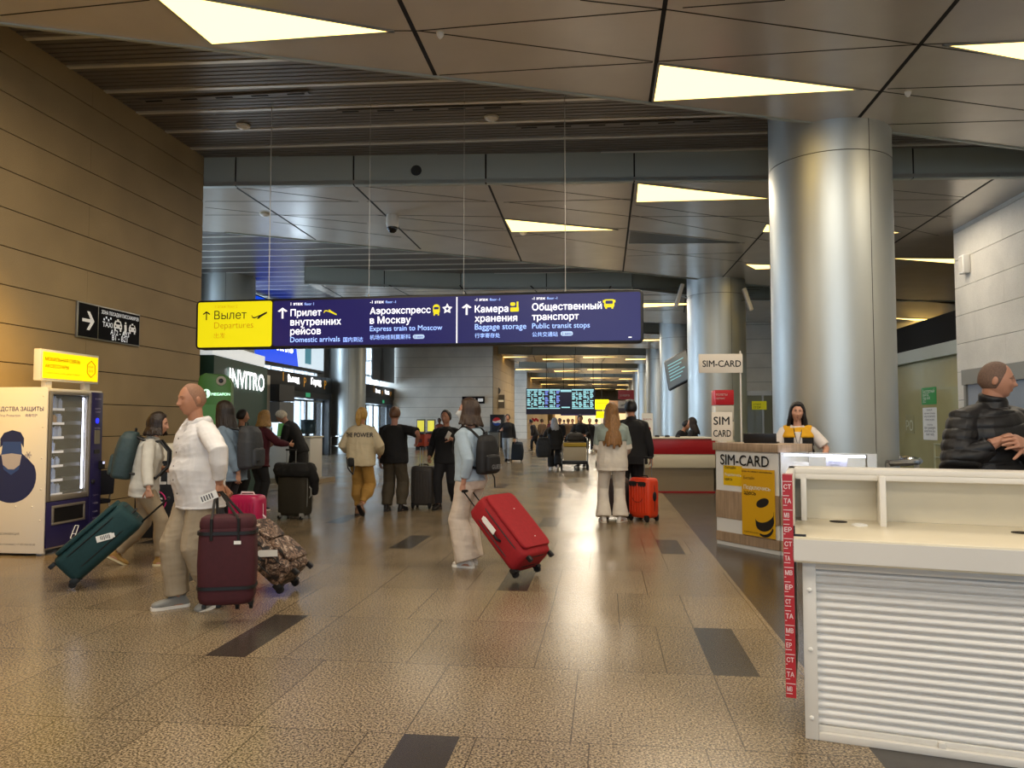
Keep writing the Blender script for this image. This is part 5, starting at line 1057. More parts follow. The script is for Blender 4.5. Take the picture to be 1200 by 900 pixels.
        ey.build('eye', [mat('eye white', 'd8d0c8', .3), mat('iris', '1c1410', .2)], root, smooth=True); br.build('eyebrow', hairmat(hair[1]), root, smooth=True)
        lp = MB()
        for z, r_ in ((-.535, .0032), (-.60, .0038)): lp.tube([Hc + hr @ ((head_dir(sdir(q, z + .07 * abs(q))) - V3(0, .0026, 0)) * k_h) for q in (-.26, -.13, 0, .13, .26)], [.0012 * k_h, r_ * k_h, r_ * k_h, r_ * k_h, .0012 * k_h], 8)
        lp.build('lips', mat('lips ' + skin, 'a8685c', .5), root, smooth=True)
    # ---- hair
    st, hc_ = hair[0], hair[1]
    hbm = MB(); vs = []; n1, n2 = 64, 40
    for i in range(n2 + 1):
        ph = max(-1.54, min(1.54, -math.pi / 2 + math.pi * i / n2))
        for j in range(n1):
            th = 2 * math.pi * j / n1; th = th if th <= math.pi else th - 2 * math.pi; d = sdir(th, ph); at = abs(th)
            hl0 = .88 if st in ('short', 'stubble') else .78
            line = hl0 if at < .55 else hl0 - (at - .55) * (hl0 - .18) / .6 if at < 1.15 else .18 - (at - 1.15) * 1.6
            line = max(line, {'short': -.42, 'stubble': -.5, 'long': -.9, 'tail': -.55, 'bob': -.9, 'bun': -.5, 'bald': .3}.get(st, -.45))
            if st in ('long', 'bob') : line -= .1 if at < .9 else .25
            t = max(-1, min(1, (ph - line) / .12)); th_ = {'short': .013, 'stubble': .0022, 'long': .019, 'tail': .010, 'bob': .017, 'bun': .012}.get(st, .012)
            if st == 'short': th_ += .006 * max(0, d.z) + .003 * noise.noise(d * 9)
            if st in ('long', 'bob', 'tail'): th_ += .003 * noise.noise(Vector((th * 8, ph * 2, 0)))
            off = th_ * t if t > 0 else .012 * t
            vs.append(Hc + hr @ ((head_dir(d, 0) + d * off) * k_h))
    hbm.add(vs, [(i * n1 + j, (i + 1) * n1 + j, (i + 1) * n1 + (j + 1) % n1, i * n1 + (j + 1) % n1) for i in range(n2) for j in range(n1)])
    Ln = hair[2] if len(hair) > 2 else .3
    if st in ('long', 'bob'):
        a0 = hair[3] if len(hair) > 3 else 62
        for q in range(19):
            th = math.radians(a0 + (360 - 2 * a0) * q / 18); d = sdir(th, .25); p0 = Hc + hr @ ((head_dir(d) + d * .004) * k_h); d1 = sdir(th, -.35); p1 = Hc + hr @ ((head_dir(d1) + d1 * .016) * k_h)
            o = hr @ sdir(th, 0); back = -(hr @ V3(0, 1, 0)); L_ = Ln * (1 - .12 * abs(math.cos(th / 2)) + .06 * math.sin(q * 2.3))
            pts = [p0, p1]; m_ = 5
            for z in range(1, m_ + 1):
                f_ = z / m_; pp = p1 + Vector((o.x * .045 * f_ * k_h, o.y * .03 * f_ * k_h, -L_ * f_)) + back * ((hair[4] if len(hair) > 4 else .05) * min(1, f_ * 1.3) if st == 'long' else .0) * k + V3(math.sin(q * 1.7 + f_ * 5) * .006, 0, 0); pts.append(pp)
            rr = ([.02, .024] if st == 'long' else [.014, .018]) + [.027 - .009 * (z / m_) if st == 'long' else .020 - .004 * z / m_ for z in range(1, m_ + 1)]
            limb(hbm, pts, [x * k for x in rr], 8)
    if st == 'tail':
        d = sdir(math.pi, .55); p0 = Hc + hr @ ((head_dir(d) + d * .01) * k_h); back = -(hr @ V3(0, 1, 0)); hbm.sph(tuple(p0 + back * .02), .03 * k_h, 10)
        for q in range(5): limb(hbm, [p0, p0 + back * .05 * k + V3((q - 2) * .008, 0, -.02), p0 + back * .06 * k + V3((q - 2) * .016, 0, -.12 * k_h), p0 + back * .045 * k + V3((q - 2) * .018, 0, -Ln * .7), p0 + back * .04 * k + V3((q - 2) * .008, 0, -Ln)], [.018 * k_h, .02 * k_h, .019 * k_h, .015 * k_h, .006 * k_h], 8)
    if st == 'bun': d = sdir(math.pi, .5); hbm.sph(tuple(Hc + hr @ (head_dir(d) * 1.35 * k_h)), .045 * k_h, 12)
    if st != 'none':
        hmsh = remesh(hbm, .006 if detail else .010, 2, .004 if st in ('long', 'tail', 'bob') else 0, 60, wz=.08)
        F.hair = from_me('hair', hmsh, hairmat(hc_) if st != 'stubble' else mat('stubble ' + hc_, hc_, .7, noise_s=120, noise_a=.18), root, True, 0)
    # ---- clothes
    if trousers:
        T_ = dict(e=.014, cuff=.075, mid=.0, end=.94, col='b0a080', wr=.006, vox=vox); T_.update(trousers); b = MB(); torso(b, T_['e'], -.2, .165)
        for hp, kn, A, s_, pt, fyw in Ls:
            e = T_['e'] + .004; A2 = kn.lerp(A, T_['end']); low = kn.lerp(A, .45)
            limb(b, [hp + V3(0, 0, .04), hp.lerp(kn, .12), hp.lerp(kn, .55), kn, low, kn.lerp(A, .78 * T_['end'] / .94), A2], [(.092 * ab + e) * k, (.095 * ab + e) * k, (.078 * ab + e) * k, (.060 * ab + e + T_['mid'] * .6) * k, (.056 * ab + e + T_['mid']) * k, (T_['cuff'] * .95) * k, T_['cuff'] * k], 18, cap=False)
        F.trousers = from_me('trousers', remesh(b, T_['vox'], 3, T_['wr'], 15, seed=sum(map(ord, label)) % 37), cloth(T_['col']), root, True, 0)
    if top:
        T_ = dict(e=.022, hem=-.10, flare=.02, sl=.93, cuff=.045, col='e8e6e2', wr=.006, collar=0., vox=vox, name='shirt', neck=.51, loose=.012, m=None); T_.update(top); b = MB()
        torso(b, T_['e'], T_['hem'] - .04, T_['neck'], flare=T_['flare'], drape=T_.get('drape', .97))
        if T_['hem'] < -.12:      # long hem: skirt section below the hips
            loft(b, [sp(-.03), sp(-.1), P + V3(0, 0, T_['hem'] * k)], [((.17 * build + T_['e']) * k, (.125 + T_['e']) * k)] * 2 + [((.175 * build + T_['e'] + T_['flare']) * k, (.13 + T_['e'] + T_['flare']) * k)], lat, fr, 24)
        for i, (S_, el, wr, s_) in enumerate(As):
            lo = T_['loose']; sl = T_['sl']
            pts = [sp(.475) + lat * s_ * .055 * k, sp(.462) + lat * s_ * .12 * k, S_, S_.lerp(el, .5)]; rr = [.052 * ab + lo * .4, .055 * ab + lo * .4, .058 * ab + lo * .6, .052 * ab + lo]
            if sl > .5:
                f_ = (sl - .5) * 2; pts += [el, el.lerp(wr, .4 * f_), el.lerp(wr, .85 * f_), el.lerp(wr, f_)]; rr += [(.046 * ab + lo), (.044 * ab + lo), T_['cuff'] * 1.02, T_['cuff']]
            else: pts += [S_.lerp(el, sl * 2)]; rr += [(.05 * ab + lo * 1.3)]
            limb(b, pts, [r_ * k for r_ in rr], 16, cap=False)
        if T_['collar']: limb(b, [sp(.47), N_ + u2 * T_['collar'] * .3, N_ + (Hc - N_).normalized() * T_['collar']], [.085 * k * fw, .074 * k * fw, .068 * k * fw], 16, cap=False)
        F.top = from_me(T_['name'], remesh(b, T_['vox'], 3, T_['wr'], 13, seed=sum(map(ord, label)) % 23), T_['m'] or cloth(T_['col']), root, True, 0)
    if shoes:
        for hp, kn, A, s_, pt, fyw in Ls:
            fm = (RZ(fyw) @ RX(-pt)).to_4x4(); M_ = Matrix.Translation(A) @ fm @ Matrix.Translation((0, 0, -.085 * k)); q = k * (.9 if fem else 1)
            sec = [(-.085, .018, .03), (-.07, .033, .055), (-.045, .037, .085), (-.005, .038, .10), (.04, .040, .082), (.085, .046, .062), (.13, .048, .052), (.165, .040, .044), (.187, .022, .032)]
            b = MB(); loft(b, [V3(0, y * q, .014 + z / 2 * q) for y, w_, z in sec], [(w_ * q, z / 2 * q) for y, w_, z in sec], V3(1, 0, 0), V3(0, 0, 1), 14, 2.8); limb(b, [V3(0, -.02, .07) * q, V3(0, -.02, .10) * q], [.04 * q, .042 * q], 12)
            m_ = remesh(b, .006, 2); m_.transform(M_); sh = from_me('shoe', m_, cloth(shoes, .5, .05), root, True, 0)
            b = MB(); n = 20; pl = []
            for y, w_, z in sec: pl.append((w_ * 1.06 * q, y * 1.03 * q))
            pl = pl + [(-x, y) for x, y in pl[::-1]]; b.X = M_; b.prism(pl, 0, .022 * q); b.build('sole', mat('sole ' + sole, sole, .6), sh)
    return F
def bvh_of(o):
    me = o.data; return BVHTree.FromPolygons([v.co.copy() for v in me.vertices], [tuple(p.vertices) for p in me.polygons])
def decal(name, target, parent, txt, width, center, dirv, right, up, m, off=.004, height=None, bold=.02):
    """lettering laid on a garment: every vertex is dropped on the cloth"""
    b = MB(); fit(b, txt, -width / 2, width / 2, I4, 0, bold, height); t = bvh_of(target); r = Vector(right); u = Vector(up); d = Vector(dirv).normalized(); c = Vector(center); out = []
    for v in b.v:
        p = c + r * v[0] + u * v[1]; h = t.ray_cast(p - d * .5, d); out.append(tuple((h[0] if h[0] else p) - d * (off + abs(v[2]))))
    b.v = out; return b.build(name, m, parent, recalc=False)
def gp(px, py): p = onz(px, py); return (p.x, p.y, 0)
WALK = ((-.09, .22, 0, 0), (.09, -.24, .04, 28))
# the bald man in front
A1_ = person('bald man in a white shirt and beige trousers carrying bags at left front', (-3.30, 5.98, 0), 141, H=1.84, build=1.12, lean=2, hunch=4, feet=((-.11, -.10, .02, 14), (.10, .12, 0, 0)), hands=(('px', 257, 566, 6.02), ('px', 262, 572, 6.62)), handdir=((.0, -.12, -1), None), handn=((1, .3, 0), None),
    elbow=((-.9, .1, -.2), (.6, -1, 0)), face=(4, 0, 0), skin='b98468', hair=('stubble', '96705a'), belly=.05, vox=.007, curl=((60, 60, 30), (60, 60, 30)), top=dict(e=.026, hem=-.14, col='e4e2e2', wr=.010, cuff=.046, collar=.022, loose=.016, flare=.012, name='shirt', drape=1.02),
    trousers=dict(col='a0917a', cuff=.088, mid=.022, wr=.010), shoes='8a8a86', sole='e4e0d8')
b = MB(); k = A1_.k; c0 = A1_.sp(.515)
arc = [c0 + V3(.012, .115, -.13) * k, c0 + V3(.055, .095, -.05) * k, c0 + V3(.092, .03, .012) * k, c0 + V3(.075, -.06, .022) * k, c0 + V3(0, -.098, .0) * k, c0 + V3(-.075, -.06, .022) * k, c0 + V3(-.092, .03, .012) * k, c0 + V3(-.055, .095, -.05) * k, c0 + V3(-.012, .115, -.13) * k]
limb(b, arc, [.010, .017, .024, .032, .036, .032, .024, .017, .010], 12)
from_me('hood_collar', remesh(b, .006, 3, .004, 20), cloth('e4e2e2'), A1_.root, True, 0)
bx_ = MB(); t_ = bvh_of(A1_.top); pk = []
for px_, pz in ((-.17, 1.33), (-.05, 1.33), (-.05, 1.27), (-.17, 1.27)):
    h = t_.ray_cast(Vector((px_, .6, pz)), Vector((0, -1, 0))); pk.append(tuple((h[0] if h[0] else Vector((px_, .2, pz))) + Vector((0, .007, 0))))
bx_.quad(*pk); bx_.quad(*[(x, y - .012, z) for x, y, z in pk][::-1]); bx_.build('pocket_flap', cloth('e4e2e2'), A1_.root)
b = MB(); t_ = bvh_of(A1_.top)
for z in (.93, 1.04, 1.15, 1.26, 1.37):
    h = t_.ray_cast(Vector((.0, .6, z)), Vector((0, -1, 0)))
    if h[0]: b.sph(tuple(h[0]), (.008, .004, .008), 8)
b.build('button', mat('dark button', '3a3434', .4), A1_.root)
# ---- the woman with the teal suitcase
A2_ = person('woman in a pale jacket with a backpack walking beside the vending machine', (-4.84, 7.64, 0), -66, H=1.64, build=.98, fem=True, lean=5, hunch=6, feet=((-.08, -.26, .05, 30), (.08, .18, 0, 0)), hands=((-.22, .16, 1.0), ('px', 174, 578, 7.74)), elbow=(None, (.3, -1, 0)), handdir=(None, (0, .1, -1)), handn=(None, (-1, .2, 0)),
    face=(-6, 0, 0), skin='c09078', hair=('bob', '241812', .07), vox=.008, curl=((25, 30, 20), (60, 60, 30)), top=dict(e=.03, hem=-.13, flare=.005, col='c4c2ba', wr=.008, loose=.02, cuff=.05, name='jacket', collar=.03), trousers=dict(col='9a8b74', cuff=.062, mid=.01), shoes='b08a4a', sole='d8cca8')
# ---- queue on the left
A3_ = person('woman with long dark hair in a denim jacket and a grey backpack', (-4.55, 8.94, 0), 86, H=1.77, fem=True, lean=3, hunch=4, hands=(('px', 289, 578, 9.22), None), handdir=((0, .1, -1), None), face=(-6, 0, 0), skin='b88a70', hair=('long', '1e1410', .44, 70), vox=.009,
    top=dict(e=.035, hem=-.14, col='6f8294', wr=.009, loose=.024, cuff=.055, name='denim_jacket', collar=.03), trousers=dict(col='2a2a30', cuff=.07), shoes='2a2a2c')
A4_ = person('dark-haired man in dark clothes half hidden behind the denim-jacket woman', tuple(ond(283, 495, 14.2)[:2]) + (0,), -60, H=1.74, skin='b08068', hair=('short', '1a1412'), vox=.012, detail=False, top=dict(col='1c1c22', name='jacket'), trousers=dict(col='202024'))
A5_ = person('blonde woman in a burgundy jacket reaching to the white service desk', tuple(ond(303, 495, 13.2)[:2]) + (0,), -35, H=1.72, fem=True, lean=8, hands=(None, (.30, .42, 1.12)), hair=('bob', 'a9814a', .10), vox=.012, detail=False, top=dict(col='4a1420', e=.04, loose=.025, hem=-.15, name='jacket'), trousers=dict(col='1c1c20'))
A6_ = person('white-haired man in a long black coat bending over the service desk', tuple(ond(350, 495, 16.0)[:2]) + (0,), 95, H=1.86, lean=16, hunch=16, hands=((-.15, .48, 1.05), (.18, .5, 1.08)), face=(0, -28, 0), hair=('short', 'c8c0b0'), skin='b88a74', vox=.011, detail=False, top=dict(col='121214', e=.035, hem=-.42, flare=.03, loose=.02, name='coat', collar=.03), trousers=dict(col='16161a', cuff=.08))
# ---- the couple walking away
A7_ = person('blonde woman in a cream sweatshirt and tan trousers walking away', (-3.93, 12.11, 0), -4, H=1.76, build=1.05, fem=True, feet=((-.10, .12, 0, 0), (.08, -.16, .10, 48)), hands=((-.24, .22, .98), (.24, .22, .98)), elbow=((-.8, -.8, -.2), (.8, -.8, -.2)), hair=('tail', 'b9924e', .24), vox=.009, detail=False,
    top=dict(col='cdbf9f', e=.06, loose=.034, hem=-.10, flare=-.01, cuff=.055, wr=.010, name='sweatshirt', collar=.02, drape=1.05), trousers=dict(col='a8803e', cuff=.05, mid=.03, end=.86, wr=.010), shoes='7a5a40', sole='1a1a1c')
decal('lettering', A7_.top, A7_.top, 'THE POWER', .47, A7_.sp(.345) + V3(0, -.1, 0), (0, 1, 0), (1, 0, 0), (0, 0, 1), mat('navy print letters', '14162e', .6), height=.07, off=.006)
A8_ = person('man in a black T-shirt and olive trousers pulling a dark suitcase', (-3.56, 12.75, 0), -6, H=1.77, build=1.12, feet=((-.12, -.02, 0, 0), (.12, .04, 0, 0)), hands=(None, ('px', 489, 517, 13.06)), elbow=(None, (1, -.6, 0)), hair=('short', '6a4a34'), skin='b88470', belly=.03, vox=.009, detail=False,
    top=dict(col='0e0e10', e=.035, sl=.46, loose=.026, hem=-.12, wr=.007, name='t_shirt'), trousers=dict(col='4a4234', cuff=.085, mid=.03, wr=.012), shoes='1c1a1a', sole='1a1a1c')
A9_ = person('man in a black half-zip sweater walking toward the camera with a phone', (-2.76, 13.24, 0), 172, H=1.73, build=1.06, feet=((-.09, -.18, .03, 20), (.09, .14, 0, 0)), hands=((-.20, .30, 1.22), (.27, .12, .88)), elbow=((-.6, -1, -.5), None), face=(-4, 0, 0), hair=('short', '241c18'), skin='a87860', vox=.009, curl=((55, 50, 30), (60, 60, 40)),
    top=dict(col='141416', e=.028, loose=.016, hem=-.10, wr=.006, name='sweater', collar=.02), trousers=dict(col='1a1a1e', cuff=.065, wr=.006), shoes='1a1614', sole='141414')
# ---- masked woman with the red suitcase
A10_ = person('woman in a face mask and pale blue sweater pulling the red suitcase', (-1.40, 8.0, 0), 62, H=1.76, fem=True, build=.98, lean=1, feet=((-.085, -.02, 0, 0), (.085, .06, 0, 0)), hands=(('px', 543, 567, 7.9), None), elbow=((-.3, -1, 0), None), face=(30, 2, 0), skin='c8967e', hair=('bob', '3a281c', .10), vox=.0075, curl=((60, 60, 30), (25, 30, 20)),
    top=dict(col='a6b8c6', e=.028, loose=.02, hem=-.06, flare=0, wr=.008, cuff=.05, sl=.86, name='sweater'), trousers=dict(col='cfc0b0', cuff=.125, mid=.045, end=1.02, wr=.010), shoes='e6e2dc', sole='efece6')
b = MB(); F_ = A10_; pts = []; n1, n2 = 14, 8; kk = F_.k * 1.05
for i in range(n2 + 1):
    ph = -.88 + .86 * i / n2
    for j in range(n1 + 1):
        th = -1.15 + 2.3 * j / n1; d = sdir(th, ph); p = head_dir(d, 1) + d * (.006 + .012 * math.exp(-(th / .35) ** 2) * math.exp(-((ph + .45) / .3) ** 2)); pts.append(F_.Hc + F_.hr @ (p * kk))
b.add(pts, [(i * (n1 + 1) + j, i * (n1 + 1) + j + 1, (i + 1) * (n1 + 1) + j + 1, (i + 1) * (n1 + 1) + j) for i in range(n2) for j in range(n1)])
for s_ in (-1, 1):
    for z in (-.05, -.85): b.tube([F_.Hc + F_.hr @ ((head_dir(sdir(s_ * 1.12, z)) + sdir(s_ * 1.12, z) * .006) * kk), F_.Hc + F_.hr @ (V3(s_ * .083, -.018, .0) * kk)], .0018, 6)
b.build('face_mask', mat('white mask', 'd8dce0', .8), A10_.root, smooth=True, ang=0)
# ---- white outfit woman + man in black
A14_ = person('woman with long light brown hair in a white outfit and mint top seen from behind', (.10, 11.74, 0), 6, H=1.80, fem=True, build=1.04, feet=((-.13, .0, 0, 0), (.12, .02, 0, 0)), hands=((-.14, .24, 1.02), (.20, .22, .98)), elbow=((-.45, -1, -.5), (.45, -1, -.5)), hair=('long', '8a6238', .46, 55, .115), vox=.009, detail=False, footyaw=(10, -35),
    top=dict(col='d8d0c4', e=.04, loose=.022, hem=-.16, flare=.01, wr=.009, name='shirt', drape=1.03), trousers=dict(col='dcd4c8', cuff=.115, mid=.012, end=1.0, wr=.008), shoes='e6e2dc', sole='d8cfc0')
b = MB()
loft(b, [A14_.sp(s_) for s_ in (.27, .36, .43, .482, .515)], [(x * A14_.k, y * A14_.k) for x, y in ((.222, .182), (.226, .184), (.218, .172), (.172, .138), (.10, .095))], V3(1, 0, 0), V3(0, 1, 0), 24)
for S_, el, wr, s_ in A14_.As: limb(b, [A14_.sp(.462) + V3(s_ * .12, 0, 0), S_, S_.lerp(el, .5), S_.lerp(el, .85)], [.078, .086, .082, .078], 14, cap=False)
from_me('mint_yoke', remesh(b, .009, 3, .006, 14), cloth('94a29c'), A14_.root, True, 0)['label'] = 'mint grey upper part of the top'
A15_ = person('tall man in a black coat standing next to the white-dressed woman', (.42, 12.62, 0), 12, H=1.87, build=1.08, feet=((-.11, 0, 0, 0), (.11, .03, 0, 0)), hands=((-.18, .25, 1.1), (.34, .02, .86)), hair=('short', '14100e'), vox=.010, detail=False, top=dict(col='131316', e=.04, loose=.026, hem=-.14, wr=.008, name='coat', collar=.05), trousers=dict(col='17171a', cuff=.075), shoes='141414')
# ---- kiosk woman
A16_ = person('smiling dark-haired woman in a yellow and black vest behind the SIM kiosk', (2.53, 10.57, 0), 168, H=1.77, build=1.12, fem=True, hands=((-.30, .26, 1.03), (.24, .34, 1.06)), elbow=((-1, -.8, -.4), None), face=(2, 0, -3), skin='c8967e', hair=('long', '17100e', .30, 74), vox=.009,
    top=dict(col='dcd4d0', e=.02, loose=.022, sl=.42, hem=-.12, name='t_shirt'), trousers=dict(col='202024'))
b = MB()
loft(b, [A16_.sp(s_) for s_ in (-.10, .0, .12, .26, .36, .42)], [(x * A16_.k, y * A16_.k) for x, y in ((.225, .165), (.218, .162), (.205, .155), (.20, .16), (.205, .165), (.195, .145))], V3(1, 0, 0), V3(0, 1, 0), 24)
b.sph(tuple(A16_.sp(.335) + V3(-.075, .085, 0)), .08, 12); b.sph(tuple(A16_.sp(.335) + V3(.075, .085, 0)), .08, 12)
o = from_me('vest', remesh(b, .008, 3, .004, 12), cloth('1a1a1c'), A16_.root, True, 0)
b = MB(); loft(b, [A16_.sp(s_) for s_ in (.365, .39, .42, .475, .505)], [(x * A16_.k, y * A16_.k) for x, y in ((.212, .178), (.214, .178), (.20, .155), (.15, .115), (.095, .09))], V3(1, 0, 0), V3(0, 1, 0), 24)
for S_, el, wr, s_ in A16_.As: limb(b, [A16_.sp(.47) + V3(s_ * .08, 0, 0), A16_.sp(.452) + V3(s_ * .165, 0, 0)], [.07, .072], 14, cap=False)
from_me('vest_yoke', remesh(b, .008, 3, .003, 12), cloth('d8a018'), A16_.root, True, 0)['label'] = 'yellow shoulder part of the vest'
b = MB(); loft(b, [A16_.sp(s_) + V3(0, .118 + .018 * (s_ > .2), 0) for s_ in (-.06, .1, .22, .34, .44)], [(.05, .075), (.05, .075), (.055, .075), (.058, .06), (.05, .035)], V3(1, 0, 0), V3(0, 1, 0), 16); from_me('shirt_front', remesh(b, .008, 2), cloth('dcd4d0'), A16_.root, True, 0)
b = MB(); b.tube([A16_.sp(.50) + V3(-.05, .08, 0), A16_.sp(.42) + V3(-.04, .165, 0), A16_.sp(.25) + V3(0, .225, 0), A16_.sp(.42) + V3(.04, .165, 0), A16_.sp(.50) + V3(.05, .08, 0)], .006, 6); b.build('lanyard', BLACK, A16_.root)
# ---- man behind the white counter
A17_ = person('man with shaved head and glasses in a black quilted jacket behind the shuttered counter', (2.45, 5.28, 0), -160, hs=.90, H=1.94, build=1.10, lean=0, hunch=5, feet=((-.13, 0, 0, 0), (.13, 0, 0, 0)), hands=(('px', 1200, 519, 4.66), ('px', 1170, 517, 4.70)), elbow=((-1, -.5, -.8), (1, -.7, -.6)), handdir=((.85, .3, .12), (-.9, .25, .22)), handn=((.1, -.9, -.4), (0, -.6, -.8)),
    face=(50, 0, 0), skin='b8866e', hair=('stubble', '6a5448'), belly=.02, vox=.007, curl=((25, 25, 15), (40, 40, 25)), trousers=dict(col='1c1c20'), shoes='1a1a1a',
    top=dict(col='101013', e=.042, loose=.034, hem=-.12, flare=0, wr=.004, cuff=.052, name='quilted_jacket', collar=.075, vox=.0065, drape=1.02, sl=.9))
m_ = A17_.top.data; ns = [v.normal.copy() for v in m_.vertices]     # quilting: stitched channels
for v, n in zip(m_.vertices, ns):
    z = v.co.z + .05 * math.sin(v.co.x * 5 + v.co.y * 4); q = abs(math.sin(math.pi * z / .072)); v.co = v.co + n * (.012 * q ** .5 - .006)
A17_.top.data.materials[0] = mat('black quilted nylon', '121215', .5, noise_s=20, noise_a=.2, bump=.1, bump_s=80)
b = MB(); k = A17_.k * .90
for s_ in (-1, 1):
    c = A17_.Hc + A17_.hr @ ((head_dir(sdir(s_ * .37, .03)) + V3(0, .013, 0)) * k); b.tube([c + A17_.hr @ V3(.021 * math.cos(t), 0, .014 * math.sin(t)) for t in [2 * math.pi * q / 16 for q in range(16)]], .0011, 6, closed=True)
    b.tube([c + A17_.hr @ V3(s_ * .021, 0, .006), A17_.Hc + A17_.hr @ (V3(s_ * .078, .0, .015) * k)], .0012, 6)
b.tube([A17_.Hc + A17_.hr @ ((head_dir(sdir(s_ * .16, .04)) + V3(0, .012, 0)) * k) for s_ in (-1, 1)], .0012, 6); b.build('glasses', CHROME, A17_.root)
b = MB(); loft(b, [A17_.sp(s_) + V3(0, q, 0) for s_, q in ((.2, .15), (.35, .14), (.45, .10), (.52, .05))], [(.05, .05)] * 4, V3(1, 0, 0), V3(0, 1, 0), 14); from_me('dark_sweater', remesh(b, .008, 2), cloth('1c1a1a'), A17_.root, True, 0)
# ---- people further back
LO = dict(vox=.013, detail=False)
A11_ = person('far man in a black vest jacket and pale jeans pulling a navy suitcase', gp(595, 541), 176, H=1.84, feet=WALK, hands=((-.3, .05, .82), (.22, .28, 1.2)), hair=('short', '141214'), top=dict(col='17171a', hem=-.06, name='jacket', collar=.03), trousers=dict(col='9aa0a4', cuff=.07), shoes='141416', **LO)
A12_ = person('person with a grey headscarf in black clothes walking away with a big bag', gp(650, 551), 12, H=1.68, fem=True, feet=((-.08, .2, 0, 0), (.08, -.2, .06, 35)), hands=((-.36, -.1, .95), None), hair=('long', '8e9096', .22, 30), top=dict(col='141416', hem=-.22, e=.05, loose=.035, name='tunic'), trousers=dict(col='121214', cuff=.12, mid=.05), shoes='c8c4c0', **LO)
A13_ = person('dark-haired man in a black open jacket pushing the loaded luggage trolley', tuple(ond(681, 495, 26.0)[:2]) + (0,), 170, H=1.78, lean=10, hands=((-.22, .42, 1.05), (.22, .42, 1.05)), face=(10, -20, 0), hair=('short', '161212'), top=dict(col='141416', e=.04, loose=.03, name='jacket', collar=.04), trousers=dict(col='1a1a1e'), **LO)
A18_ = person('dark-haired woman in black sitting by the cubes of the red counter', tuple(ond(812, 495, 18.45)[:2]) + (0,), 80, H=1.62, fem=True, hands=((-.2, .3, 1.05), (.2, .3, 1.05)), hair=('long', '1c1414', .22, 66), top=dict(col='141416', name='jacket'), trousers=dict(col='1a1a1e'), **LO)
A19_ = person('person bent low behind the middle of the red counter, only dark hair showing', tuple(ond(794, 495, 19.6)[:2]) + (0,), -120, H=1.6, lean=12, hunch=14, hair=('short', '14100e'), top=dict(col='1a1a1e', name='jacket'), trousers=dict(col='1a1a1e'), **LO)
A20_ = person('attendant in an orange vest standing by the red check-in kiosks', tuple(ond(515, 495, 38.5)[:2]) + (0,), 160, H=1.72, hair=('short', '0e0c0c'), skin='5a3a2c', top=dict(col='7a3a22', name='vest'), trousers=dict(col='1c1c20'), **LO)
crowd = [('person in a dark jacket leaning over at the far left of the crowd', 628, 40, 90, '2a2626', '1c1c20', '1c1412', 22), ('person with brown hair in the far crowd left of the headscarf', 636, 44, 30, '5a4634', '22222a', '3a2618', 8), ('tall dark person directly right of the grey headscarf in the far crowd', 656, 38, 175, '18181c', '1a1a1e', '14100e', 0),
         ('person in a brown coat between headscarf and trolley in the far crowd', 666, 42, 20, '4a3826', '1a1a1e', '6a4a2c', 0), ('dark person behind the trolley pusher on the left', 671, 47, 170, '202028', '1a1a1e', '14100e', 0), ('person in black right behind the trolley pusher', 691, 40, 185, '141418', '1a1a1e', '181210', 0),
         ('person in pale clothes at the far right edge of the crowd under the yellow banner', 699, 44, 10, '8a9096', '3a3a40', '2a1c14', 0), ('small far person in grey under the middle of the flight board', 661, 60, 0, '6a6a6e', '2a2a30', '2a1c14', 0), ('small far person in dark red under the left half of the flight board', 645, 64, 180, '5a2020', '2a2a30', '14100e', 0)]
for lab, px, d, hd_, c1, c2, hc_, ln in crowd:
    person(lab, tuple(ond(px, 495, d)[:2]) + (0,), hd_, H=1.74, lean=ln, hair=('short', hc_), top=dict(col=c1, e=.04, loose=.03, name='jacket'), trousers=dict(col=c2), feet=WALK, vox=.02, detail=False, group='travellers in the far crowd')
person('person seen over the red counter far down the hall beside the columns', tuple(ond(743, 495, 30)[:2]) + (0,), 150, H=1.8, hair=('short', '14100e'), top=dict(col='1c1c22', name='jacket'), trousers=dict(col='1a1a1e'), vox=.016, detail=False)
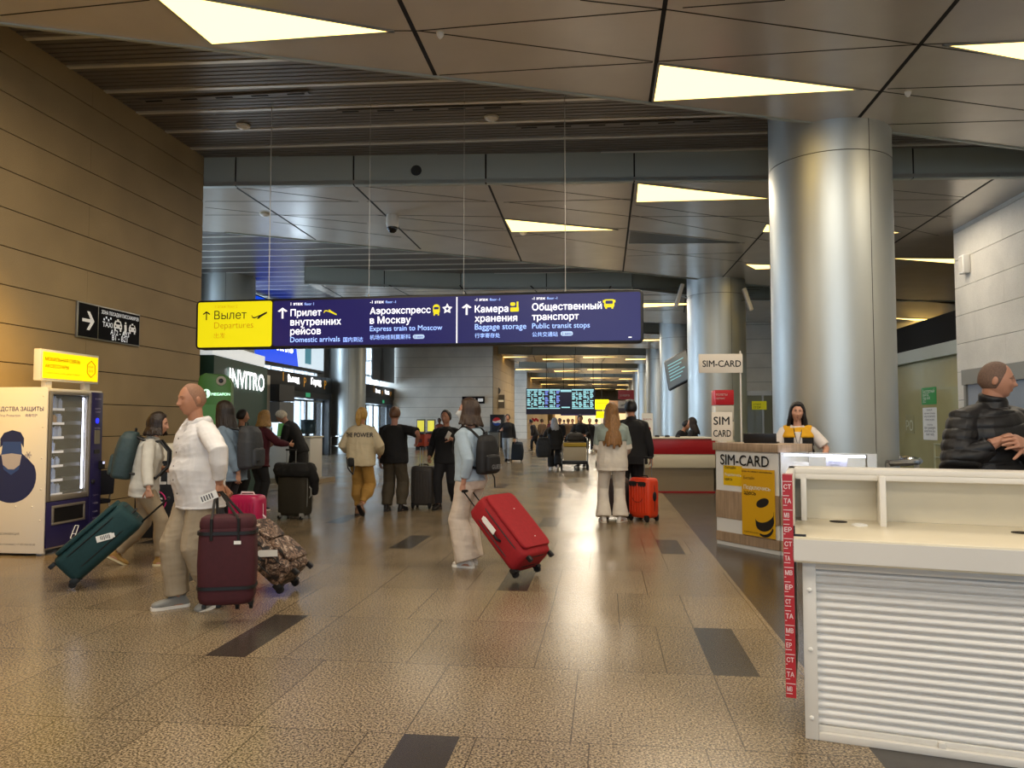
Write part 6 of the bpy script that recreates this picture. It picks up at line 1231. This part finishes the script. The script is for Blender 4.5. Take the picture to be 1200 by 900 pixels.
# ---------------------------------------------------------------- luggage
def lug_mat(c, r=.75): return mat('luggage ' + c, c, r, noise_s=30, noise_a=.10, bump=.15, bump_s=260)
def rbox(b, w_, t_, z0, z1, r=.05, bulge=.0, y0=0., n=5, ex=4.5):
    """soft rounded box, y from y0-t_ to y0"""
    zs = [z0, z0 + r * .25, z0 + r, (z0 + z1) / 2, z1 - r, z1 - r * .25, z1]; sc = [1 - r / w_ * 1.5, 1 - r / w_ * .55, 1, 1 + bulge, 1, 1 - r / w_ * .55, 1 - r / w_ * 1.5]
    loft(b, [Vector((0, y0 - t_ / 2, z)) for z in zs], [(w_ / 2 * q, t_ / 2 * q) for q in sc], V3(1, 0, 0), V3(0, 1, 0), 40, ex)
def suitcase(label, loc, heading, tilt, w_, t_, L_, col, hl=.0, style='soft', group=None, tag_=None, trim='141416', wheels=2, name='suitcase', shellmat=None, grip=.2, pockets=2):
    t = thing(name, label, 'suitcase', loc, group=group); t.rotation_euler = (-math.radians(tilt), 0, math.radians(heading))
    m = shellmat or lug_mat(col, .45 if style == 'hard' else .75); tm = mat('trim ' + trim, trim, .5)
    zb = .055
    b = MB(); rbox(b, w_, t_, zb, zb + L_, .06, .015, 0); b.build('shell', m, t, smooth=True, ang=50)
    if style == 'soft':
        b = MB(); rbox(b, w_ * (.84 if pockets == 2 else .92), .05, zb + .06, zb + L_ * (.52 if pockets == 2 else .95), .05, .02, -t_ + .018); b.build('front_pocket', m, t, smooth=True, ang=50)
        if pockets == 2: b = MB(); rbox(b, w_ * .80, .045, zb + L_ * .55, zb + L_ * .92, .05, .02, -t_ + .018); b.build('front_pocket', m, t, smooth=True, ang=50)
        for f_ in (.30, .78):
            q = [Vector((w_ / 2 * 1.008 * math.copysign(abs(math.cos(a_)) ** .45, math.cos(a_)), 0, zb + L_ / 2 + L_ / 2 * 1.004 * math.copysign(abs(math.sin(a_)) ** .45, math.sin(a_)))) + Vector((0, -t_ * f_, 0)) for a_ in [2 * math.pi * k / 40 for k in range(40)]]
            MB().tube(q, .006, 6, closed=True).build('zip', tm, t)
    else:
        n = 7
        for k in range(n):
            x = -w_ * .36 + w_ * .72 * k / (n - 1); b = MB(); b.tube([(x, -t_ + .0, zb + .08), (x, -t_ - .006, zb + .12), (x, -t_ - .006, zb + L_ - .12), (x, -t_, zb + L_ - .08)], .010, 6); b.tube([(x, 0, zb + .08), (x, .006, zb + .12), (x, .006, zb + L_ - .12), (x, 0, zb + L_ - .08)], .010, 6); b.build('rib', m, t, smooth=True)
        q = [Vector((w_ / 2 * 1.008 * math.copysign(abs(math.cos(a_)) ** .4, math.cos(a_)), -t_ / 2, zb + L_ / 2 + L_ / 2 * 1.004 * math.copysign(abs(math.sin(a_)) ** .4, math.sin(a_)))) for a_ in [2 * math.pi * k / 40 for k in range(40)]]
        MB().tube(q, .006, 6, closed=True).build('zip', tm, t)
    ws = [(-1, -.02), (1, -.02)] + ([(-1, -t_ + .03), (1, -t_ + .03)] if wheels == 4 else [])
    for sx_, y in ws:
        x = sx_ * (w_ / 2 - .055); o = bx('wheel_housing', tm, x - .03, x + .03, y - .045, y + .02, .03, .10, t, bevel=.008); MB().cyl((x - .016, y, .032), (x + .016, y, .032), .032, n=16).build('wheel', RUBBER, o)
    if wheels == 2:
        for sx_ in (-1, 1): bx('foot', tm, sx_ * (w_ / 2 - .06) - .02, sx_ * (w_ / 2 - .06) + .02, -t_ + .02, -t_ + .06, .0, .06, t, bevel=.006)
    b = MB(); b.tube([(-.09, -t_ * .5, zb + L_ - .01), (-.075, -t_ * .5, zb + L_ + .028), (.075, -t_ * .5, zb + L_ + .028), (.09, -t_ * .5, zb + L_ - .01)], .011, 8); b.build('carry_handle', tm, t, smooth=True)
    b = MB(); b.tube([(-w_ / 2 + .005, -t_ * .5, zb + L_ * .38), (-w_ / 2 - .03, -t_ * .5, zb + L_ * .42), (-w_ / 2 - .03, -t_ * .5, zb + L_ * .58), (-w_ / 2 + .005, -t_ * .5, zb + L_ * .62)], .012, 8); b.build('side_handle', tm, t, smooth=True)
    if hl:
        h = MB(); h.tube([(-grip / 2, -.03, zb + L_ - .02), (-grip / 2, -.03, zb + L_ + hl)], .007, 8); h.tube([(grip / 2, -.03, zb + L_ - .02), (grip / 2, -.03, zb + L_ + hl)], .007, 8); hm_ = h.build('telescopic_handle', mat('handle rod ' + trim, trim if style == 'soft' else '8a8a88', .35, .6), t, smooth=True)
        g_ = MB(); g_.tube([(-grip / 2 - .015, -.03, zb + L_ + hl), (grip / 2 + .015, -.03, zb + L_ + hl)], .015, 10); g_.build('grip', RUBBER, hm_, smooth=True)
    if tag_:
        x, y, z, rx_, l_ = tag_; b = MB(); b.box(-.028, .028, -.002, .002, -l_, 0); b.box(-.02, .02, -.003, .003, -.0, .02); o = b.build('luggage_tag', PAPER, t); o.location = (x, y, z); o.rotation_euler = rx_
        b = MB()
        for k in range(6): b.box(-.02, .02 - .004 * (k % 3), -.003, -.002, -l_ * .2 - .014 * k, -l_ * .2 - .014 * k + .007)
        b.build('print', mat('grey print', '4a4a52'), o)
    return t
# red suitcase behind the masked woman
rs = onz(618, 677); RS = suitcase('big red soft suitcase tilted behind the masked woman in the middle', (rs.x, rs.y, .02), 60, 46, .47, .29, .76, '9c1a22', hl=.27, pockets=1, tag_=(-.26, -.16, .62, (math.radians(10), .15, math.radians(90)), .20), trim='161416', grip=.13)
for z in (.2, .55): bx('emblem', PAPER, -.01, .01, -.0, .0, z, z + .01, RS).location = (0, -.345, 0)
# teal suitcase
ts = onz(77, 691); suitcase('dark teal soft suitcase tilted behind the woman by the vending machine', (ts.x, ts.y + .12, .02), -62, 47, .48, .30, .72, '12383c', hl=.30, pockets=1, tag_=(.25, -.12, .55, (0, .5, math.radians(90)), .13), trim='0e1416', grip=.14)
# camouflage suitcase (patterned)
pm = mat('brown mottled pattern', '6a5548', .6); nt = pm.node_tree; tc = nt.nodes.new('ShaderNodeTexCoord'); vo = nt.nodes.new('ShaderNodeTexNoise'); vo.inputs['Scale'].default_value = 9; vo.inputs['Detail'].default_value = 4; vo.inputs['Distortion'].default_value = 2.5; nt.links.new(tc.outputs['Object'], vo.inputs['Vector'])
rp = nt.nodes.new('ShaderNodeValToRGB'); rp.color_ramp.interpolation = 'CONSTANT'; e_ = rp.color_ramp.elements; e_[0].position = 0; e_[0].color = lin('1a1412'); e_[1].position = .42; e_[1].color = lin('4c382e')
for pos_, c_ in ((.49, '8a705e'), (.55, '2c201c'), (.60, 'b8a494'), (.66, '5a4438')): e_.new(pos_).color = lin(c_)
nt.links.new(vo.outputs['Fac'], rp.inputs['Fac']); nt.links.new(rp.outputs['Color'], nt.nodes['Principled BSDF'].inputs['Base Color'])
cs = onz(329, 701); suitcase('brown mottled pattern suitcase with black edges pulled by the white-shirted man', (cs.x - .02, cs.y + .22, .02), 88, 50, .42, .27, .60, '6a5548', hl=.22, tag_=(-.23, -.16, .36, (0, .75, math.radians(90)), .17), trim='121214', shellmat=pm, grip=.13)
# burgundy wheeled tote
bd = ond(270, 500, 5.80); BT = thing('wheeled_tote', 'tall burgundy wheeled tote bag hanging from the hand of the white-shirted man', 'bag', (bd.x, bd.y, .085), math.radians(18)); BU = lug_mat('431820'); BKT = mat('trim 141416', '141416', .5)
b = MB(); rbox(b, .40, .24, .075, .66, .05, .05, .12); b.build('body', BU, BT, smooth=True, ang=50)
for z in (.20, .60):
    b = MB(); loft(b, [Vector((0, 0, z - .012)), Vector((0, 0, z + .012))], [(.211, .131)] * 2, V3(1, 0, 0), V3(0, 1, 0), 40, 4.5); b.build('band', BKT, BT, smooth=True)
b = MB(); rbox(b, .395, .235, .6, .72, .045, 0, .118); b.build('top_flap', BU, BT, smooth=True, ang=50)
hp_ = Matrix.Rotation(math.radians(-18), 3, 'Z') @ (ond(256, 579, 5.99) - Vector((bd.x, bd.y, .085)))
for y in (-.125, .125):
    b = MB(); b.tube([(-.10, y, .55), (-.10, y, .70), hp_ + Vector((-.015, y * .15, .015)), hp_ + Vector((.02, y * .15, .015)), (.09, y, .70), (.09, y, .55)], .011, 8); b.build('strap', BKT, BT, smooth=True)
for x in (.06, .16): o = bx('wheel_housing', BKT, x - .02, x + .02, .04, .12, .04, .10, BT, bevel=.006); MB().cyl((x - .012, .09, .035), (x + .012, .09, .035), .035, n=14).build('wheel', RUBBER, o)
for x in (-.15, -.05): bx('foot', BKT, x - .015, x + .015, -.09, -.05, .05, .08, BT, bevel=.004)
bx('label_patch', PAPER, .06, .11, -.136, -.132, .52, .545, BT)
t = thing('baggage_slip', 'white printed slip held by the white-shirted man at his hip', 'slip', tuple(ond(245, 582, 5.86)), math.radians(10)); o = bx('sheet', PAPER, -.075, .065, -.002, .002, -.03, .03, t); t.rotation_euler = (0, math.radians(-22), math.radians(10))
b = MB(); [b.box(-.06 + .02 * k, -.05 + .02 * k, -.003, -.002, -.02, .02) for k in range(5)]; b.build('print', mat('grey print', '4a4a52'), t)
# upright suitcases
q = onz(336, 610); DS = suitcase('dark olive upright suitcase with a black jacket over it behind the tote', (q.x, q.y + .1, .0), 170, 0, .50, .30, .72, '2a261c', hl=.30, trim='8a8a86', wheels=2, style='soft', grip=.16)
JK = thing('draped_jacket', 'black jacket draped over the top of the dark olive suitcase', 'jacket', (q.x, q.y + .1, .0), math.radians(170)); b = MB(); rbox(b, .60, .40, .66, .86, .07, .03, .06)
for s_ in (-1, 1): limb(b, [(s_ * .26, -.1, .80), (s_ * .31, -.2, .62), (s_ * .28, -.26, .42)], [.075, .07, .05], 12)
limb(b, [(.1, -.30, .80), (.12, -.34, .6), (.1, -.35, .46)], [.09, .06, .05], 12)
from_me('cloth', remesh(b, .012, 3, .02, 9), cloth('141416'), JK, True, 0); bx('luggage_tag', PAPER, -.03, .03, -.37, -.365, .60, .68, JK)
q = onz(491, 597); suitcase('dark grey ribbed upright suitcase held by the man in the black T-shirt', (q.x, q.y + .12, 0), 172, 0, .42, .27, .68, '45403c', hl=.34, trim='161414', wheels=4, style='hard', grip=.05)
q = onz(752, 611); OS = suitcase('bright orange hard suitcase with printed sunglasses beside the white-dressed woman', (q.x + .13, q.y + .2, 0), -42, 0, .42, .28, .60, 'd23a1a', hl=.30, trim='141414', wheels=4, style='hard', shellmat=mat('orange shell', 'd8401c', .4, noise_s=3, noise_a=.04), grip=.14)
b = MB(); b.X = wallM((0, -.290, .565), (1, 0, 0)); 
for s_ in (-1, 1): b.prism(rrect(.15, .075, .03, 4, s_ * .09, 0), 0, .004)
b.prism(rrect(.1, .018, .006, 2, 0, .022), 0, .004); b.build('sunglasses_print', BLACK, OS)
b = MB(); b.X = wallM((0, -.290, .35), (1, 0, 0)); b.tube([(.09 * math.cos(t_), .06 * math.sin(t_), 0) for t_ in [math.pi + math.pi * k / 10 for k in range(11)]], .006, 6); b.build('smile_print', mat('dark orange print', '8a2410', .5), OS)
b = MB(); b.sph((.212, -.14, .38), (.012, .045, .075), 16); b.build('handle_recess', BLACK, OS, smooth=True)
q = onz(722, 612); suitcase('dark bronze suitcase standing behind the legs of the white-dressed woman', (q.x + .0, q.y + .62, 0), 5, 0, .40, .25, .58, '4a3a34', hl=.36, trim='141414', wheels=4, style='hard', grip=.08)
q = onz(605, 541); suitcase('navy suitcase wheeled by the far man in the black vest jacket', (q.x, q.y, .0), 176, 14, .50, .30, .66, '25303e', hl=.2, trim='141416', wheels=2, grip=.14)
q = onz(277, 650); suitcase('magenta suitcase half hidden between the denim-jacket woman and the man in white', (q.x, q.y + .1, 0), 175, 0, .40, .26, .60, 'a01446', hl=.0, trim='d8c8cc', wheels=4, style='hard', shellmat=mat('magenta shell', 'a8164a', .35))
# backpacks
def backpack(label, F, col, w_, h_, d_, z, off, text=None, trim='141416', small=False, lean=0):
    r = F.root; R3 = Matrix.Rotation(r.rotation_euler.z, 3, 'Z'); base = Vector(r.location) + R3 @ Vector((0, -off, 0))
    t = thing('backpack', label, 'backpack', (base.x, base.y, z - h_ / 2), r.rotation_euler.z); m = lug_mat(col, .6); tm = mat('trim ' + trim, trim, .5)
    b = MB(); zs = (0, .015, .06, .3, .6, .85, .97, 1.0); sc = (.80, .93, 1, 1.03, 1.0, .88, .66, .40)
    loft(b, [Vector((0, -d_ / 2 * q ** .5, h_ * z_)) for z_, q in zip(zs, sc)], [(w_ / 2 * q, d_ / 2 * q) for q in sc], V3(1, 0, 0), V3(0, 1, 0), 32, 3.2)
    from_me('body', remesh(b, .008, 3, .004, 10), m, t, True, 0)
    b = MB(); loft(b, [Vector((0, -d_ * .95, h_ * z_)) for z_ in (.06, .09, .25, .44, .48)], [(w_ * .36 * q, .045 * q) for q in (.85, .97, 1, .95, .7)], V3(1, 0, 0), V3(0, 1, 0), 28, 3.5); from_me('front_pocket', remesh(b, .007, 3, .003, 12), m, t, True, 0)
    MB().tube([(-w_ * .34, -d_ * .98, h_ * .47), (0, -d_ * 1.06, h_ * .49), (w_ * .34, -d_ * .98, h_ * .47)], .005, 6).build('zip', mat('zip grey', '6a6a6c', .4) if text else tm, t)
    MB().tube([(-.035, -d_ * .25, h_ * .97), (-.03, -d_ * .25, h_ * 1.07), (.03, -d_ * .25, h_ * 1.07), (.035, -d_ * .25, h_ * .97)], .008, 8).build('loop', tm, t, smooth=True)
    t.rotation_euler = (-math.radians(lean), 0, r.rotation_euler.z)
    for i, s_ in enumerate((-1, 1)):
        S = Vector(F.S[i]); sx_, sy = S.x * .62, S.y + off; zz = S.z - (z - h_ / 2)
        MB().tube([(s_ * w_ * .22, -.02, h_ * .9), (sx_, sy - .075, zz + .055), (sx_, sy + .03, zz + .088), (sx_ * 1.03, sy + .13, zz - .01), (sx_ * 1.1, sy + .15, zz - .16), (sx_ * 1.35, sy + .06, zz - .30), (s_ * w_ * .42, -.01, h_ * .15)], .014, 8).build('strap', tm, t, smooth=True)
    if text:
        b = MB(); fit(b, text, -w_ * .28, w_ * .28, wallM((0, -d_ * 1.0 - .055, h_ * .14), (1, 0, 0)), 0, .02); b.build('lettering', mat('pale print', 'a8a4c8') if 0 else mat('grey letters', '8a8a8c', .5), t)
        MB().tube([(w_ * .3, -.03, h_ * .1), (w_ * .42, -.06, -.05), (w_ * .4, -.07, -.15)], .008, 6).build('loose_strap', tm, t)
    else: bx('patch', PAPER if not small else tm, -.12, -.06, -d_ - .052, -d_ - .045, h_ * .16, h_ * .2, t)
    return t
backpack('teal grey backpack on the woman by the vending machine', A2_, '35484c', .36, .50, .20, 1.15, .125, lean=9)
backpack('grey and black backpack worn by the woman in the denim jacket', A3_, '34383e', .36, .52, .22, 1.20, .155, small=True)
backpack('small black backpack with grey letters on the masked woman', A10_, '17171a', .30, .40, .13, 1.17, .15, 'GUESS')
# bags and small held things
def soft_bag(label, loc, rz, w_, t_, h_, col, strap, cat='bag', name='shoulder_bag'):
    t = thing(name, label, cat, loc, rz); b = MB(); loft(b, [Vector((0, 0, h_ * z_)) for z_ in (0, .06, .3, .7, .95, 1)], [(w_ / 2 * q, t_ / 2 * q2) for q, q2 in ((.75, .7), (.92, 1), (1, 1.1), (.9, .8), (.7, .4), (.55, .2))], V3(1, 0, 0), V3(0, 1, 0), 28, 2.8)
    from_me('body', remesh(b, .012, 3, .012, 9), lug_mat(col), t, True, 0); MB().tube(strap, .012, 8).build('strap', BKT, t, smooth=True); MB().tube([(-w_ * .33, -t_ * .3, h_ * .9), (0, -t_ * .36, h_ * .93), (w_ * .33, -t_ * .3, h_ * .9)], .006, 6).build('zip', BKT, t); return t
q = ond(637, 528, 23.2); soft_bag('big slouchy dark bag hanging from the person in the grey headscarf', (q.x, q.y, .45), math.radians(10), .46, .26, .6, '1c2026', [(-.12, 0, .55), (.0, 0, .82), (.1, .05, .85), (.15, 0, .55)])
q = ond(411, 548, 11.75); soft_bag('small black bag with a hanging strap at the hip of the blonde woman', (q.x, q.y, .83), math.radians(70), .15, .06, .13, '121214', [(-.1, 0, .14), (-.14, -.06, -.02), (-.06, -.09, -.12), (.02, -.05, -.02), (.06, 0, .05)])
h_ = A9_.As[0][2]; P9 = Matrix.Translation(A9_.root.location) @ Matrix.Rotation(A9_.root.rotation_euler.z, 4, 'Z') @ (h_ + V3(.02, .10, .06)); t = thing('mobile_phone', 'white mobile phone in the hand of the man in the black sweater', 'phone', tuple(P9)); t.rotation_euler = (.35, .6, math.radians(-8)); bx('case', WHITE, -.037, .037, -.004, .004, -.075, .075, t, bevel=.003); bx('screen', BLACK, -.034, .034, .004, .005, -.07, .07, t)
# luggage trolley
TR = thing('luggage_trolley', 'loaded luggage trolley with a cream front panel coming down the hall', 'trolley', (-.95, 24.35, 0), math.radians(4)); CRP = mat('cream board', 'b8ab92', .5)
bx('front_panel', CRP, -.36, .36, -.02, .0, .30, .72, TR, bevel=.004); bx('yellow_band', mat('yellow band', 'b89a30', .5), -.36, .36, -.025, .0, .74, .86, TR, bevel=.004); bx('black_bumper', BLACK, -.40, .40, -.04, .02, .18, .29, TR, bevel=.01); bx('platform', ALU, -.38, .38, 0, .9, .26, .30, TR)
for s_ in (-1, 1):
    MB().tube([(s_ * .40, 0, .2), (s_ * .40, .02, .92), (s_ * .40, .3, .98)], .02, 8).build('side_frame', ALU, TR, smooth=True); MB().tube([(s_ * .40, .3, .98), (s_ * .38, .9, 1.02)], .018, 8).build('push_bar', ALU, TR, smooth=True)
    for y in (.02, .8): MB().cyl((s_ * .41 - .025, y, .09), (s_ * .41 + .025, y, .09), .09, n=16).build('wheel', RUBBER, TR)
    MB().cyl((s_ * .41, .02, .09), (s_ * .40, .02, .3), .02, n=8).build('fork', BLACK, TR)
MB().tube([(-.38, .9, 1.02), (.38, .9, 1.02)], .02, 8).build('handle', RUBBER, TR)
MB().cyl((-.02, -.02, .07), (.02, -.02, .07), .07, n=14).build('wheel', RUBBER, TR)
soft_bag('dark round bag with a pale top on the luggage trolley', (-.95, 24.75, .90), 0, .58, .4, .26, '34302c', [(-.2, 0, .24), (0, 0, .3), (.2, 0, .24)], name='travel_bag')
for nm, z0, z1, c_, lab in (('suitcase', .30, .58, '2a2a30', 'dark suitcase lying low on the luggage trolley platform'), ('suitcase', .585, .88, '4a4038', 'brown suitcase lying on top of another inside the luggage trolley')):
    t = thing(nm, lab, 'suitcase', (-.97, 24.78, z0), math.radians(4)); b = MB(); rbox(b, .66, .62, 0, z1 - z0, .05, 0, .31); b.build('shell', lug_mat(c_), t, smooth=True, ang=50); MB().tube([(-.08, -.31, .14), (-.07, -.35, .14), (.07, -.35, .14), (.08, -.31, .14)], .012, 8).build('carry_handle', BKT, t)
o = copy_tree(TR); o.location = (.15, 26.0, 0); o['label'] = 'second luggage trolley half hidden behind the white-dressed woman'
